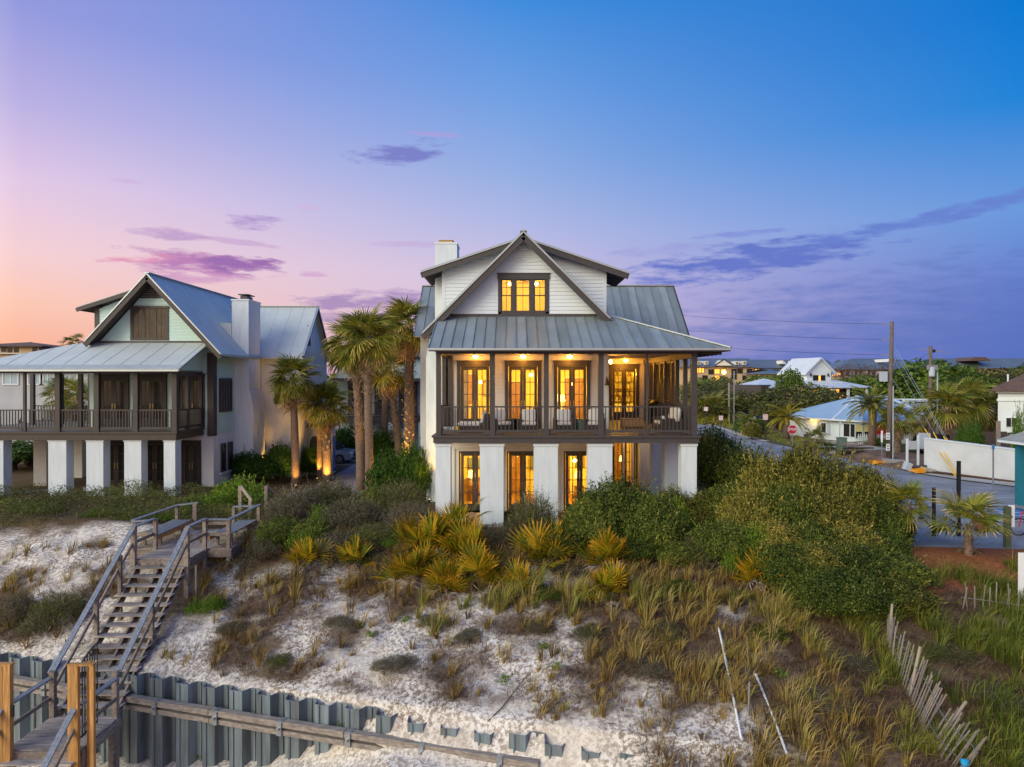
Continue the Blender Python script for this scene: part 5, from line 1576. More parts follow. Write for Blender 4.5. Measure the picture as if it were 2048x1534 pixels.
def kwin(x, w, z0, z1, y=67.97):
    f = MB().box(x - w / 2 - .08, x + w / 2 + .08, y - .05, y + .03, z1, z1 + .08).box(x - w / 2 - .08, x - w / 2, y - .05, y + .03, z0, z1).box(x + w / 2, x + w / 2 + .08, y - .05, y + .03, z0, z1).box(x - w / 2 - .08, x + w / 2 + .08, y - .05, y + .03, z0 - .08, z0).build('window', M['white'], K)
    MB().box(x - w / 2, x + w / 2, y - .02, y, (z0 + z1) / 2, z1).build('blind', M['inwall'], f)
    MB().box(x - w / 2, x + w / 2, y - .018, y, z0, (z0 + z1) / 2 - .03).build('pane', M['dglass'], f)
for u, w in ((1719, .75), (1733, .75), (1811, .7)):
    kwin(PX(u, 68), w, .45, 1.75)
MB().box(PX(1762, 68) - .45, PX(1762, 68) + .45, 67.92, 68, 0, 1.85).build('door', M['red'], K)
MB().box(PX(1828, 68) - .4, PX(1828, 68) + .4, 67.93, 68, .3, 1.9).build('shutter', M['boxgrey'], K)
MB().box(PX(1750, 68) - .2, PX(1750, 68) + .2, 67.93, 68, .1, 1.9).build('shutter', M['boxgrey'], K)
dv = Vector((34.0 - 32.6, 68 - 70.6, 0)).normalized(); nv_ = Vector((dv.y, -dv.x, 0))
def sidewin(p0, d, t0, t1, z0, z1, mat, nm, off=.04):
    nn = Vector((d.y, -d.x, 0))
    a, b = Vector((*p0, 0)) + d * t0, Vector((*p0, 0)) + d * t1
    return MB().prism([a + Vector((0, 0, z0)), b + Vector((0, 0, z0)), b + Vector((0, 0, z1)), a + Vector((0, 0, z1))], nn * off).build(nm, mat, K)
sidewin((32.6, 70.6), dv, .9, 2.5, .4, 1.85, M['white'], 'window_frame')
sidewin((32.6, 70.6), dv, 1.0, 1.65, .5, 1.75, M['dglass'], 'pane', .05)
sidewin((32.6, 70.6), dv, 1.75, 2.4, .5, 1.75, M['dglass'], 'pane', .05)
d2 = Vector((32.6 - 30.9, 70.6 - 76, 0)).normalized()
sidewin((30.9, 76), d2, 3.1, 3.55, .5, 1.8, M['boxgrey'], 'shutter')
sidewin((30.9, 76), d2, 4.6, 5.05, .5, 1.8, M['boxgrey'], 'shutter')
sidewin((30.9, 76), d2, 3.62, 4.52, .6, 1.75, M['white'], 'window_frame', .04)
sidewin((30.9, 76), d2, 3.75, 4.4, .7, 1.65, M['dglass'], 'pane', .05)
lp = Vector((30.9, 76, 0)) + d2 * 2.5
MB().lathe((lp.x - .15, lp.y - .1, 1.75), [(.05, 0), (.12, .1), (.04, .25)], 8).build('porch_light', emit('amber_porch', (1, .45, .08), 8), K)
plamp('porch_light', (lp.x - .35, lp.y - .25, 1.9), 30, (1, .5, .1), .1, K)
# white plank gate left of the cottage
Gt = thing('plank_gate', 'tall white plank gate left of the cottage', 'gate', (29, 75.6, 0))
for k in range(15):
    a = (PX(1578, 76) + k * .30, 75.8 - k * .02)
    MB().box(a[0], a[0] + .28, a[1], a[1] + .05, .1, 1.75 + .02 * (k % 2)).build('plank', M['white'], Gt)
MB().box(PX(1578, 76), PX(1578, 76) + 4.5, 75.85, 75.9, 1.3, 1.45).build('rail', M['white'], Gt)
# picket fence
Pf = thing('picket_fence', 'white picket fence in front of the cottage', 'fence', (36.5, 66.4, 0))
me_ = MB().prism([(-.05, 0, 0), (.05, 0, 0), (.05, 0, .85), (0, 0, .95), (-.05, 0, .85)], (0, .03, 0)).mesh('picket', M['white'])
x = 32.9
while x < 40.4:
    inst('picket', me_, Pf, (x, 66.4, .05))
    x += .19
MB().box(32.8, 40.5, 66.44, 66.48, .25, .33).box(32.8, 40.5, 66.44, 66.48, .65, .73).build('rail', M['white'], Pf)
# pergola
Pg = thing('pergola', 'white garden pergola behind the cottage palms', 'pergola', (PX(1840, 84), 84, 0))
for u in (1814, 1826, 1866):
    MB().box(PX(u, 84) - .12, PX(u, 84) + .12, 83.9, 84.1, 0, PZ(804, 84)).build('post', M['white'], Pg)
MB().box(PX(1805, 84), PX(1872, 84), 83.85, 84.05, PZ(803.5, 84), PZ(800, 84)).build('beam', M['white'], Pg)
for k in range(9):
    MB().box(PX(1808, 84) + k * .45, PX(1808, 84) + k * .45 + .08, 83, 86, PZ(799.8, 84), PZ(798, 84)).build('rafter', M['white'], Pg)
MB().box(PX(1826, 84), PX(1866, 84), 84.3, 84.4, PZ(825, 84), PZ(806, 84)).build('lattice_panel', M['white'], Pg)
# right house, boundary wall, fence, pavilion
Rh = thing('brown_roof_house', 'white house with brown shingle roof at the right edge', 'house', (PX(1996, 60), 60, 0))
MB().box(PX(1996, 60), 58, 60, 72, 0, 5.0).build('wall', M['white'], Rh)
MB().box(PX(1992, 60), 58.5, 59.6, 72, 5.02, 5.28).box(PX(1994, 60), 58, 59.9, 60, 4.3, 4.5).build('eave_trim', M['white'], Rh)
hip_roof(MB(), PX(1984, 60), 60, 59.3, 73, 5.3, 9.2).build('roof', M['brownroof'], Rh)
for u, v in ((1993, 776), (2031, 774)):
    MB().tube((PX(u, 61.2), 61.2, 5.8), (PX(u, 61.2), 61.2, 6.6), .07).build('vent_pipe', M['white'], Rh)
win(Rh, PX(2018, 60), 59.98, PZ(854, 60), .8, .85, M['dglass'], M['white'], .05)
Rh.rotation_euler.z = R(-35)
Fd = thing('board_fence', 'dark weathered board fence behind the white boundary wall', 'fence', (44, 56.5, 0))
me_ = MB().box(-.14, .14, 0, .03, 0, 1.9).mesh('plank', M['darkwood'])
x = 35.5
k = 0
while x < 52:
    inst('plank', me_, Fd, (x, 56.5 + (k % 2) * .02, 0), scl=(1, 1, random.uniform(.96, 1.03)))
    x += .29
    k += 1
MB().box(35.4, 52, 56.54, 56.6, 1.4, 1.52).build('rail', M['darkwood'], Fd)
mb = MB().prism([(27.8, 47, 0), (30.9, 40.2, 0), (31.15, 40.3, 0), (28.05, 47.1, 0)], (0, 0, 1.0))
mb = MB()
a, b = Vector((27.8, 47.2, 0)), Vector((31.0, 39.9, 0))
mb.prism([a, b, b + Vector((0, 0, 1.82)), a + Vector((0, 0, 2.15))], (.22, .1, 0))
mb.prism([b + Vector((.001, 0, 0)), (40, 38.9, 0), (40, 38.9, 2.3), b + Vector((.001, 0, 1.82))], (0, .22, 0))
wl = thing('boundary_wall', 'long white rendered boundary wall beside the parking lot', 'wall', (29.4, 43.5, 0))
mb.build('wall', pm('lilac_white_render', (.60, .61, .64), .8, .16, .8, .2, bscale=40), wl)
MB().prism([a + Vector((-.05, -.03, 2.152)), b + Vector((-.05, -.03, 1.822)), b + Vector((-.05, -.03, 1.88)), a + Vector((-.05, -.03, 2.21))], (.34, .16, 0)).build('coping', M['white'], wl)
mb = MB().prism([a + Vector((-.45, -.2, .02)), b + Vector((-.45, -.2, .02)), b + Vector((-.02, 0, .02)), a + Vector((-.02, 0, .02))], (0, 0, .05))
structure(mb.build('mulch_strip', pm('red_mulch', (.13, .06, .035), .95, .5, 6, .6)), 'strip of red mulch at the foot of the white boundary wall')
V = thing('beach_pavilion', 'open beach pavilion with teal posts and metal roof at right edge', 'pavilion', (26.5, 35.5, 0))
for x, y in ((24.75, 34.1), (29.9, 34.1), (24.75, 29.8), (29.9, 29.8)):
    MB().box(x - .14, x + .14, y - .14, y + .14, 0, 3.0).build('post', M['teal'], V)
MB().box(24.6, 30.1, 33.97, 34.23, 3.001, 3.15).box(24.6, 24.9, 29.7, 33.97, 3.001, 3.15).build('beam', M['teal'], V)
ex0, ex1, ey0, ey1, ez = 24.3, 30.6, 29.0, 35.0, 3.12
apx, apy, apz = (ex0 + ex1) / 2, (ey0 + ey1) / 2, 4.9
T = Vector((0, apy - ey0, apz - ez))
Wd = ex1 - ex0
panels(V, 'pavilion_roof', (ex0, ey1, ez), (1, 0, 0), (0, apy - ey1, apz - ez), list(np.linspace(0, Wd, 17)), lambda s: 0, lambda s: T.length * (1 - abs(s - Wd / 2) / (Wd / 2)), M['pavroof'])
T3 = Vector((apx - ex0, 0, apz - ez))
panels(V, 'pavilion_roof', (ex0, ey0, ez), (0, 1, 0), T3, list(np.linspace(0, ey1 - ey0, 15)), lambda s: 0, lambda s: T3.length * (1 - abs(s - (ey1 - ey0) / 2) / ((ey1 - ey0) / 2)), M['pavroof'])
MB().bar((ex0, ey1 + .01, ez - .06), (ex1, ey1 + .01, ez - .06), .04, .12).bar((ex0 - .01, ey0, ez - .06), (ex0 - .01, ey1, ez - .06), .04, .12).build('fascia', M['white'], V)
# left background houses
F_ = thing('hip_roof_villa', 'cream villa with brown hip roof on the skyline at far left', 'house', (PX(30, 130), 130, 0))
Y = 130
MB().box(PX(-60, Y), PX(78, Y), Y, Y + 14, 0, PZ(692, Y)).build('wall', M['tanwall'], F_)
hip_roof(MB(), PX(-75, Y), PX(92, Y), Y - 1, Y + 15, PZ(692, Y), PZ(680, Y)).build('roof', M['brownroof'], F_)
for u in (20, 33):
    pts = [(PX(u, Y) + .45 * math.cos(math.pi * k / 8), Y - .06, PZ(697, Y) + .35 * math.sin(math.pi * k / 8)) for k in range(9)]
    MB().prism([(PX(u, Y) + .45, Y - .06, PZ(705, Y))] + pts + [(PX(u, Y) - .45, Y - .06, PZ(705, Y))], (0, .05, 0)).build('arched_window', M['dglass'], F_)
for u in (8, 70):
    win(F_, PX(u, Y), Y, PZ(704, Y), .9, 1.1, M['dglass'])
MB().box(PX(-20, Y), PX(46, Y), Y - .6, Y, PZ(708, Y), PZ(706.5, Y)).build('balcony', M['cream'], F_)
E = thing('grey_villa', 'grey rendered villa with arches seen through the left porch', 'house', (-46, 60, 0))
Y = 60
MB().box(-56, PX(176, Y), Y, Y + 10, 2.9, 7.0).build('wall', M['greywall'], E)
hip_roof(MB(), -57, PX(182, Y), Y - .6, Y + 11, 7.0, 7.5).build('roof', M['greyroof'], E)
for u in (22, 72, 96, 140):
    win(E, PX(u, Y), Y, PZ(770, Y), 1.4, 2.0, M['bluewall'], M['white'], .1)
for u in (-20, 19, 63, 107, 150):
    MB().box(PX(u, Y) - .55, PX(u, Y) + .55, Y, Y + 1, 0, 2.0).prism([(PX(u, Y) - .55, Y, 2.0), (PX(u, Y) + .55, Y, 2.0), (PX(u, Y) + .95, Y, 2.9), (PX(u, Y) - .95, Y, 2.9)], (0, 1, 0)).build('arch_pier', M['greywall'], E)
MB().box(-56, PX(176, Y), Y + 5, Y + 5.2, 0, 2.9).build('back_wall', M['darkwood'], E)

# ------------------------------------------------------------------ sheet pile wall
SW = thing('sheet_pile_wall', 'blue grey corrugated sheet pile wall half buried in the dune sand', 'retaining wall', (-4, 18.35, -5))
wd = Vector((1, -.3, 0)).normalized()
wn = Vector((wd.y, -wd.x, 0))      # towards the beach
PER = .90
W0 = Vector((-19.0, 17.15 + .3 * 19, 0))
LEN = 26.5
def pile(i):
    p0 = W0 + wd * (i * PER)
    # one bent sheet: outer flange, web, inner flange, web; with interlock ribs
    prof = [(0, .15), (.10, .15), (.13, .15), (.30, .15), (.42, .15), (.50, -.12), (.56, -.12), (.64, -.12), (.78, -.12), (.82, -.12), (.90, .15)]
    return p0, prof
for i in range(int(LEN / PER)):
    p0, prof = pile(i)
    mid = p0 + wd * PER / 2
    top = -2.50 + random.uniform(-.025, .025) - (random.uniform(0, .16) if i > 17 else 0)
    mb = MB()
    th = .018
    a = [p0 + wd * s + wn * d for s, d in prof]
    for j in range(len(a) - 1):
        q0, q1 = a[j], a[j + 1]
        nn = (q1 - q0).normalized().cross(Vector((0, 0, 1))) * th
        mb.prism([q0 + Vector((0, 0, -6.5)), q1 + Vector((0, 0, -6.5)), q1 + Vector((0, 0, top)), q0 + Vector((0, 0, top))], -nn)
    for s, d in ((.13, .15), (.64, -.12)):      # interlock ribs
        c = p0 + wd * s + wn * (d + .02)
        mb.box(c.x - .022, c.x + .022, c.y - .022, c.y + .022, -6.5, top - .01)
    mb.build('sheet_pile', M['pile'], SW)
def along(s, off, z):
    p = W0 + wd * s + wn * off
    return (p.x, p.y, z)
for a_, b_ in ((0, 6.4), (6.42, 11.2), (11.22, 15.4), (15.42, 20.6)):
    mb = MB().bar(along(a_, .30, -3.07), along(b_, .30, -3.07), .20, .16).bar(along(a_, .30, -3.30), along(b_, .30, -3.30), .16, .13)
    mb.build('wale_beam', M['wale'], SW)
s = 1.2
while s < 20:
    mb = MB().bar(along(s - .07, .43, -3.18), along(s + .07, .43, -3.18), .03, .36).bar(along(s, .42, -3.16), along(s, .52, -3.16), .06)
    mb.bar(along(s - .07, .30, -2.985), along(s + .07, .30, -2.985), .22, .012)
    mb.build('wale_bolt', M['zinc'], SW)
    s += 2.05

# ------------------------------------------------------------------ dune stairs
S_t = thing('dune_stairs', 'weathered wooden beach stairs with silvered rails climbing the dune to a bench deck', 'stairs', (-12, 20, -3.3))
XL, XR, YT0, RUN, RISE = -12.90, -11.05, 23.9, .30, .222
XL2, XR2 = -12.92, -11.15
def stairz(y):
    return 0 - (YT0 - y) / RUN * RISE
def bx(mb_, mat, nm):
    return mb_.build(nm, mat, S_t)
for k in range(1, 15):
    y1 = YT0 - (k - 1) * RUN
    z = -k * RISE
    j = random.uniform(-.015, .015)
    mb = MB().box(XL + j, XR + j, y1 - RUN - .03, y1 - .155, z - .045, z).box(XL + j, XR + j, y1 - .145, y1 - .01, z - .045, z + random.uniform(-.004, .004))
    bx(mb, M['tread'], 'tread')
for x in (XL + .16, (XL + XR) / 2, XR - .10):
    bx(MB().prism([(x - .03, YT0, -.1), (x - .03, YT0, -.46), (x - .03, YT0 - 14.2 * RUN, -14.2 * RISE - .36), (x - .03, YT0 - 14.2 * RUN, -14.2 * RISE - .06)], (.055, 0, 0)), M['wood'], 'stringer')
    mb = MB()
    for k in range(1, 15):
        mb.box(x - .028, x + .025, YT0 - k * RUN + .02, YT0 - (k - 1) * RUN - .02, -k * RISE - .16, -k * RISE - .047)
    mb.build('step_block', M['wood'], S_t)
def plank_deck(x0, x1, y0, y1, z, mat, w=.14, across=True, nm='deck_board'):
    if across:
        y = y0
        while y < y1 - .02:
            bx(MB().box(x0 + random.uniform(-.01, .01), x1 + random.uniform(-.01, .01), y, min(y + w - .012, y1), z - .04, z + random.uniform(-.004, .004)), mat, nm)
            y += w
    else:
        x = x0
        while x < x1 - .02:
            bx(MB().box(x, min(x + w - .012, x1), y0, y1, z - .04, z + random.uniform(-.004, .004)), mat, nm)
            x += w
M['deck'] = pm('walkway_boards', (.42, .33, .27), .85, .4, 2.2, .4, c2=(.24, .19, .16), stretch=(7, 1, 7))
# head landing and bench deck
plank_deck(XL, XR, 23.9, 25.3, 0, M['tread'])
plank_deck(-13.75, -10.2, 25.3, 28.6, -.003, M['deck'], across=False)
bx(MB().box(XL - .02, XR + .02, 23.84, 23.895, -.26, -.045), M['wood'], 'rim_board')
bx(MB().box(XR, XR + .05, 23.9, 25.3, -.28, -.045).box(XL - .05, XL, 23.9, 25.3, -.28, -.045), M['wood'], 'rim_board')
bx(MB().box(-10.2, -10.14, 25.3, 28.6, -.36, -.0).box(XR + .06, -10.14, 25.24, 25.295, -.30, -.045).box(-13.8, -13.75, 25.3, 28.6, -.3, -.0).box(-13.8, XL - .06, 25.24, 25.295, -.3, -.045), M['wood'], 'rim_board')
def post(x, y, z0, z1, w=.10, mat=None, nm='post'):
    return bx(MB().box(x - w / 2, x + w / 2, y - w / 2, y + w / 2, z0, z1), mat or M['wood'], nm)
# posts down to the sand
for x, y, z1, w in ((XR - .02, 23.8, 1.06, .15), (XL + .02, 23.8, 1.06, .15), (-10.28, 25.36, 1.02, .13), (-10.25, 28.3, 1.0, .12), (-13.68, 25.36, .9, .12), (XR - .02, 25.2, 1.05, .12), (XL + .05, 25.2, 1.05, .12), (-12.86, 28.4, 1.1, .16), (-13.6, 28.4, .95, .12), (-11.3, 28.4, .9, .12)):
    post(x, y, hz(x, y) - .4, z1, w)
# bench seats and their backs/rails
for x0, x1 in ((-13.70, -12.92), (-11.0, -10.3)):
    for k in range(4):
        w = (x1 - x0) / 4
        bx(MB().box(x0 + k * w + .005, x0 + (k + 1) * w - .005, 25.42, 28.25, .42, .46), M['railw'], 'bench_board')
    e = x1 if x0 < -12 else x0
    bx(MB().box(e - .02, e + .02, 25.42, 28.25, .28, .415), M['newwood'], 'bench_apron')
    for y in (25.9, 27.6):
        for x in (x0 + .1, x1 - .1):
            post(x, y, 0, .415, .09)
RW, RH = .16, .045
def rail(p, q, nm='handrail', w=RW, h=RH, mat=None):
    return bx(MB().bar(p, q, w, h), mat or M['railw'], nm)
# deck rails
rail((-10.25, 25.3, 1.05), (-10.22, 28.4, 1.05)); rail((XR, 25.22, 1.08), (-10.2, 25.34, 1.05)); rail((-10.25, 28.4, 1.0), (-11.35, 28.45, .95))
rail((-13.72, 25.3, 1.02), (-13.62, 28.45, 1.0)); rail((-13.7, 28.45, 1.0), (-12.75, 28.45, 1.12)); rail((-13.75, 25.32, .98), (XL + .1, 25.25, 1.06))
rail((XR, 23.8, 1.10), (XR, 25.24, 1.10)); rail((XL, 23.8, 1.10), (XL, 25.24, 1.10))
rail((XR, 23.8, .55), (XR, 25.24, .56), 'mid_rail', .05, .10, M['wood']); rail((XL, 23.8, .55), (XL, 25.24, .56), 'mid_rail', .05, .10, M['wood'])
rail((XR, 25.24, .53), (-10.2, 25.34, .53), 'mid_rail', .05, .13, M['wood']); rail((-13.7, 25.32, .53), (XL, 25.24, .53), 'mid_rail', .05, .13, M['wood'])
rail((XR, 25.24, .93), (-10.2, 25.34, .93), 'mid_rail', .05, .12, M['wood'])
# flight rails
yl, zl = 19.62, -2.06
for x in (XL, XR):
    rail((x, 23.85, 1.10), (x, yl, zl)); rail((x, 23.8, .57), (x, yl, zl - .55), 'mid_rail', .05, .11, M['wood'])
    for y in (21.6, 22.9) if x < -12 else (21.55,):
        post(x + (.06 if x < -12 else -.06), y, hz(x, y) - .3, 1.10 - (23.85 - y) * .748 - .03, .11)
    post(x + (.05 if x < -12 else -.05), 19.55, -5.4, zl + .02, .14)
# foot landing, its rails and the next flight
plank_deck(XL, XR + .05, 17.85, 19.62, -3.33, M['tread'], .2)
bx(MB().box(XR + .05, XR + .10, 17.85, 19.6, -3.62, -3.36).box(XL - .05, XL, 17.85, 19.6, -3.62, -3.36).box(XL, XR, 17.79, 17.845, -3.7, -3.375), M['wood'], 'rim_board')
for x in (XL, XR):
    rail((x, 19.5, -2.22), (x, 18.0, -2.22)); rail((x, 19.5, -2.80), (x, 18.0, -2.80), 'mid_rail', .05, .10, M['wood'])
for k in range(1, 7):
    z = -3.33 - k * RISE
    y1 = 17.85 - (k - 1) * RUN
    bx(MB().box(XL + .02, XR - .02, y1 - RUN - .03, y1 - .06, z - .045, z), M['tread'], 'tread')
for x in (XL + .14, XR - .10):
    bx(MB().prism([(x - .03, 17.8, -3.5), (x - .03, 17.8, -3.8), (x - .03, 15.9, -5.3), (x - .03, 15.9, -5.0)], (.055, 0, 0)), M['wood'], 'stringer')
for x in (XL - .05, XR - .05):
    rail((x, 17.75, -2.18), (x, 15.4, -3.95)); rail((x, 17.75, -2.72), (x, 15.4, -4.5), 'mid_rail', .05, .10, M['wood'])
for x, y in ((XL, 18.0), (XR, 18.0), (XR, 19.3)):
    post(x, y, -6, -3.35, .14)
bx(MB().bar((XL + .07, 20.02, -1.94), (XL + .07, 19.58, -2.10), .20, .02).bar((XL - .10, 20.02, -1.80), (XL - .10, 19.58, -2.12), .03, .06), M['zinc'], 'rail_bracket')
# yellow pine gate frames
for xs_, lab, nm in (((XR - .32, XR - .08, XR + .06), 'right', 0), ((XL - .28, XL - .02, XL + .12), 'left', 1)):
    t = thing('gate_frame', ('new yellow pine gate frame on the right side of the foot landing', 'new yellow pine gate frame at the bottom left corner of the photo')[nm], 'gate frame', (xs_[1], 17.75, -5.5))
    z1 = -1.14
    if nm == 0:
        for a_, b_, y in ((XR - .20, XR + .06, 17.72), (XR + .12, XR + .22, 18.0), (XR + .36, XR + .46, 17.72)):
            if b_ - a_ > .2:
                for q_ in range(3):
                    MB().box(a_ + q_ * .0875, a_ + q_ * .0875 + .084, y - .05, y + .06, -5.6, z1).build('board', M['newwood'], t)
            else:
                MB().box(a_, b_, y - .05, y + .05, -5.6, z1).build('board', M['newwood'], t)
        MB().box(XR - .20, XR + .46, 17.66, 17.79, z1, z1 + .05).build('cap_board', M['newwood'], t)
    else:
        for a_, b_ in ((XL - .12, XL + .02), (XL + .03, XL + .20), (XL - .55, XL - .40)):
            MB().box(a_, b_, 17.66, 17.80, -5.6, z1).build('board', M['newwood'], t)
        MB().box(XL - .60, XL + .22, 17.65, 17.82, z1, z1 + .05).build('cap_board', M['newwood'], t)
t = thing('iron_gate', 'black iron gate standing open behind the yellow pine frame', 'gate', (XR - .25, 18.4, -3.3))
for k in range(9):
    y = 17.9 + k * .13
    MB().bar((XR - .10 - k * .012, y, -3.2), (XR - .10 - k * .012, y, -1.35 + .32 * math.sin(k / 8 * 1.5)), .022).build('bar', M['dark'], t)
for z in (-3.15, -2.3):
    MB().bar((XR - .10, 17.9, z), (XR - .20, 18.94, z), .03, .04).build('rail', M['dark'], t)
for k in range(8):
    MB().bar((XR - .10 - k * .012, 17.9 + k * .13, -1.35 + .32 * math.sin(k / 8 * 1.5)), (XR - .112 - k * .012, 18.03 + k * .13, -1.35 + .32 * math.sin((k + 1) / 8 * 1.5)), .03, .04).build('top_rail', M['dark'], t)
MB().rbox(XL + .21, XL + .27, 17.68, 17.74, -2.45, -2.15, .012).build('latch', M['dark'], t)
# small plate on the landing rail, metal stake beside the stairs
t = thing('notice_plate', 'small dark notice board hung on the deck rail', 'sign', (PX(397, 25.3), 25.4, .5))
MB().box(PX(390, 25.6), PX(408, 25.6), 25.5, 25.53, PZ(1058, 25.6), PZ(1045, 25.6)).build('board', M['dark'], t)
MB().bar((PX(392, 25.6), 25.49, PZ(1052, 25.6)), (PX(406, 25.6), 25.49, PZ(1051, 25.6)), .01, .05).build('strip', M['trim2'], t)
MB().tube((PX(391, 23.4), 23.4, hz(PX(391, 23.4), 23.4) - .2), (PX(391, 23.4), 23.4, -.1), .03, n=6).solo('metal_stake', M['zinc'], 'thin grey metal stake beside the top of the stairs', 'stake', (PX(391, 23.4), 23.4, hz(PX(391, 23.4), 23.4)))
# upper walk railing beyond the deck
t = thing('walkway_rail', 'two weathered rail ends where the sand walkway leaves the deck', 'rail', (-9.6, 30.2, 0))
for u, v0, v1 in ((480, 1035, 972), (532, 1030, 972), (500, 1035, 1000)):
    x = PX(u, 30)
    MB().box(x - .07, x + .07, 29.95, 30.09, hz(x, 30) - .3, PZ(v1, 30)).build('post', M['wood'], t)
MB().bar((PX(482, 30), 30, PZ(974, 30)), (PX(503, 28.8), 28.8, PZ(1002, 28.8)), .05, .15).build('rail', M['wood'], t)
MB().bar((PX(534, 30), 30, PZ(974, 30)), (PX(552, 31.5), 31.5, PZ(988, 31.5)), .05, .15).build('rail', M['wood'], t)

def gp(u, v):
    """point on the dune seen at photo column u, row v"""
    lo, hi = 10.0, 60.0
    for _ in range(50):
        m = (lo + hi) / 2
        if PZ(v, m) > hz(PX(u, m), m):
            lo = m
        else:
            hi = m
    return PX(u, lo), lo
# ------------------------------------------------------------------ snow fence, pipes
Sf = thing('snow_fence', 'leaning grey picket sand fence running down the grassy dune at lower right', 'fence', (10.2, 17, -1.9))
sm = MB().box(-.015, .015, -.005, .005, 0, 1.15).mesh('picket', M['slat'])
pts = [gp(*q_) for q_ in ((1774, 1300), (1782, 1325), (1810, 1385), (1832, 1430), (1846, 1478), (1876, 1522), (1915, 1568))]
def onpath(f):
    f = f * (len(pts) - 1)
    i = min(int(f), len(pts) - 2)
    a, b = pts[i], pts[i + 1]
    return a[0] + (b[0] - a[0]) * (f - i), a[1] + (b[1] - a[1]) * (f - i)
for k in range(50):
    f_ = k / 49
    x, y = onpath(f_)
    lean = R(2 + 34 * min(1, f_ * 1.25) + random.uniform(-3, 3))
    if random.random() < .06:
        continue
    inst('picket', sm, Sf, (x, y, hz(x, y) - .08), (R(random.uniform(-3, 3)), lean, R(random.uniform(-8, 8))), (1, 1, random.uniform(.84, 1.05)))
for f_, ln in ((0.0, 4), (.36, 12), (.72, 36)):
    x, y = onpath(f_)
    inst('fence_post', MB().tube((0, 0, 0), (0, 0, 1.4), .040, .034, 7).mesh('fence_post', M['slat']), Sf, (x + .06, y, hz(x, y) - .15), (0, R(ln), 0))
for dz_ in (.35, .75):
    mb = MB()
    prev = None
    for k in range(24):
        f_ = k / 23
        x, y = onpath(f_)
        l = R(2 + 34 * min(1, f_ * 1.25))
        p = (x + math.sin(l) * dz_, y, hz(x, y) + math.cos(l) * dz_)
        if prev:
            mb.bar(prev, p, .012)
        prev = p
    mb.build('wire', M['zinc'], Sf)
S2 = thing('snow_fence', 'second sand fence half hidden in the grass at the right edge', 'fence', (14.6, 20, -.8))
for k in range(16):
    x, y = 13.1 + k * .17, 20.4 - k * .05
    inst('picket', sm, S2, (x, y, hz(x, y) - .25), (R(random.uniform(-8, 8)), R(random.uniform(-4, 12)), 0), (1, 1, random.uniform(.8, 1.0)))
MB().bar((13.1, 20.4, hz(13.1, 20.4) + .4), (15.6, 19.6, hz(15.6, 19.6) + .4), .012).build('wire', M['zinc'], S2)
def ground_pipe(name, label, a, b, n=14, r=.03):
    mb = MB()
    P = []
    za, zb = hz(*a) + .16, hz(*b) + .12
    sag = max(0, max(hz(a[0] + (b[0] - a[0]) * k / n, a[1] + (b[1] - a[1]) * k / n) - za - (zb - za) * k / n for k in range(1, n)))
    for k in range(n + 1):
        f_ = k / n
        P.append((a[0] + (b[0] - a[0]) * f_, a[1] + (b[1] - a[1]) * f_, za + (zb - za) * f_ + (sag + .05) * 4 * f_ * (1 - f_) * .8))
    mb.pipe(P, r, 6)
    return mb.solo(name, M['pvc'], label, 'pipe', P[0])
ground_pipe('pvc_pipe', 'longer white pipe lying down the slope, left of the two', gp(1438, 1268), gp(1484, 1490), 16)
ground_pipe('pvc_pipe', 'white pipe lying on the slope right of the longer one', gp(1512, 1362), gp(1575, 1520), 12)
x, y = gp(1498, 1432)
MB().tube((x, y, hz(x, y) - .1), (x + .02, y, hz(x, y) + .8), .025, n=6).solo('survey_stake', M['zinc'], 'pale blue stake standing between the two white pipes', 'stake', (x, y, hz(x, y)))
x, y = gp(1932, 1562)
t = thing('bollard', 'bright blue capped post beside the lower end of the sand fence', 'bollard', (x, y, hz(x, y)))
MB().lathe((x, y, hz(x, y) - .1), [(.06, 0), (.06, .5)], 12).build('post', M['bluepaint'], t)
MB().lathe((x, y, hz(x, y) + .401), [(.075, 0), (.075, .07), (.04, .09)], 12).build('cap', pm('bright_blue', (.02, .35, .65), .4, .1), t)
# long fallen twig on the sand
P = [gp(u, v) for u, v in ((1058, 1352), (1030, 1390), (1005, 1420), (975, 1452))]
mb = MB().pipe([(x, y, hz(x, y) + .06 + .03 * (i % 2)) for i, (x, y) in enumerate(P)], [.008, .014, .018, .012], 5)
mb.solo('fallen_branch', M['bark'], 'long thin dead branch lying on the sand above the wall', 'branch', (P[0][0], P[0][1], hz(*P[0])))

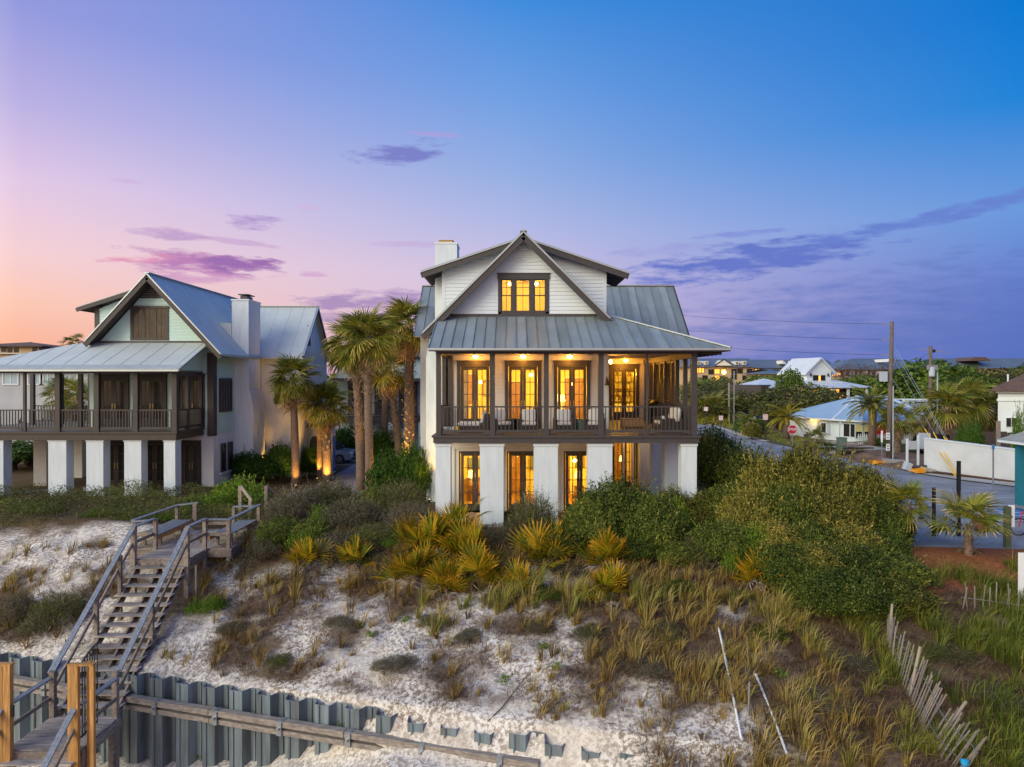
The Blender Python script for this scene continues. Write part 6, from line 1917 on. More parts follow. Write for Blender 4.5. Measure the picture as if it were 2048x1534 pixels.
# ------------------------------------------------------------------ street furniture
def ground_text(parent, txt, x, y, z, size, mat, sx_=1.0, name='lettering'):
    cu = bpy.data.curves.new(name, 'FONT')
    cu.body = txt
    cu.size = size
    cu.align_x = 'CENTER'
    cu.align_y = 'CENTER'
    cu.extrude = .004
    cu.offset = size * .025
    o = bpy.data.objects.new(name, cu)
    o.location = Vector((x, y, z)) - ORG[parent]
    o.rotation_euler = (R(90), 0, 0)
    o.scale = (sx_, 1, 1)
    cu.materials.append(mat)
    col.objects.link(o)
    o.parent = parent
    return o
def stop_sign(label, u, Y, v, d, turn=0, base=0.0, text=True):
    x, z = PX(u, Y), PZ(v, Y)
    t = thing('stop_sign', label, 'stop sign', (x, Y, base))
    MB().box(x - .035, x + .035, Y + .02, Y + .08, base, z + d / 2).build('post', M['zinc'], t)
    def octo(r, y):
        return [(x + r * math.cos(math.pi / 8 + k * math.pi / 4), y, z + r * math.sin(math.pi / 8 + k * math.pi / 4)) for k in range(8)]
    r = d / 2 / math.cos(math.pi / 8)
    MB().prism(octo(r, Y), (0, .012, 0)).build('border', M['signwhite'], t)
    MB().prism(octo(r * .93, Y - .006), (0, .005, 0)).build('face', M['red'], t)
    ground_text(t, 'STOP', x, Y - .008, z, d * .37, M['signwhite'], .95)
    t.rotation_euler.z = turn
    return t
stop_sign('red stop sign facing the parking lot in front of the white gate', 1585, 52, 859, .67)
stop_sign('narrow looking red stop sign turned side-on before the cottage window', 1681, 62, 848, .68, R(68))
def small_sign(label, u, Y, v, w, h, vb, parts=3):
    x, z = PX(u, Y), PZ(v, Y)
    t = thing('parking_sign', label, 'sign', (x, Y, 0))
    MB().box(x - .05, x + .05, Y + .02, Y + .10, 0, z + h / 2).build('post', M['darkwood'], t)
    MB().box(x - w / 2, x + w / 2, Y, Y + .02, z - h / 2, z + h / 2).build('panel', M['signwhite'], t)
    a, b, c_, d_ = x - w / 2 + .03, x + w / 2 - .03, z - h / 2 + .03, z + h / 2 - .03
    MB().box(a, b, Y - .004, Y - .001, d_ - .03, d_).box(a, b, Y - .004, Y - .001, c_, c_ + .03).box(a, a + .03, Y - .004, Y - .001, c_ + .03, d_ - .03).box(b - .03, b, Y - .004, Y - .001, c_ + .03, d_ - .03).build('border', M['red'], t)
    mb = MB()
    for k in range(parts):
        zz_ = z + h * (.25 - .22 * k)
        ww = w * (.30, .22, .32)[k % 3]
        for q_ in range(3):
            mb.box(x - ww + q_ * ww * .7, x - ww + q_ * ww * .7 + ww * .5, Y - .004, Y - .001, zz_ - h * .06, zz_ + h * .06)
    mb.build('lettering', M['red'], t)
small_sign('small red lettered white sign on a thin post, farthest up the road', 1412, 95, 818, .55, .55, 848, 2)
small_sign('small white sign with red lettering left of the parked white truck', 1442, 84, 836, .50, .55, 858)
small_sign('white sign with red lettering before the yellow palm', 1531, 72, 834, .50, .60, 878)
def pole(label, u, Y, vt, r0, r1, lean=0):
    x = PX(u, Y)
    t = thing('utility_pole', label, 'utility pole', (x, Y, 0))
    MB().pipe([(x, Y, -.2), (x + lean * .5, Y, PZ(vt, Y) * .5), (x + lean, Y, PZ(vt, Y))], [r0, (r0 + r1) / 2, r1], 10).build('shaft', M['polewood'], t, smooth=True)
    return t, x
P1, x1 = pole('tall wooden utility pole with white box before the cottage', 1778, 54, 643, .21, .13, .22)
xt = x1 + .22
MB().box(x1 - .72, x1 - .24, 53.75, 54.05, PZ(763, 54), PZ(743, 54)).build('transformer_box', M['boxgrey'], P1)
MB().tube((x1 + .26, 53.9, 0), (x1 + .26, 53.9, PZ(772, 54)), .055, n=6).build('conduit', M['boxgrey'], P1)
for v in (648, 679, 710):
    x_ = x1 + .22 - (v - 643) * .0008
    MB().bar((x_ - .75, 54, PZ(v, 54)), (x_, 54, PZ(v + 1, 54)), .05, .05).lathe((x_ - .72, 54, PZ(v, 54)), [(.05, 0), (.06, .08), (.03, .12)], 6).build('insulator_arm', M['zinc'], P1)
MB().bar((x1 + .2, 53.95, PZ(735, 54)), (x1 + .5, 53.95, PZ(718, 54)), .05).build('guy_bracket', M['zinc'], P1)
for v in (872, 894):
    MB().box(x1 - .34, x1 - .06, 53.74, 53.77, PZ(v + 7, 54), PZ(v - 7, 54)).build('number_plate', M['signwhite'], P1)
    MB().box(x1 - .27, x1 - .13, 53.732, 53.738, PZ(v + 4, 54), PZ(v + 2, 54)).box(x1 - .27, x1 - .13, 53.732, 53.738, PZ(v - 2, 54), PZ(v - 4, 54)).build('mark', M['dark'], P1)
P2, x2 = pole('shorter wooden utility pole with grey transformer behind the boundary wall', 1861, 62, 692, .20, .14)
MB().lathe((x2 - .05, 61.7, PZ(753, 62)), [(.22, 0), (.25, .1), (.25, .75), (.2, .82)], 12).build('transformer', M['boxgrey'], P2)
MB().box(x2 - .4, x2 + .4, 61.6, 61.9, PZ(740, 62), PZ(730, 62)).build('switch_box', M['zinc'], P2)
MB().bar((x2 - 1.0, 62, PZ(698, 62)), (x2 + 1.6, 62, PZ(705, 62)), .07, .07).build('cross_arm', M['zinc'], P2)
MB().rbox(x2 + .08, x2 + .34, 61.8, 62.1, PZ(705, 62), PZ(699, 62), .04).build('fuse_box', M['dark'], P2)
MB().tube((x2 + .55, 61.9, 0), (x2 + .55, 61.9, PZ(745, 62)), .06, n=6).build('conduit', M['boxgrey'], P2)
def wire(label, a, b, sag, r=.012, mat=None, n=12):
    a, b = Vector(a), Vector(b)
    P = []
    for k in range(n + 1):
        f_ = k / n
        p = a.lerp(b, f_)
        p.z -= sag * 4 * f_ * (1 - f_)
        P.append(p)
    return MB().pipe(P, r, 4).solo('power_line', mat or M['dark'], label, 'power line', tuple(a), 'power lines')
for v, u0, v0 in ((648, 1360, 624), (679, 1365, 652), (710, 1420, 680)):
    xq = x1 + .22 - .7
    wire({648: 'highest thin power line left of the tall pole', 679: 'middle thin power line left of the tall pole', 710: 'lowest thin power line left of the tall pole'}[v], (xq, 54, PZ(v, 54)), (PX(1120, 80), 80, PZ(v0 - 20, 80)), .5)
wire('yellowish line crossing the trees to the shorter pole', (x2, 62, PZ(753, 62)), (PX(2200, 75), 75, PZ(752, 75)), .2, .014)
wire('thin line crossing the oaks to the tall pole', (x1, 54, PZ(790, 54)), (PX(1380, 90), 90, PZ(782, 90)), .3, .012)
wire('thin line between the two utility poles', (x1 + .2, 54, PZ(720, 54)), (x2, 62, PZ(705, 62)), .3, .012)
# guy wires with yellow guards
def guy(label, a, b, f0):
    t = thing('guy_wire', label, 'guy wire', b)
    a, b = Vector(a), Vector(b)
    m = a.lerp(b, f0)
    MB().tube(a, b, .014, n=4).build('strand', M['zinc'], t)
    MB().tube(m, b, .035, n=6).build('guard', M['yellow'], t)
pa = (x1 + .5, 53.95, PZ(726, 54))
guy('yellow sheathed guy wire, lower of the left pair', (x1 + .2, 53.9, PZ(757, 54)), (PX(1913, 44), 44, PZ(955, 44)), .56)
guy('yellow sheathed guy wire, upper of the left pair', pa, (PX(1915, 44.2), 44.2, PZ(952, 44.2)), .66)
pb = (x2 + .1, 61.8, PZ(740, 62))
guy('yellow sheathed guy wire, left of the right pair', (x1 + .3, 53.9, PZ(700, 54)), (PX(1918, 45), 45, PZ(925, 45)), .8)
guy('yellow sheathed guy wire, right of the right pair', (x1 + .3, 53.9, PZ(690, 54)), (PX(1921, 45.3), 45.3, PZ(925, 45.3)), .82)
def thin_post(label, u, Y, vt, w, mat, capm=None, caph=.5, base=0):
    x = PX(u, Y)
    t = thing('marker_post', label, 'post', (x, Y, base))
    MB().box(x - w / 2, x + w / 2, Y - w / 2, Y + w / 2, base, PZ(vt, Y)).build('shaft', mat, t)
    if capm:
        MB().box(x - w * .9, x + w * .9, Y - w * .9, Y + w * .9, PZ(vt, Y) - caph, PZ(vt, Y) + .02).build('cap', capm, t)
    return t
thin_post('short black post nearest the small palm at the parking lot', 1868.5, 27.3, 975, .10, M['dark'])
thin_post('tall black post in front of the white boundary wall', 1918, 27.3, 922, .11, M['dark'])
t = thin_post('thin grey post with blue and white cap before the boundary wall', 1987, 39.5, 890, .06, M['zinc'], M['bluepaint'], .25)
thin_post('thin white post with paper sign left of the tall utility pole', 1764, 50, 862, .05, M['zinc'], M['signwhite'], .8)
thin_post('brown wooden post rising behind the boundary wall', 1997, 54, 842, .22, M['wood'])
thin_post('weathered wooden post right of the near stop sign', 1589.5, 51.5, 886, .11, M['darkwood'])
thin_post('dark palm stump on the lawn beside the stop sign', 1613, 58, 868, .32, M['bark'])
thin_post('slim grey post beside the white gate', 1642, 66, 851, .08, M['boxgrey'])
thin_post('pale timber pole standing among the trees left of the silver one', 1458, 96, 766, .20, M['slat'])
thin_post('silver lamp pole above the parked cars', 1468, 94, 742, .14, M['zinc'])
x, Y = PX(2016, 25.4), 25.4
t = thing('sign_post', 'green timber post with the blank back of a white sign', 'sign', (x, Y, 0))
MB().box(x - .10, x + .08, Y - .09, Y + .09, -.2, PZ(1013, Y)).build('post', M['olive'], t)
MB().rbox(x + .10, x + .34, Y + .10, Y + .13, PZ(1056, Y), PZ(1012, Y), .012).build('panel', M['signwhite'], t)
MB().box(x + .2, x + .24, Y + .08, Y + .095, PZ(1037, Y), PZ(1033, Y)).build('bolt', M['dark'], t)
MB().box(x + .12, x + .16, Y + .2, Y + .24, -.1, PZ(1058, Y)).build('brace', M['dark'], t)
x, y = PX(1983, 25.0), 25.0
t = thing('paper_bag', 'brown paper carton hanging behind the right small palm', 'carton', (x, y, .2))
MB().rbox(x - .20, x + .20, y + .4, y + .75, PZ(1070, 25), PZ(1036, 25), .03, rot=Matrix.Rotation(R(-14), 3, 'Y')).build('carton', M['card'], t)
MB().rbox(x + .0, x + .18, y + .37, y + .395, PZ(1058, 25), PZ(1052, 25), .008).build('slot', M['trim2'], t)
x, y = PX(2046, 21), 21
MB().box(x - .1, x + .3, y, y + .04, hz(x, y) - .1, PZ(1106, y)).solo('white_board', M['signwhite'], 'corner of a white panel at the right edge of the mulch', 'panel', (x, y, hz(x, y)))
# bicycle at the right edge
bx_, by_ = PX(2052, 27.4), 27.4
Bk = thing('bicycle', 'red bicycle parked at the right edge beside the white sign', 'bicycle', (bx_, by_, 0))
def wheel(x):
    mb = MB()
    n = 20
    for k in range(n):
        a0, a1 = 2 * math.pi * k / n, 2 * math.pi * (k + 1) / n
        mb.bar((x + .33 * math.cos(a0), by_, .35 + .33 * math.sin(a0)), (x + .33 * math.cos(a1), by_, .35 + .33 * math.sin(a1)), .04)
    w = mb.build('wheel', M['tyre'], Bk)
    mb = MB()
    for k in range(10):
        a0 = 2 * math.pi * k / 10
        mb.bar((x, by_, .35), (x + .31 * math.cos(a0), by_, .35 + .31 * math.sin(a0)), .006)
    mb.build('spokes', M['zinc'], w)
wheel(bx_ - .25); wheel(bx_ + .8)
q_ = [(bx_ - .25, .35), (bx_ - .08, .88), (bx_ + .48, .84), (bx_ + .3, .34), (bx_ + .8, .35), (bx_ - .12, .98)]
v3 = lambda i: (q_[i][0], by_, q_[i][1])
MB().bar(v3(1), v3(2), .04).bar(v3(1), v3(3), .045).bar(v3(2), v3(3), .035).bar(v3(3), v3(4), .03).bar(v3(4), v3(2), .03).bar(v3(0), v3(5), .03).build('frame', M['red'], Bk)
MB().bar((q_[5][0] - .05, by_ - .28, 1.02), (q_[5][0] - .05, by_ + .28, 1.02), .03).build('handlebar', M['dark'], Bk)
MB().rbox(q_[2][0] - .12, q_[2][0] + .14, by_ - .08, by_ + .08, .93, .99, .025).bar(v3(2), (q_[2][0], by_, .94), .03).build('saddle', M['dark'], Bk)
# building site bits beyond the road
def item(mb, name, mat, label, cat, u, Y, **kw):
    return mb.solo(name, mat, label, cat, (PX(u, Y), Y, 0), **kw)
x, Y = PX(1687, 57), 57
t = thing('utility_cabinet', 'green utility cabinet beside the torn up verge', 'cabinet', (x, Y, 0))
MB().rbox(x - .32, x + .32, Y, Y + .6, 0, 1.35, .03).build('body', M['boxgreen'], t)
MB().box(x - .33, x + .33, Y - .02, Y + .62, 1.351, 1.41).build('lid', M['boxgreen'], t)
item(MB().rbox(PX(1636, 58), PX(1672, 58), 58, 58.4, 0, .62, .03).box(PX(1634, 58), PX(1640, 58), 57.9, 58.5, 0, .8), 'low_wall', M['white'], 'low pale block wall beside the green utility cabinet', 'low wall', 1650, 58)
mb = MB()
t = thing('lumber_pile', 'pile of dark timber and straw beside the green cabinet', 'lumber pile', (PX(1711, 56), 56, 0))
for k in range(9):
    a = R(random.uniform(-14, 14))
    x, z = PX(1711, 56) + random.uniform(-.4, .4), .10 + .12 * k
    MB().bar((x - 1.1 * math.cos(a), 56 - 1.0 * math.sin(a) + random.uniform(-.3, .3), z), (x + 1.1 * math.cos(a), 56 + math.sin(a), z + random.uniform(-.1, .15)), .22, .09).build('plank', M['wood'] if k > 5 else M['darkwood'], t)
t = thing('notice_board', 'white framed notice board left of the boundary wall', 'notice board', (PX(1826, 48.5), 48.5, 0))
x, Y = PX(1826, 48.5), 48.5
for s in (-.36, .40):
    MB().box(x + s - .06, x + s + .06, Y, Y + .12, 0, PZ(877, Y) + (.25 if s > 0 else 0)).build('post', M['white'], t)
MB().box(x - .34, x + .36, Y + .02, Y + .08, PZ(899, Y), PZ(882, Y)).build('panel', M['greywall'], t)
item(MB().rbox(PX(1838, 50), PX(1862, 50), 50, 50.1, PZ(898, 50), PZ(866, 50), .02), 'blank_board', M['boxgrey'], 'pale blue panel standing behind the notice board', 'panel', 1850, 50)
for u, Y, w, h, m, lab, rz in ((1790, 50.5, 1.7, .35, 'concrete', 'long grey concrete block at the roadside', 4), (1815, 47.0, .45, .55, 'boxgrey', 'tilted grey slab among the debris before the notice board', 20), (1838, 47.2, 1.5, .30, 'darkwood', 'dark plank heap at the end of the boundary wall', -8), (1857, 46.4, .9, .25, 'concrete', 'pale rubble slab against the boundary wall', 12)):
    x = PX(u, Y)
    t = MB().rbox(x - w / 2, x + w / 2, Y - .2, Y + .2, .02, .02 + h, .04, rot=Matrix.Rotation(R(rz), 3, 'Y')).solo('debris_slab', M[m], lab, 'debris', (x, Y, 0))
for u, Y, lab in ((1757, 50.2, 'crumpled orange tarpaulin beside the thin white post'), (1836, 45.6, 'small orange tarpaulin scrap near the boundary wall')):
    mb = MB()
    x = PX(u, Y)
    V_ = [(x + random.uniform(-.65, .65), Y + random.uniform(-.3, .3), .03 + random.uniform(0, .35)) for _ in range(14)]
    mb.add(V_, [(i, (i + 3) % 14, (i + 7) % 14) for i in range(14)])
    mb.solo('tarpaulin', M['amber'], lab, 'tarpaulin', (x, Y, 0))
for u, Y, sx1, h, lab in ((1722, 55, 1.6, .35, 'orange dirt heap beside the lumber pile'), (1752, 52, 1.8, .4, 'orange dirt heap left of the tall utility pole'), (1800, 49.5, 1.5, .3, 'low orange dirt heap right of the tall utility pole')):
    x = PX(u, Y)
    mb = MB().lathe((0, 0, 0), [(1.0, 0), (.82, .3), (.45, .8), (.1, 1.0)], 14)
    mb.v = [(x + a * sx1 * (1 + .2 * math.sin(5 * a + 3 * b)), Y + b * .8, max(0, c * h * (1 + .3 * math.sin(7 * a)))) for a, b, c in mb.v]
    mb.solo('dirt_heap', M['dirt'], lab, 'dirt heap', (x, Y, 0), smooth=True)

# ------------------------------------------------------------------ vehicles
def car(name, label, cat, x, y, rz, paint, L=4.6, Wd=1.85, Hh=1.65, suv=True, truck=False):
    t = thing(name, label, cat, (x, y, 0.0))
    hw = Wd / 2
    wb = L * .30
    # side profile (x forward)
    lower = [(-L / 2, .45), (-L / 2 + .05, .95), (-L / 2 + .2, 1.0), (L * .2, 1.02), (L / 2 - .35, .92), (L / 2 - .05, .75), (L / 2, .5), (L / 2 - .05, .32)]
    # wheel arches
    def arch(cx):
        return [(cx + .40 * math.cos(a), .34 + .40 * math.sin(a)) for a in np.linspace(0, math.pi, 8)]
    prof = lower + [(wb + .42, .28)] + arch(wb) + [(wb - .42, .26), (-wb + .42, .26)] + arch(-wb) + [(-wb - .42, .28), (-L / 2 + .05, .3)]
    def P(pts, y0, y1):
        return MB().prism([(x + a, y + y0, b) for a, b in pts], (0, y1 - y0, 0))
    mb = P(prof, -hw, hw)
    mb.build('body', paint, t)
    roof = [(-L / 2 + .12, 1.0), (-L / 2 + .42, Hh - .08), (-L * .1, Hh), (L * .08, Hh - .05), (L * .24, 1.02)] if not truck else [(-L * .02, 1.0), (.1, Hh - .05), (L * .12, Hh), (L * .28, 1.02)]
    iw = hw - .13
    mb = MB()
    n = len(roof)
    a = [(x + p, y - (hw - .03 if q < 1.1 else iw), q) for p, q in roof]
    b = [(x + p, y + (hw - .03 if q < 1.1 else iw), q) for p, q in roof]
    mb.add(a + b, [tuple(range(n))[::-1], tuple(range(n, 2 * n))] + [(i, (i + 1) % n, n + (i + 1) % n, n + i) for i in range(n)])
    mb.build('cabin', paint, t)
    # windows: side glass and windscreen
    cx = sum(p for p, q in roof) / n
    g = [(cx + (p - cx) * .86, 1.06 + (q - 1.0) * .82) for p, q in roof]
    for s in (-1, 1):
        yy = y + s * (iw + .055)
        MB().prism([(x + p, yy + s * (-(q - 1.0) * .10 + .03), q) for p, q in g], (0, s * .012, 0)).build('side_window', M['dglass'], t)
    p0, p1 = roof[-2], roof[-1]
    MB().add([(x + p0[0] + .05, y - iw + .08, p0[1] - .04), (x + p0[0] + .05, y + iw - .08, p0[1] - .04), (x + p1[0] + .02, y + hw - .14, p1[1] + .03), (x + p1[0] + .02, y - hw + .14, p1[1] + .03)], [(0, 1, 2, 3)]).build('windscreen', M['dglass'], t)
    for wx in (-wb, wb):
        for s in (-1, 1):
            mb = MB()
            mb.lathe((0, 0, 0), [(.16, -.1), (.33, -.11), (.35, -.08), (.35, .08), (.33, .11), (.16, .1)], 20)
            mb.v = [(x + wx + a_, y + s * (hw - .10) + c_, .35 + b_) for a_, b_, c_ in mb.v]
            w = mb.build('wheel', M['tyre'], t, smooth=False)
            r = MB()
            for k in range(5):
                a_ = k * 2 * math.pi / 5 + .3
                r.bar((x + wx, y + s * (hw + .02), .35), (x + wx + .23 * math.cos(a_), y + s * (hw + .02), .35 + .23 * math.sin(a_)), .07, .02, up=(0, 1, 0))
            for k in range(16):
                a0, a1 = 2 * math.pi * k / 16, 2 * math.pi * (k + 1) / 16
                r.bar((x + wx + .23 * math.cos(a0), y + s * (hw + .015), .35 + .23 * math.sin(a0)), (x + wx + .23 * math.cos(a1), y + s * (hw + .015), .35 + .23 * math.sin(a1)), .03, .03)
            r.build('rim', M['zinc'], w)
    for s in (-1, 1):
        MB().rbox(x + L / 2 - .30, x + L / 2 - .03, y + s * (hw - .28) - .20, y + s * (hw - .28) + .24 * (1 if s > 0 else 1), .70, .84, .03).build('headlight', M['signwhite'], t)
        MB().rbox(x - L / 2 - .02, x - L / 2 + .12, y + s * (hw - .2) - .15, y + s * (hw - .2) + .15, .72, .92, .02).build('tail_light', M['red'], t)
        MB().rbox(x + L * .17, x + L * .21, y + s * (hw + .08) - .09, y + s * (hw + .08) + .09, 1.02, 1.16, .03).build('mirror', paint, t)
    MB().rbox(x + L / 2 - .06, x + L / 2 + .015, y - .45, y + .45, .48, .78, .02).build('grille', M['dark'], t)
    MB().rbox(x + L / 2 - .05, x + L / 2 + .02, y - hw + .1, y + hw - .1, .30, .44, .03).build('bumper', M['tyre'], t)
    t.rotation_euler.z = rz
    return t
car('parked_car', 'silver car poking out behind the white garage post on the paved drive', 'car', -13.75, 51.8, R(-8), M['carsilver'])
car('parked_car', 'white pickup truck parked under the oaks beyond the lawn', 'pickup truck', PX(1470, 100), 100, R(4), M['carwhite'], 5.4, 1.95, 1.6, truck=True)
car('parked_car', 'bright blue car under the trees right of the white truck', 'car', PX(1497, 103), 103, R(185), M['carblue'], 4.0)
car('parked_car', 'dark car in the shade right of the blue one', 'car', PX(1515, 103.5), 104.5, R(175), M['cardark'], 4.2)
car('parked_car', 'dark car with red tail light behind the boundary wall', 'car', PX(1882, 58), 58, R(10), M['cardark'], 4.2)

# ------------------------------------------------------------------ foliage makers (numpy)
def np_mesh(name, V, Q, rnd, mat):
    """quads Q on vertices V with a per-face value for the leaf colour"""
    me = bpy.data.meshes.new(name)
    me.vertices.add(len(V))
    me.vertices.foreach_set('co', V.astype(np.float32).ravel())
    set_quads(me, Q)
    a = me.attributes.new('rnd', 'FLOAT', 'FACE')
    a.data.foreach_set('value', rnd.astype(np.float32))
    me.materials.append(mat)
    return me

def unit(v):
    return v / np.maximum(np.linalg.norm(v, axis=-1, keepdims=True), 1e-6)

def leaves(P, D, Nn, L, W):
    """one folded leaf quad per row: base P, direction D, normal Nn"""
    S = unit(np.cross(D, Nn))
    L = np.asarray(L).reshape(-1, 1); W = np.asarray(W).reshape(-1, 1)
    v0 = P
    v1 = P + D * L * .5 + S * W * .5 + Nn * W * .12
    v2 = P + D * L
    v3 = P + D * L * .5 - S * W * .5 + Nn * W * .12
    V = np.stack([v0, v1, v2, v3], 1).reshape(-1, 3)
    Q = np.arange(len(V)).reshape(-1, 4)
    return V, Q

def bush_mesh(name, mat, n, blobs, L, W, seed, inner=.35, up=.35, rag=.16, low=-.25):
    """leafy crown: leaves spread through and over a lumpy union of ellipsoids (cx, cy, cz, rx, ry, rz)"""
    g = np.random.default_rng(seed)
    B = np.array(blobs, float)
    wgt = (B[:, 3] * B[:, 4] + B[:, 3] * B[:, 5] + B[:, 4] * B[:, 5])
    k = g.choice(len(B), n, p=wgt / wgt.sum())
    d = unit(g.normal(size=(n, 3)))
    d[:, 2] = np.where(d[:, 2] < low, -d[:, 2] * .6, d[:, 2])
    d = unit(d)
    # lumps: clumps stand out, gaps sink in
    az_, el_ = np.arctan2(d[:, 1], d[:, 0]), np.arcsin(np.clip(d[:, 2], -1, 1))
    lump = fbm(az_ * 3.4 + k * 7.3, el_ * 4.4 + seed * 1.7, seed, 3)
    r = .60 + .78 * lump
    depth = np.where(g.random(n) < inner, g.uniform(.45, .95, n), 1 - np.abs(g.normal(0, .06, n)))
    r = r * depth + np.maximum(0, g.normal(0, rag * .5, n)) * (g.random(n) < .25)
    P = B[k, :3] + d * r[:, None] * B[k, 3:]
    Nn = unit(d + g.normal(0, .55, (n, 3)) + np.array([0, 0, up]))
    D = unit(np.cross(Nn, g.normal(size=(n, 3))) + d * .35)
    rnd = np.clip(fbm(P[:, 0] * 2.3, P[:, 1] * 2.3 + P[:, 2], seed + 3, 2) * .5 + g.normal(.17, .22, n), 0, 1)
    # sprigs that break the outline
    ns, m = int(n * rag * .05), 12
    i0 = g.choice(n, ns)
    sd = unit(d[i0] + g.normal(0, .35, (ns, 3)) + np.array([0, 0, .45]))
    sl = g.uniform(.10, .34, ns)
    f_ = (np.arange(m) + 1) / m
    P2 = (P[i0][:, None] + sd[:, None] * (sl[:, None] * f_)[..., None]).reshape(-1, 3) + g.normal(0, .008, (ns * m, 3))
    D2 = unit(np.repeat(sd, m, 0) + g.normal(0, .7, (ns * m, 3)))
    P, D = np.concatenate([P, P2]), np.concatenate([D, D2])
    Nn = np.concatenate([Nn, unit(np.cross(D2, g.normal(size=(ns * m, 3))))])
    rnd = np.concatenate([rnd, np.clip(np.repeat(g.uniform(.3, .9, ns), m) + g.normal(0, .12, ns * m), 0, 1)])
    n = len(P)
    V, Q = leaves(P, D, Nn, L * g.uniform(.6, 1.35, n), W * g.uniform(.6, 1.3, n))
    return np_mesh(name, V, Q, rnd, mat)

def twig_mesh(name, mat, n, rx, ry, h, seed, L=.5, w=.012):
    """tangle of fine bare twigs in a low mound"""
    g = np.random.default_rng(seed)
    a = g.uniform(0, 2 * math.pi, n)
    r = np.sqrt(g.random(n))
    z = h * (1 - r ** 2) * g.uniform(.05, 1.0, n)
    P = np.stack([rx * r * np.cos(a), ry * r * np.sin(a), z], -1)
    D = unit(np.stack([np.cos(a) * .7, np.sin(a) * .7, np.full(n, .8)], -1) + g.normal(0, .6, (n, 3)))
    V, Q = leaves(P, D, unit(g.normal(size=(n, 3))), L * g.uniform(.4, 1.2, n), np.full(n, w * 1.6))
    return np_mesh(name, V, Q, g.random(n), mat)

def plant(name, label, cat, loc, parts, rz=0, scl=1.0, group=None):
    """parts: (part name, mesh) sharing mesh data between alike plants"""
    t = thing(name, label, cat, loc, group)
    for nm, me in parts:
        o = bpy.data.objects.new(nm, me)
        col.objects.link(o)
        o.parent = t
    t.rotation_euler.z = rz
    t.scale = (scl,) * 3 if isinstance(scl, (int, float)) else scl
    return t

def stems_mesh(name, mat, h, n, spread, seed, r=.03):
    g = random.Random(seed)
    mb = MB()
    for k in range(n):
        a = g.uniform(0, 6.28)
        x, y = math.cos(a) * spread, math.sin(a) * spread
        mb.pipe([(x * .15, y * .15, -.25), (x * .45 + g.uniform(-.1, .1), y * .45, h * .4), (x, y, h * g.uniform(.75, .95))], [r, r * .7, r * .25], 5)
    return mb.mesh(name, mat)

# crown prototypes, unit-ish size (about 1 m radius), scaled per plant
BL1 = [(0, 0, .45, 1, .9, .75), (.55, .1, .35, .6, .6, .6), (-.5, -.2, .38, .62, .6, .62), (.1, -.5, .32, .65, .5, .55), (-.1, .4, .5, .6, .5, .6)]
BL2 = [(0, 0, .5, .95, .95, .8), (.45, -.35, .45, .6, .55, .6), (-.55, .15, .4, .55, .6, .55), (-.2, -.5, .35, .6, .5, .5), (.3, .4, .55, .5, .5, .55), (.05, 0, 1.0, .45, .45, .42)]
BL3 = [(0, 0, .4, 1.1, .8, .6), (.7, .1, .3, .5, .5, .45), (-.65, .0, .33, .55, .5, .5), (.2, -.3, .5, .45, .4, .45)]
PB = {
    'oak1': [('crown', bush_mesh('crown', M['L_oak'], 22000, BL1, .058, .034, 1)), ('stem', stems_mesh('stem', M['bark'], .9, 7, .55, 1))],
    'oak2': [('crown', bush_mesh('crown', M['L_oak'], 22000, BL2, .058, .034, 2)), ('stem', stems_mesh('stem', M['bark'], 1.1, 7, .5, 2))],
    'olive1': [('crown', bush_mesh('crown', M['L_olive'], 22000, BL1, .066, .036, 3, rag=.3)), ('stem', stems_mesh('stem', M['bark'], .9, 7, .55, 3))],
    'olive2': [('crown', bush_mesh('crown', M['L_olive'], 22000, BL2, .066, .036, 4, rag=.3)), ('stem', stems_mesh('stem', M['bark'], 1.0, 7, .5, 4))],
    'grey1': [('crown', bush_mesh('crown', M['L_grey'], 9000, BL3, .060, .018, 5, inner=.5, rag=.3)), ('twigs', twig_mesh('twigs', M['L_grey'], 1500, 1.15, .95, .95, 5, .42, .013))],
    'grey2': [('crown', bush_mesh('crown', M['L_scrub'], 9000, BL1, .055, .022, 6, inner=.5, rag=.3)), ('twigs', twig_mesh('twigs', M['L_grey'], 1500, 1.1, 1.0, 1.1, 6, .42, .013))],
    'bright': [('crown', bush_mesh('crown', M['L_bright'], 5000, BL3, .075, .038, 7, inner=.5, rag=.35)), ('stem', stems_mesh('stem', M['bark'], .6, 5, .4, 7, .02))],
    'hedge1': [('crown', bush_mesh('crown', M['L_hedge'], 16000, BL1, .062, .040, 8, rag=.08)), ('stem', stems_mesh('stem', M['bark'], .9, 6, .5, 8))],
    'hedge2': [('crown', bush_mesh('crown', M['L_hedge'], 16000, BL3, .062, .040, 9, rag=.08)), ('stem', stems_mesh('stem', M['bark'], .8, 6, .5, 9))],
}
def shrub(kind, u, v_top, Y, w, label, depth=None, base=None, nm='shrub', group=None, rz=None):
    """shrub standing at depth Y in photo column u, crown top at row v_top, w metres wide"""
    x = PX(u, Y)
    z0 = hz(x, Y) if base is None else base
    h = max(.25, PZ(v_top, Y) - z0) * 1.12
    top = {'oak1': 1.22, 'oak2': 1.38, 'olive1': 1.25, 'olive2': 1.40, 'grey1': 1.0, 'grey2': 1.2, 'bright': 1.0, 'hedge1': 1.2, 'hedge2': .98}[kind]
    return plant(nm, label, 'shrub', (x, Y, z0 - .05), PB[kind], random.uniform(0, 6.28) if rz is None else rz, (w / 2.3, (depth or w) / 2.3, h / top), group)

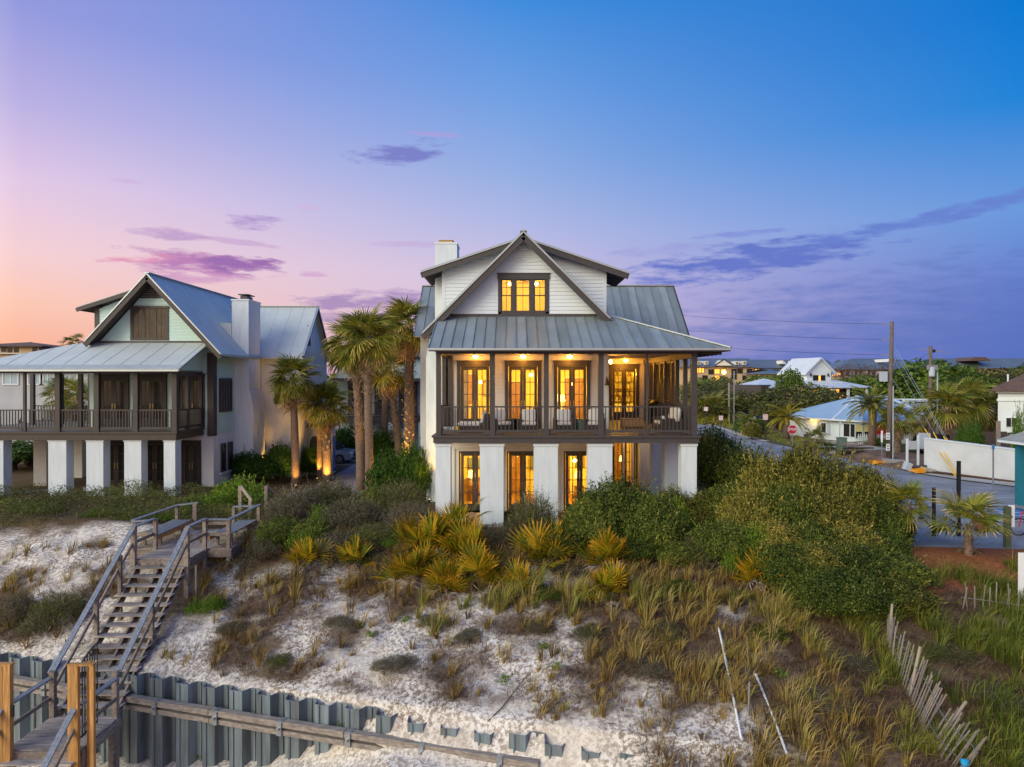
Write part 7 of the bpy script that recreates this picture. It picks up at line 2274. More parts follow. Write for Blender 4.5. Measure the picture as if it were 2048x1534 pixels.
# --- big thicket at right: rows of separate shrubs from the back to the front
for kind, u, v, Y, w, lab in (
    ('olive1', 1540, 934, 28.4, 3.1, 'golden olive shrub on the skyline of the big shrubbery, left of its summit'),
    ('olive2', 1605, 918, 28.0, 3.2, 'golden olive shrub forming the summit of the big shrubbery'),
    ('olive1', 1672, 930, 28.2, 3.0, 'golden olive shrub on the skyline right of the summit of the big shrubbery'),
    ('olive2', 1735, 950, 27.8, 2.8, 'golden shrub at the right end of the big shrubbery skyline before the asphalt'),
    ('oak2', 1470, 978, 28.2, 3.0, 'green shrub at the left end of the big shrubbery skyline'),
    ('olive2', 1412, 992, 28.4, 2.6, 'grey green shrub at the foot of the last white column on the right'),
    ('olive1', 1500, 992, 26.2, 2.7, 'olive shrub below the left skyline of the big shrubbery'),
    ('oak1', 1570, 985, 26.2, 2.8, 'green shrub below the summit of the big shrubbery'),
    ('olive1', 1640, 990, 26.0, 2.8, 'yellow leaved shrub in the upper middle of the big shrubbery'),
    ('olive2', 1705, 992, 26.2, 2.6, 'olive shrub in the upper right of the big shrubbery'),
    ('oak2', 1762, 1008, 26.0, 2.5, 'green shrub on the right edge of the big shrubbery beside the small palm'),
    ('oak1', 1442, 1050, 24.4, 2.5, 'dark shrub at the left foot of the big shrubbery'),
    ('bright', 1500, 1062, 24.2, 1.9, 'fresh green shrub between the dark left foot and the olive middle of the big shrubbery'),
    ('olive2', 1558, 1052, 24.3, 2.6, 'olive shrub directly above the lone orange palmetto'),
    ('oak2', 1625, 1055, 24.2, 2.7, 'dark green shrub in the heart of the big shrubbery'),
    ('olive1', 1692, 1055, 24.3, 2.6, 'speckled olive shrub right of the heart of the big shrubbery'),
    ('oak1', 1755, 1068, 24.2, 2.5, 'green shrub on the right flank beside the red pine straw'),
    ('grey2', 1395, 1078, 24.4, 2.0, 'twiggy grey shrub left of the big shrubbery'),
    ('oak1', 1582, 1098, 22.6, 2.6, 'dark shrub just right of the lone orange palmetto'),
    ('olive2', 1642, 1098, 22.5, 2.7, 'olive shrub in the lower middle of the big shrubbery'),
    ('oak2', 1708, 1098, 22.5, 2.8, 'dark green shrub in the lower right of the big shrubbery'),
    ('oak1', 1775, 1108, 22.6, 2.7, 'dark green shrub at the lower right corner behind the sand fence'),
    ('oak2', 1652, 1146, 21.0, 2.7, 'lowest dark shrub of the big shrubbery where the tall grass starts'),
    ('oak1', 1715, 1150, 20.9, 2.8, 'low dark shrub left of the top picket of the sand fence'),
    ('olive1', 1780, 1158, 21.0, 2.5, 'small olive shrub touching the top picket of the sand fence'),
    ('oak2', 1425, 872, 36.0, 4.0, 'tall dark shrub behind the right corner of the main house'),
    ('oak1', 1500, 908, 33.5, 3.8, 'dark round shrub beyond the big shrubbery, nearest the road'),
    ('bright', 1345, 1012, 26.0, 1.4, 'bright green shrub at the foot of the rightmost white column'),
    ('bright', 1470, 1105, 23.4, 1.0, 'small bright green sapling at the dark left foot of the big shrubbery')):
    shrub(kind, u, v, Y, w, lab)
# --- before the main house
shrub('oak1', 1235, 973, 26.8, 3.6, 'dark green shrub before the fourth white column')
shrub('oak2', 1180, 1008, 26.0, 2.6, 'dark green shrub below the third lower door')
shrub('oak2', 1310, 1003, 25.6, 2.8, 'dark green shrub right of the lit rear terrace')
shrub('oak1', 1260, 1075, 24.8, 2.4, 'dark shrub directly behind the upright palmetto right of centre')
shrub('oak2', 1350, 1080, 24.6, 2.3, 'dark shrub left of the grey twiggy one at the big shrubbery')
shrub('grey2', 1065, 993, 26.6, 2.3, 'grey green twiggy shrub between the second and third white columns')
shrub('grey1', 1005, 1055, 26.2, 2.0, 'grey scrub right of the pale fan palm at the lit terrace')
shrub('oak1', 1120, 1058, 25.3, 2.0, 'dark shrub behind the clustered palmetto right of centre')
shrub('grey1', 1150, 1125, 24.2, 1.6, 'grey brown scrub between the two palmettos right of centre')
shrub('olive1', 1345, 985, 28.6, 1.6, 'thin olive shrub touching the base of the rightmost column')
# --- mound between the stairs and the house
for kind, u, v, Y, w, lab in (
    ('grey1', 590, 985, 28.5, 3.0, 'wide grey scrub on the mound right of the bench deck'),
    ('grey2', 660, 965, 30.5, 3.0, 'grey green scrub below the brightly lit palm trunk base'),
    ('grey1', 700, 1005, 28.0, 3.0, 'grey twiggy scrub in the middle of the mound between deck and house'),
    ('oak2', 745, 985, 30.5, 2.6, 'olive green shrub at the foot of the smooth palm trunk'),
    ('grey2', 800, 968, 30.5, 3.0, 'rounded grey green shrub left of the first white column'),
    ('grey1', 820, 1010, 28.6, 2.4, 'grey twigged shrub near the first white column, below the rounded one'),
    ('oak1', 560, 1040, 26.6, 2.0, 'dark scrub directly right of the deck bench'),
    ('oak1', 620, 1045, 26.6, 1.8, 'dark green scrub in the shadow of the mound'),
    ('bright', 612, 1062, 26.0, 1.5, 'bright green bush on the lower left of the mound'),
    ('bright', 640, 1020, 27.4, 1.3, 'bright green bush in the grey scrub of the mound'),
    ('grey1', 680, 1065, 26.0, 2.2, 'dry grey shrub left of the small orange palmetto'),
    ('grey2', 745, 1050, 26.6, 2.2, 'grey green shrub behind the small orange palmetto'),
    ('bright', 775, 1072, 26.2, 1.2, 'bright green bush left of the big palmetto clump'),
    ('bright', 805, 1052, 26.8, 1.0, 'bright green bush behind the big palmetto clump'),
    ('grey1', 530, 1075, 26.0, 1.6, 'dry brown scrub at the right edge of the deck'),
    ('oak2', 720, 1105, 25.2, 1.5, 'small dark bush under the small orange palmetto'),
    ('bright', 412, 1198, 22.9, 1.3, 'lone bright green bush on the sand right of the stairs'),
    ('grey2', 120, 1188, 23.2, 1.9, 'brown scrub mound on the sand left of the stairs'),
    ('grey2', 75, 1235, 22.9, 1.4, 'brown scrub above the sheet piles at the left edge'),
    ('grey1', 470, 1290, 21.9, 1.1, 'low brown scrub on the sand above the start of the sheet piles'),
    ('grey2', 560, 1345, 20.4, 1.0, 'low olive brown scrub above the middle of the sheet piles'),
    ('grey1', 790, 1350, 19.6, 1.3, 'dark tangled scrub on the sand above the last solid sheet piles'),
    ('grey1', 940, 1300, 20.6, 1.0, 'low grey scrub on the sand below the big palmetto clump'),
    ('grey2', 1180, 1290, 20.4, 1.2, 'low brown scrub below the orange palmetto right of centre'),
    ('grey1', 1290, 1390, 18.6, 1.3, 'rusty low scrub on the sand left of the white pipes'),
    ('grey2', 1400, 1225, 21.6, 1.4, 'olive brown scrub at the top of the slope left of the white pipes'),
    ('grey1', 1650, 1420, 17.0, 1.5, 'dark rusty scrub right of the white pipes'),
    ('grey2', 1900, 1330, 18.5, 1.5, 'olive brown scrub right of the sand fence'),
    ('grey1', 1990, 1420, 17.0, 1.5, 'dark scrub in the grass at the lower right edge'),
    ('grey2', 1010, 1215, 22.4, 1.6, 'low brown scrub under the small palmetto right of the big clump'),
    ('oak1', 1090, 1215, 22.3, 1.3, 'small dark shrub below the large upright palmetto'),
    ('grey1', 1145, 1215, 22.2, 1.7, 'grey brown scrub left of the orange palmetto right of centre'),
    ('grey2', 1290, 1200, 22.3, 1.9, 'olive brown scrub right of the orange palmetto right of centre'),
    ('oak2', 1350, 1180, 22.6, 1.6, 'small green shrub at the top of the grassy slope'),
    ('grey2', 1450, 1195, 22.2, 1.8, 'brown scrub left of the lone orange palmetto'),
    ('grey1', 1080, 1275, 20.9, 1.2, 'low rusty scrub on the sand below the upright palmetto'),
    ('grey2', 1330, 1300, 20.2, 1.5, 'low olive scrub in the grass above the left white pipe'),
    ('oak1', 1540, 1290, 19.8, 1.2, 'small green shrub in the grass right of the white pipe tops'),
    ('grey1', 1700, 1340, 18.6, 1.6, 'brown scrub in the grass left of the sand fence'),
    ('grey2', 870, 1265, 21.4, 1.1, 'brown scrub on the sand below the orange fanned palmetto'),
    ('grey1', 680, 1270, 21.6, 1.1, 'grey scrub on the open sand right of the stairs'),
    ('grey1', 35, 1190, 23.6, 1.4, 'grey dry scrub on the sand at the left edge')):
    shrub(kind, u, v, Y, w, lab)
# --- hedges by the houses
for kind, u, v, Y, w, d, lab in (
    ('hedge1', 500, 908, 40.5, 3.6, 2.2, 'dark clipped hedge at the foot of the left house chimney'),
    ('hedge2', 560, 898, 41.5, 2.6, 2.2, 'dark hedge below the white wing wall of the left house'),
    ('hedge1', 622, 897, 43.6, 1.6, 1.6, 'lit hedge block between the two glowing palm trunks'),
    ('hedge1', 790, 912, 35.5, 3.4, 3.0, 'big rounded dark green hedge beside the main house'),
    ('hedge2', 826, 905, 34.9, 1.7, 2.0, 'dark hedge touching the chimney of the main house'),
    ('hedge1', 765, 865, 46.0, 3.4, 2.4, 'farther green hedge across the drive behind the palms'),
    ('hedge2', 700, 862, 55.0, 4.0, 3.0, 'tall grassy shrub behind the silver car'),
    ('bright', 480, 962, 33.0, 3.4, 2.6, 'yellow green bush right of the last white column of the left house'),
    ('bright', 420, 990, 31.5, 2.6, 2.0, 'light green bush below the last column of the left house')):
    shrub(kind, u, v, Y, w, lab, d)
# --- hedges and shrubs along the street
for kind, u, v, Y, w, lab in (
    ('hedge1', 1940, 850, 52, 2.2, 'round clipped shrub behind the boundary wall beside the fat palm trunk'),
    ('bright', 1765, 878, 65.5, 3.0, 'low yellow green hedge behind the picket fence'),
    ('oak1', 1640, 885, 59, 3.2, 'green shrub on the verge right of the stop sign'),
    ('olive1', 1505, 850, 72, 2.0, 'grassy tuft shrub left of the sign on the lawn'),
    ('hedge1', 1500, 838, 80, 4.2, 'dark low shrub before the parked cars'),
    ('bright', 2044, 835, 46, 1.4, 'yellow green bush cut by the right edge behind the pavilion')):
    shrub(kind, u, v, Y, w, lab, base=0.0)
# low scrub carpet on the crest in front of the left house
def carpet(name, label, mat, n, xr, yr, hgt, L, W, seed, dens=None):
    g = np.random.default_rng(seed)
    X = g.uniform(*xr, n * 3); Y = g.uniform(*yr, n * 3)
    keep = (fbm(X * .7, Y * .7, seed, 3) > .36)
    if dens is not None:
        keep &= g.random(n * 3) < dens(X, Y)
    X, Y = X[keep][:n], Y[keep][:n]
    n = len(X)
    hh = hgt * (.25 + 1.2 * fbm(X * .9, Y * .9, seed + 5, 3)) * np.sqrt(g.random(n))
    Z = height(X, Y) + hh
    P = np.stack([X, Y, Z], -1)
    Nn = unit(g.normal(0, .6, (n, 3)) + np.array([0, -.2, .7]))
    D = unit(np.cross(Nn, g.normal(size=(n, 3))))
    V, Q = leaves(P, D, Nn, L * g.uniform(.6, 1.4, n), W * g.uniform(.6, 1.3, n))
    rnd = np.clip(fbm(X * .5, Y * .5, seed + 9, 3) * .9 - .1 + g.normal(.1, .16, n), 0, 1)
    o = bpy.data.objects.new(name, np_mesh(name, V, Q, rnd, mat))
    col.objects.link(o)
    tag(o, label, None, None, 'stuff')
    return o
carpet('undergrowth', 'low brown green scrub carpeting the dune crest before the left house', M['L_scrub'], 60000, (-34, -9.8), (28.0, 34.6), .75, .085, .04, 51,
       lambda X, Y: np.clip((Y - 28.0 - (fbm(X, Y * 0, 8) - .5) * 1.5) / .8, 0, 1))
carpet('undergrowth', 'dry low scrub under the shrubs before the main house', M['L_grey'], 40000, (-10.5, 12), (23.6, 29.5), .30, .10, .03, 53,
       lambda X, Y: np.clip((Y - Yc(X) + 3.4) / 1.5, 0, 1) * np.where((Y > 28.7) & (X > -3.3), 0, 1))
for u, v, Y, w, lab in ((70, 1008, 31.0, 2.6, 'flat bright green bush in the low scrub at far left'), (215, 1015, 30.2, 2.0, 'bright green bush in the low scrub below the second white column'),
                        (300, 1030, 29.6, 2.6, 'bright green bush in the low scrub left of the deck rail')):
    shrub('bright', u, v, Y, w, lab)
# ------------------------------------------------------------------ palms
def fan_mesh(name, mat, seed, Lp=.75, Rr=.95, nl=26, span=112, droop=.35, fold=.25, ragged=.1):
    """costapalmate fan: petiole along +x, then split leaflets"""
    g = np.random.default_rng(seed)
    V, Q, C = [], [], []
    def add(p, c):
        b = len(V)
        V.extend(p)
        Q.append((b, b + 1, b + 2, b + 3))
        C.append(c)
    for k in range(4):      # petiole, arching
        x0, x1 = Lp * k / 4, Lp * (k + 1) / 4
        z0, z1 = -.10 * (k / 4) ** 2, -.10 * ((k + 1) / 4) ** 2
        add([(x0, -.016, z0), (x1, -.014, z1), (x1, .014, z1), (x0, .016, z0)], .55)
    cen = np.array([Lp, 0, -.10])
    dth = R(2 * span) / nl
    for i in range(nl):
        th = R(-span) + dth * (i + .5)
        ln = Rr * (1 - .30 * (abs(th) / R(span)) ** 2) * g.uniform(1 - ragged, 1 + ragged)
        cc = g.uniform(.15, .72)
        d = np.array([math.cos(th), math.sin(th), 0])
        s = np.array([-math.sin(th), math.cos(th), 0])
        dr = droop * g.uniform(.7, 1.5)
        def pt(r, w):
            q_ = r / Rr
            z = fold * abs(math.sin(th)) * r * .8 - dr * q_ ** 2.4 * Rr
            c = cen + d * r * (1 - .12 * q_ ** 3 * dr) + np.array([0, 0, z])
            rise = .35 * w
            return c - s * w + np.array([0, 0, -rise]), c + s * w + np.array([0, 0, rise * (1 if i % 2 else -1)])
        st = [(.03, .004), (ln * .45, ln * .45 * dth * .46), (ln * .75, ln * .45 * dth * .30), (ln, .004)]
        pr = [pt(*x) for x in st]
        for j in range(3):
            add([pr[j][0], pr[j + 1][0], pr[j + 1][1], pr[j][1]], cc if j < 2 else min(1, cc + .28))
    return np_mesh(name, np.array(V, float), np.array(Q), np.array(C), mat)

FAN = [fan_mesh('frond', M['F_palm'], s, .75, .92, 24, 118, d, .28) for s, d in ((1, .30), (2, .45), (3, .6))]
FAND = [fan_mesh('dead_frond', M['F_dead'], s, .8, .8, 20, 100, 1.1, .4, .25) for s in (4, 5)]
def boots_mesh(h, r, n, seed, out=.16):
    g = random.Random(seed)
    mb = MB()
    for k in range(n):
        a = k * 2.39996
        z = h * (k + .5) / n
        c, s = math.cos(a), math.sin(a)
        o = out * g.uniform(.9, 1.7)
        w = .055
        p = lambda rr, t, zz_: (c * rr - s * t, s * rr + c * t, zz_)
        l = .24 * g.uniform(.7, 1.2)
        mb.add([p(r * .8, -w, z), p(r * .8, w, z), p(r + o * .4, w * .9, z + l * .6), p(r + o * .4, -w * .9, z + l * .6), p(r + o, -w * .45, z + l), p(r + o, w * .45, z + l), p(r + o * .3, 0, z + l * .4)],
               [(0, 1, 2, 3), (3, 2, 5, 4), (0, 3, 6), (1, 6, 2), (3, 4, 6), (2, 6, 5)])
    return mb.mesh('leaf_boots', M['boot'])
def fan_palm(label, base, top, r, nf=30, scl=1.0, booted=(.4, 1.0), lean=0, dead=8, seed=0, drop=118, group=None):
    """sabal palm: base (x,y,z), trunk top height, trunk radius"""
    x, y, z = base
    g = random.Random(seed)
    t = thing('fan_palm', label, 'palm tree', base, group)
    H_ = top - z
    pts, rad = [], []
    for k in range(9):
        f_ = k / 8
        pts.append((x + lean * f_ ** 1.5, y, z - .15 + (H_ + .15) * f_))
        rad.append(r * (1.18 - .25 * f_) * (1 + .04 * math.sin(k * 2.1)))
    MB().pipe(pts, rad, 10).build('trunk', M['trunk'], t, smooth=True)
    if booted:
        b0, b1 = z + H_ * booted[0], z + H_ * booted[1]
        o = bpy.data.objects.new('leaf_boots', boots_mesh(b1 - b0, r * 1.0, max(6, int((b1 - b0) * (26 if r < .16 else 24))), seed))
        o['kind'] = 'stuff'
        o.location = (lean * ((booted[0] + booted[1]) / 2) ** 1.5, 0, b0 - z)
        col.objects.link(o)
        o.parent = t
    cx = x + lean
    for k in range(nf):
        a = k * 2.39996 + g.uniform(-.25, .25)
        f_ = (k + .5) / nf
        el = 78 - drop * f_ ** .85 + g.uniform(-9, 9)
        inst('frond', FAN[k % 3], t, (cx, y, top - .15 + .25 * (1 - f_)), Euler((R(g.uniform(-35, 35)), -R(el), a)), scl * g.uniform(.82, 1.12))
    for k in range(dead):
        a = g.uniform(0, 6.28)
        inst('dead_frond', FAND[k % 2], t, (cx, y, top - .25), Euler((R(g.uniform(-30, 30)), R(g.uniform(42, 78)), a)), scl * g.uniform(.7, 1.0))
    return t
def Pb(u, v, Y=None):
    """ground point seen at column u, row v on level ground (z = 0)"""
    Y = Y or CAMZ * FPX / (v - 760)
    return (PX(u, Y), Y, 0.0)
b = Pb(591, 968, 40.5)
fan_palm('leaning fan palm with glowing trunk foot nearest the left house', b, PZ(757, 40.5), .20, 42, 1.1, (.78, 1.0), -.15, 8, 1)
b = Pb(639, 955, 43)
fan_palm('slender fan palm with ringed orange lit trunk left of the booted one', b, PZ(800, 43), .17, 28, .95, None, .05, 4, 2)
b = Pb(653, 962, 42)
fan_palm('short fan palm with shaggy booted trunk glowing at its foot', b, PZ(812, 42), .24, 34, 1.05, (.35, 1.0), 0, 6, 3)
b = Pb(722, 985, 38.5)
fan_palm('tall fan palm with booted trunk left of the smooth trunked palm', b, PZ(690, 38.5), .22, 46, 1.18, (.35, 1.0), -.35, 7, 4)
b = Pb(739, 992, 37)
fan_palm('tall fan palm with smooth lower trunk lit at its right foot', b, PZ(676, 37), .20, 46, 1.15, (.62, 1.0), -.15, 8, 5)
b = Pb(800, 908, 45)
fan_palm('fan palm with narrow booted trunk left of the tallest palm', b, PZ(735, 45), .22, 36, 1.2, (.3, 1.0), -.75, 6, 6)
b = Pb(819, 912, 42)
fan_palm('tallest fan palm with criss cross booted trunk beside the main house', b, PZ(648, 42), .28, 44, 1.3, (.05, 1.0), -.05, 8, 7)
b = Pb(768, 900, 48)
fan_palm('fan palm crown hidden behind the tall pair over the silver car', b, PZ(672, 48), .2, 38, 1.25, (.5, 1.0), .2, 6, 8)
uplight('small uplight at the foot of the leaning palm nearest the left house', (PX(591, 39.6), 39.6, hz(-12, 39.6)), (PX(592, 40.5), 40.5, 1.6), 200, 80)
uplight('small uplight at the foot of the shaggy booted palm', (PX(655, 41.2), 41.2, 0), (PX(654, 42), 42, 1.6), 520, 80)
uplight('small uplight behind the ringed slender palm', (PX(634, 42.4), 42.4, 0), (PX(639, 43), 43, 3.2), 520, 70)
uplight('small uplight right of the smooth trunked tall palm', (PX(755, 36.9), 36.9, 0), (PX(738, 37), 37, 4.5), 900, 70)
uplight('uplight under the tallest palm beside the main house', (PX(803, 41.4), 41.4, .2), (PX(818, 42), 42, 5.5), 2600, 70)
uplight('uplight grazing the white wing of the left house', (PX(607, 44.4), 44.2, 0), (-13.1, 44.6, 4), 500, 70)
uplight('uplight grazing the left house chimney', (-14.5, 42.4, 0), (-15.2, 42.2, 4.6), 450, 60)
uplight('uplight washing the chimney wall of the main house', (-4.0, 33.7, .2), (-3.9, 35.1, 6.0), 330, 75)
# small palms on the red straw
b = (PX(1815, 25.8), 25.8, 0)
fan_palm('small fan palm left of the short black post at the parking lot', b, PZ(1012, 25.8), .13, 22, .66, (0, 1.0), 0, 4, 11, drop=100)
b = (PX(1938, 24.4), 24.4, hz(PX(1938, 24.4), 24.4))
fan_palm('small wide fan palm on the red pine straw before the tall black post', b, PZ(1055, 24.4), .12, 15, .92, (0, 1.0), 0, 2, 12, drop=75)
b = (PX(1585, 34), 34, 0)
fan_palm('tiny fan palm rising above the big shrubbery', b, PZ(925, 34), .10, 14, .48, None, 0, 1, 13)
b = (PX(1630, 56.5), 56.5, 0)
fan_palm('small shaggy palm on the verge right of the near stop sign', b, PZ(878, 56.5), .2, 18, .75, None, 0, 5, 14)
# street palms
for u, vb, vt, r, nf, s, bt, lab, sd in (
    (1794, 905, 838, .30, 26, 1.05, (0, 1), 'fat fan palm right of the tall utility pole', 21),
    (1893, 900, 812, .42, 28, 1.5, (0, 1), 'left fan palm of the cluster behind the boundary wall', 22),
    (1934, 897, 800, .48, 30, 1.6, (0, 1), 'middle fan palm of the cluster behind the boundary wall', 23),
    (1972, 890, 825, .40, 28, 1.45, (0, .9), 'right fan palm of the cluster before the brown roofed house', 24),
    (1846, 890, 838, .32, 24, 1.2, (0, 1), 'drooping yellowed fan palm left of the shorter utility pole', 25)):
    Y = CAMZ * FPX / (vb - 760)
    fan_palm(lab, (PX(u, Y), Y, 0), PZ(vt, Y), r, nf, s, bt, 0, 10, sd)
def feather_mesh(name, mat, seed, L=2.2, droop=1.0, n=22, ll=.42):
    g = np.random.default_rng(seed)
    V, Q, C = [], [], []
    def cur(f_):
        return np.array([L * f_ * (1 - .12 * f_), 0, .35 * f_ * L * .5 - droop * f_ ** 2.2])
    for k in range(n):
        f_ = .12 + .88 * k / n
        p = cur(f_); t_ = unit(cur(f_ + .02) - p)
        for s in (-1, 1):
            d = unit(t_ * .75 + np.array([0, s, 0]) * (1.0 - .5 * f_) + np.array([0, 0, -.28 * g.uniform(.4, 1.4)]))
            l = ll * (1 - .55 * f_) * g.uniform(.85, 1.1) + .06
            b = len(V)
            q_ = np.array([0, 0, 1.0])
            w = .026
            side = unit(np.cross(d, q_)) * w
            V.extend([p, p + d * l * .5 + side, p + d * l + np.array([0, 0, -.05]), p + d * l * .5 - side])
            Q.append((b, b + 1, b + 2, b + 3)); C.append(g.uniform(.2, .8))
    for k in range(8):
        p, q2 = cur(k / 8), cur((k + 1) / 8)
        b = len(V)
        V.extend([p + [0, -.02, 0], q2 + [0, -.02, 0], q2 + [0, .02, 0], p + [0, .02, 0]])
        Q.append((b, b + 1, b + 2, b + 3)); C.append(.9)
    return np_mesh(name, np.array(V, float), np.array(Q), np.array(C), mat)
def feather_palm(label, base, top, r, nf, mesh, scl, seed):
    g = random.Random(seed)
    t = thing('date_palm', label, 'palm tree', base)
    x, y, z = base
    MB().pipe([(x, y, z - .1), (x, y, (z + top) / 2), (x, y, top)], [r * 1.15, r, r * 1.1], 10).build('trunk', M['trunk'], t, smooth=True)
    o = bpy.data.objects.new('leaf_boots', boots_mesh(top - z, r, int((top - z) * 14), seed, .10))
    o['kind'] = 'stuff'
    col.objects.link(o)
    o.parent = t
    for k in range(nf):
        f_ = (k + .5) / nf
        inst('frond', mesh, t, (x, y, top), Euler((R(g.uniform(-15, 15)), -R(72 - 92 * f_ + g.uniform(-8, 8)), k * 2.39996)), scl * g.uniform(.85, 1.1))
    return t
FE1 = feather_mesh('frond', M['F_date'], 31, 2.1, 1.0)
FE2 = feather_mesh('frond', M['F_palm'], 32, 2.3, 1.25, 26, .5)
feather_palm('yellow feather palm on the lawn before the white gate', (PX(1573, 72), 72, 0), PZ(836, 72), .30, 36, FE1, 1.15, 31)
feather_palm('big feather palm rising in front of the blue cottage roof', (PX(1745, 65), 65, 0), PZ(812, 65), .33, 44, FE2, 1.15, 32)

# far-left palms in front of the grey villa
for u, vt, Y, s, lab in ((128, 785, 50, 1.1, 'fan palm seen through the left porch, left of the next'), (158, 800, 48, 1.1, 'fan palm seen through the left porch beside the house wall')):
    fan_palm(lab, (PX(u, Y), Y, 0), PZ(vt, Y), .25, 24, s, (0, 1), 0, 6, int(u))
for u, vt, Y, lab in ((141, 688, 110, 'far palm head on the skyline, left of two'), (158, 684, 112, 'far palm head on the skyline at the left roof')):
    fan_palm(lab, (PX(u, Y), Y, 0), PZ(vt, Y), .25, 12, 1.2, None, 0, 2, int(u))

# ------------------------------------------------------------------ saw palmettos
MET = [fan_mesh('frond', M['F_metto'], s, .50, .70, 16, 96, d, .35, .18) for s, d in ((41, .05), (42, .16), (43, .02))]
METD = [fan_mesh('dead_frond', M['F_mettod'], 44, .4, .5, 16, 90, .8, .4, .25)]
def palmetto(label, u, v, rad, nf, seed, Y=None, dead=4):
    g = random.Random(seed)
    x, y = gp(u, v) if Y is None else (PX(u, Y), Y)
    z = hz(x, y)
    t = thing('saw_palmetto', label, 'palmetto', (x, y, z), 'saw palmettos on the dune')
    MB().pipe([(x, y + .1, z - .1), (x, y, z + .12)], [.08, .06], 7).build('stem', M['boot'], t)
    s = rad / 1.12
    for k in range(nf):
        f_ = (k + .5) / nf
        el = 82 - 66 * f_ + g.uniform(-10, 10)
        a = k * 2.39996 + g.uniform(-.3, .3)
        inst('frond', MET[k % 3], t, (x + g.uniform(-.18, .18) * rad, y + g.uniform(-.18, .18) * rad, z + .08), Euler((R(g.uniform(-60, 60)), -R(el), a)), s * g.uniform(.65, 1.2))
    for k in range(dead):
        inst('dead_frond', METD[0], t, (x, y, z + .15), Euler((R(g.uniform(-60, 60)), R(g.uniform(0, 35)), g.uniform(3.2, 6.2))), s * g.uniform(.8, 1.2))
for u, v, rad, nf, lab in (
    (860, 1105, 1.30, 22, 'tallest saw palmetto of the big golden clump, at its upper middle'),
    (815, 1165, 1.05, 18, 'saw palmetto at the left edge of the big golden clump'),
    (935, 1120, 1.25, 22, 'saw palmetto at the upper right of the big golden clump'),
    (955, 1165, 1.15, 20, 'saw palmetto at the right edge of the big golden clump'),
    (890, 1185, 1.00, 22, 'orange fanned saw palmetto at the lower front of the big clump'),
    (840, 1150, 1.00, 16, 'saw palmetto in the left heart of the big golden clump'),
    (905, 1085, 1.20, 18, 'saw palmetto at the back of the big golden clump'),
    (820, 1090, 1.00, 16, 'saw palmetto at the upper left back of the big golden clump'),
    (990, 1175, .70, 12, 'small saw palmetto just right of the big golden clump'),
    (1085, 1125, 1.25, 24, 'large upright saw palmetto between the third and fourth white columns'),
    (1040, 1185, .85, 18, 'saw palmetto below the large upright one, with a silver dead frond'),
    (1215, 1130, 1.15, 22, 'upright saw palmetto below the fourth white column'),
    (1218, 1195, .95, 20, 'orange saw palmetto directly below the upright one right of centre'),
    (1525, 1170, .95, 18, 'lone orange saw palmetto in front of the big shrubbery'),
    (605, 1135, .90, 18, 'saw palmetto on the left of the mound near the deck'),
    (712, 1128, .80, 14, 'small orange saw palmetto in the grey scrub of the mound'),
    (600, 1095, .60, 10, 'small saw palmetto hidden behind the left one near the deck')):
    palmetto(lab, u, v, rad, nf, int(u * 3 + v), dead=5 if u != 1040 else 8)
t = fan_palm('pale green young fan palm at the lit terrace beside the second white column', (PX(932, 26.6), 26.6, hz(-1.7, 26.6)), PZ(1048, 26.6), .07, 8, .72, None, 0, 0, 77)

# ------------------------------------------------------------------ trees
def tree_parts(seed, mat, n, L, W, blobs, th, bare=False):
    crown = bush_mesh('crown', mat, n, blobs, L, W, seed, inner=.3, rag=.02, low=-.6)
    mb = MB()
    g = random.Random(seed)
    mb.pipe([(0, 0, -.1), (.05, .02, th * .5), (0, 0, th)], [.10, .075, .055], 7)
    for b in blobs:
        mb.pipe([(0, 0, th * .7), (b[0] * .5, b[1] * .5, (th + b[2]) / 2), (b[0], b[1], b[2] + b[5] * .3)], [.05, .03, .012], 5)
    return [('crown', crown), ('trunk', mb.mesh('trunk', M['bark']))]
TB1 = [(0, 0, .68, .42, .40, .30), (.28, .05, .58, .30, .28, .22), (-.30, .0, .60, .30, .30, .22), (.05, -.25, .56, .32, .26, .22), (-.1, .25, .62, .3, .28, .24)]
TB2 = [(0, 0, .72, .36, .36, .28), (.25, -.1, .62, .28, .28, .2), (-.26, .1, .54, .3, .28, .22), (.1, .2, .5, .32, .28, .2), (-.05, -.25, .5, .3, .26, .2), (.3, .1, .42, .24, .24, .18)]
TR = {'a': tree_parts(61, M['L_far'], 3600, .060, .038, TB1, .45), 'b': tree_parts(62, M['L_far'], 3600, .060, .038, TB2, .4),
      'g': tree_parts(63, M['L_fargreen'], 3600, .060, .042, TB2, .4), 'h': tree_parts(64, M['L_fargreen'], 3600, .060, .042, TB1, .4),
      'w': tree_parts(65, M['L_bare'], 1700, .085, .010, TB1, .5)}
def tree(kind, u, vt, Y, w, label, group=None, nm='oak_tree', cat='tree'):
    x = PX(u, Y)
    h = PZ(vt, Y)
    top = 1.0
    return plant(nm, label, cat, (x, Y, 0), TR[kind], random.uniform(0, 6.28), (w / 1.15, w / 1.15, h / top), group)
G_ = 'oaks of the wooded belt before the apartments'
gl_ = 'dark olive oak in the wooded belt between the main house and the tower house'
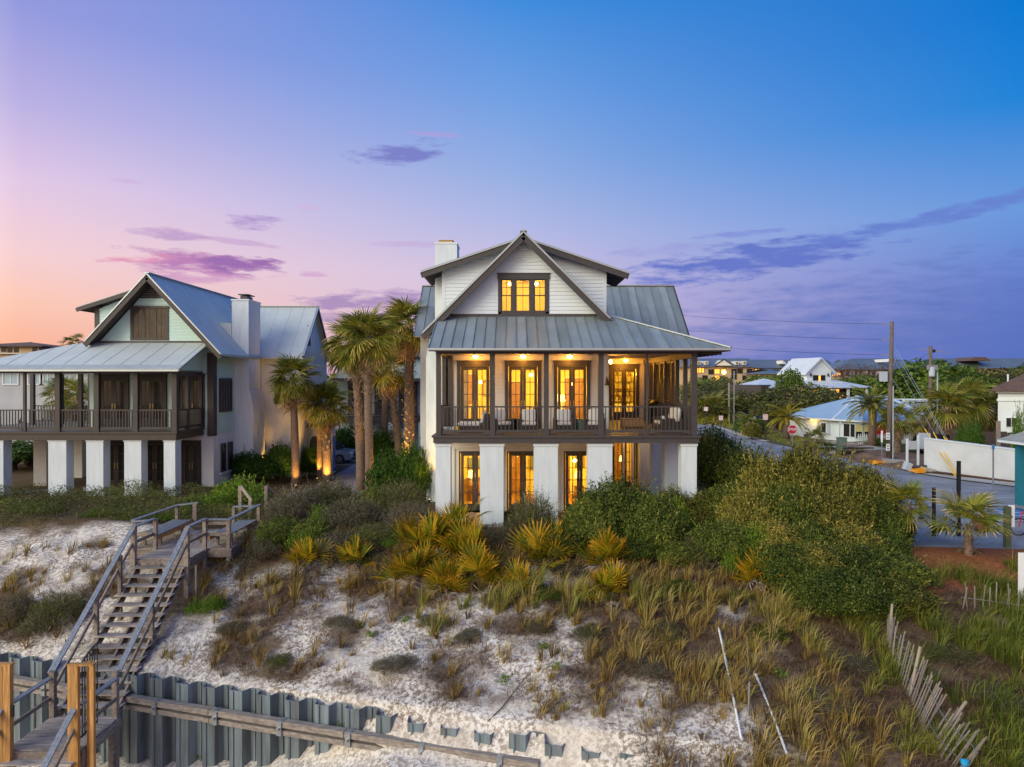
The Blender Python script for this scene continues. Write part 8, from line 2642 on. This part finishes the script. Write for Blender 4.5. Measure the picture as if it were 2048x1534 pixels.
for kind, u, vt, Y, w, lab in (
    ('a', 1410, 768, 118, 9, gl_), ('b', 1445, 762, 125, 11, gl_), ('a', 1480, 770, 120, 9, gl_), ('b', 1505, 766, 128, 9, gl_),
    ('a', 1425, 778, 106, 9, gl_), ('b', 1470, 782, 104, 9, gl_), ('g', 1395, 757, 140, 8, gl_), ('g', 1440, 754, 150, 9, gl_),
    ('b', 1500, 778, 110, 9, gl_), ('h', 1515, 750, 150, 8, gl_), ('g', 1548, 752, 142, 8, gl_), ('a', 1540, 790, 104, 7, gl_)):
    tree(kind, u, vt, Y, w, lab, G_)
for kind, u, vt, Y, w, lab in (
    ('h', 1580, 738, 98, 4.6, 'slender dark tree standing above the others left of the tower house'),
    ('a', 1570, 772, 94, 9, 'spreading oak behind the yellow feather palm'),
    ('b', 1620, 770, 90, 9.5, 'broad dark oak in front of the tower house'),
    ('a', 1648, 780, 86, 8, 'dark oak between the tower house and the blue cottage roof'),
    ('b', 1600, 800, 86, 7, 'dark low oak behind the white plank gate'),
    ('a', 1545, 800, 88, 6, 'small dark oak left of the yellow feather palm'),
    ('g', 1730, 752, 130, 9, 'yellow green tree right of the tower house porch'),
    ('g', 1690, 758, 150, 8, 'round green tree beside the tower house roof'),
    ('w', 1705, 724, 160, 12, 'leafless reddish tree before the wide apartment block, left of two'),
    ('w', 1755, 728, 150, 13, 'leafless reddish tree behind the tall utility pole'),
    ('h', 1683, 722, 240, 10, 'lone tree head on the skyline right of the tower house'),
    ('a', 1770, 790, 100, 8, 'dark oak behind the tall utility pole and the feather palm'),
    ('b', 1790, 770, 105, 9, 'dark bush-like oak right of the tall utility pole'),
    ('h', 1815, 738, 100, 11, 'large bright green tree left of the shorter utility pole'),
    ('g', 1860, 722, 96, 12, 'tallest bright green tree behind the shorter utility pole'),
    ('h', 1905, 730, 100, 11, 'large green tree right of the shorter utility pole'),
    ('g', 1885, 765, 86, 8, 'green tree low behind the palm cluster'),
    ('b', 1950, 740, 112, 13, 'broad olive oak above the palm cluster'),
    ('a', 2000, 738, 120, 14, 'broad olive oak above the brown roof'),
    ('b', 2045, 742, 110, 10, 'olive oak cut by the right edge'),
    ('h', 2050, 730, 130, 8, 'green tree head at the right edge skyline'),
    ('a', 1430, 800, 98, 7, 'low oak above the farthest small sign'),
    ('h', 90, 705, 125, 7, 'dark tree right of the brown roofed villa at far left'),
    ('b', 112, 702, 118, 7, 'dark tree top just above the left porch roof'),
    ('g', 850, 725, 75, 6, 'green tree behind the chimney of the main house'),
    ('a', -30, 700, 70, 8, 'dark tree outside the left edge')):
    if u > 0:
        tree(kind, u, vt, Y, w, lab)
# garden growth seen under and behind the left porch
for u, vt, Y, w, k, lab in ((25, 885, 45, 4.5, 'h', 'leafy yellow green garden tree behind the far left column'), (60, 880, 47, 4.5, 'g', 'leafy green garden tree between the far left columns'), (165, 885, 46, 3.5, 'g', 'leafy green garden tree behind the third white column'), (-20, 860, 50, 6, 'h', 'x')):
    if lab != 'x':
        tree(k, u, vt, Y, w, lab, nm='garden_tree')
# cabbage palms along the road, seen small
for u, vt, lab in ((1405, 815, 'bushy roadside palm nearest the porch corner'), (1424, 812, 'bushy roadside palm second from the porch corner'), (1450, 818, 'bushy roadside palm left of the lamp pole')):
    fan_palm(lab, (PX(u, 98), 98, 0), PZ(vt + 8, 98), .35, 22, 1.9, None, 0, 6, u)
for u, vt, Y, lab in ((1497, 868 - 22, 77, 'little round palm on the lawn left of the signs'),):
    fan_palm(lab, (PX(u, Y), Y, 0), PZ(vt, Y), .28, 20, 1.0, None, 0, 4, u)
# distant wood line
g = np.random.default_rng(77)
n = 26000
X = g.uniform(-420, 520, n); Yd = g.uniform(250, 420, n)
P = np.stack([X, Yd, g.uniform(.2, 1, n) * (5.5 + 4.5 * fbm(X * .06, Yd * .06, 5))], -1)
Nn = unit(g.normal(0, .6, (n, 3)) + np.array([0, -.6, .5]))
D = unit(np.cross(Nn, g.normal(size=(n, 3))))
V, Q = leaves(P, D, Nn, np.full(n, 2.6), np.full(n, 2.0))
o = bpy.data.objects.new('treeline', np_mesh('treeline', V, Q, g.random(n), M['L_far']))
col.objects.link(o)
tag(o, 'distant low dark wood along the horizon', None, None, 'stuff')

# ------------------------------------------------------------------ grass and litter on the dune
def blades(name, label, mat, C, hts, nb, spread, lean, w, seed, colr=None):
    """tufts at C (n,2): nb bent blades each"""
    g = np.random.default_rng(seed)
    m = len(C)
    B = np.repeat(np.arange(m), nb)
    n = len(B)
    a = g.uniform(0, 2 * math.pi, n)
    rr = np.sqrt(g.random(n)) * np.repeat(spread, nb)
    X = C[B, 0] + rr * np.cos(a); Y = C[B, 1] + rr * np.sin(a)
    Z = height(X, Y) - .02
    h = np.repeat(hts, nb) * g.uniform(.45, 1.15, n)
    ln = lean * g.uniform(.2, 1.5, n)
    d = np.stack([np.cos(a), np.sin(a), np.zeros(n)], -1)
    wind = np.array([.12, -.05, 0])
    b0 = np.stack([X, Y, Z], -1)
    dd = d * ln[:, None] + wind
    b1 = b0 + np.array([0, 0, 1]) * (h * .6)[:, None] + dd * (h * .30)[:, None]
    b2 = b0 + np.array([0, 0, 1]) * (h * (1 - .25 * ln))[:, None] + dd * (h * .85)[:, None]
    s = np.stack([-np.sin(a + .6), np.cos(a + .6), np.zeros(n)], -1) * w
    V = np.stack([b0 - s, b0 + s, b1 + s * .8, b1 - s * .8, b2 + s * .12, b2 - s * .12], 1).reshape(-1, 3)
    i0 = np.arange(n)[:, None] * 6
    Q = np.concatenate([i0 + np.array([[0, 1, 2, 3]]), i0 + np.array([[3, 2, 4, 5]])], 0)
    c = np.clip((colr[B] if colr is not None else g.random(m)[B] * .6) + g.normal(.12, .17, n), 0, 1)
    o = bpy.data.objects.new(name, np_mesh(name, V, Q, np.concatenate([c, np.clip(c + .05, 0, 1)]), mat))
    col.objects.link(o)
    tag(o, label, None, None, 'stuff')
    return o
def scatter(n, xr, yr, seed, dens):
    g = np.random.default_rng(seed)
    X = g.uniform(*xr, n); Y = g.uniform(*yr, n)
    k = g.random(n) < dens(X, Y)
    return np.stack([X[k], Y[k]], -1)
inslope = lambda X, Y: ((Y > Yw(X) + .45) | (X > 3)) & (Y < Yc(X) + .5)
offstairs = lambda X, Y: ~((X > -13.3) & (X < -10.8) & (Y < 25.6))
# golden clumps over the sand
C = scatter(9000, (-20, 8.5), (15, 27), 91, lambda X, Y: inslope(X, Y) * offstairs(X, Y) * (.35 + .65 * mats(X, Y)) * (.13 + .15 * np.clip((X + 1) / 6, 0, 1) + .12 * np.clip((Y - Yc(X) + 5) / 3, 0, 1)))
blades('dune_grass', 'golden dry grass tufts over the sandy slope', M['G_gold'], C, rng.uniform(.22, .75, len(C)), 26, rng.uniform(.05, .15, len(C)), .62, .0095, 92)
# long grass at right
C = scatter(7000, (3.2, 18), (13.2, 25), 93, lambda X, Y: (Y < 21.5 + (X - 10) * .30) * np.clip((fbm(X * .9, Y * .9, 73, 3) - np.where(X > 9, .36, .46)) * 6, .06, 1) * np.clip((X - 3.2) / 6, .12, 1) * .38 * np.where(X < 7.5, .55, 1))
hcol = np.clip((10.5 - C[:, 0]) * .13, -.05, .60) + rng.uniform(0, .35, len(C))
blades('long_grass', 'long green and straw coloured grass on the right of the dune', M['G_green'], C, rng.uniform(.15, .85, len(C)), 36, rng.uniform(.05, .26, len(C)), .80, .0085, 94, hcol)
C = scatter(330, (-3, 9.5), (20.6, 23.6), 95, lambda X, Y: np.clip(1 - np.abs(Y - Yc(X) + 4.6) / 1.5, 0, 1) * .5)
blades('tall_grass', 'tall straw and green grass along the foot of the shrubs', M['G_green'], C, rng.uniform(.45, 1.05, len(C)), 30, rng.uniform(.06, .18, len(C)), .55, .0105, 96, rng.uniform(.2, .75, len(C)))
# dead grey brown scrub mats
C = scatter(19000, (-20, 17), (13.4, 27), 97, lambda X, Y: inslope(X, Y) * offstairs(X, Y) * (.10 + mats(X, Y)) * (1 - zone_straw(X, Y)) * (.60 + .3 * np.clip((X - 2) / 5, 0, 1)))
blades('dead_scrub', 'dead grey brown scrub mats lying over the sand', M['G_dead'], C, rng.uniform(.08, .30, len(C)), 26, rng.uniform(.14, .40, len(C)), 1.7, .0055, 98)
# loose stalks lying on the sand
g = np.random.default_rng(101)
n = 26000
X = g.uniform(-22, 12, n); Y = g.uniform(13.5, 28.4, n)
k = (inslope(X, Y) | (Y > Yc(X) - 1)) & (g.random(n) < .15 + mats(X, Y))
k |= (g.random(n) < .10)
X, Y = X[k], Y[k]
n = len(X)
a = g.uniform(0, 6.28, n)
P = np.stack([X, Y, height(X, Y) + g.uniform(.015, .06, n)], -1)
D = unit(np.stack([np.cos(a), np.sin(a) * .9 - .1, g.normal(0, .22, n)], -1))
sl_ = unit(np.stack([np.zeros(n), np.full(n, -.35), np.ones(n)], -1) + g.normal(0, .3, (n, 3)))
V, Q = leaves(P, D, sl_, g.uniform(.08, .42, n), np.full(n, .016))
o = bpy.data.objects.new('plant_litter', np_mesh('plant_litter', V, Q, g.random(n), M['G_dead']))
col.objects.link(o)
tag(o, 'broken dry stalks scattered over the sand', None, None, 'stuff')
# little green plants dotted over the sand
C = np.array([gp(u, v) for u, v in ((720, 1255), (742, 1275), (1010, 1365), (1112, 1340), (810, 1245), (690, 1422), (1085, 1300), (560, 1330), (1562, 1355), (1475, 1108), (300, 1255), (395, 1395))])
g = np.random.default_rng(5)
for j, (x, y) in enumerate(C):
    pass
P = np.concatenate([np.stack([x + g.normal(0, .10, 90), y + g.normal(0, .10, 90), np.full(90, hz(x, y)) + g.uniform(.02, .16, 90)], -1) for x, y in C])
n = len(P)
Nn = unit(g.normal(0, .5, (n, 3)) + np.array([0, -.3, .8]))
V, Q = leaves(P, unit(np.cross(Nn, g.normal(size=(n, 3)))), Nn, g.uniform(.04, .08, n), g.uniform(.03, .05, n))
o = bpy.data.objects.new('beach_weeds', np_mesh('beach_weeds', V, Q, g.random(n), M['L_bright']))
col.objects.link(o)
tag(o, 'small bright green weeds dotted over the sand', None, None, 'stuff')
# grass on the far lawns
C = scatter(1500, (25.9, 31), (61, 96), 103, lambda X, Y: (X > 26.0 + np.clip(Y - 76, 0, 20) * .1) * .8)
blades('lawn_grass', 'tufts of lawn grass by the road', M['G_green'], C, rng.uniform(.10, .22, len(C)), 10, rng.uniform(.15, .3, len(C)), .6, .02, 104, np.full(len(C), .45))
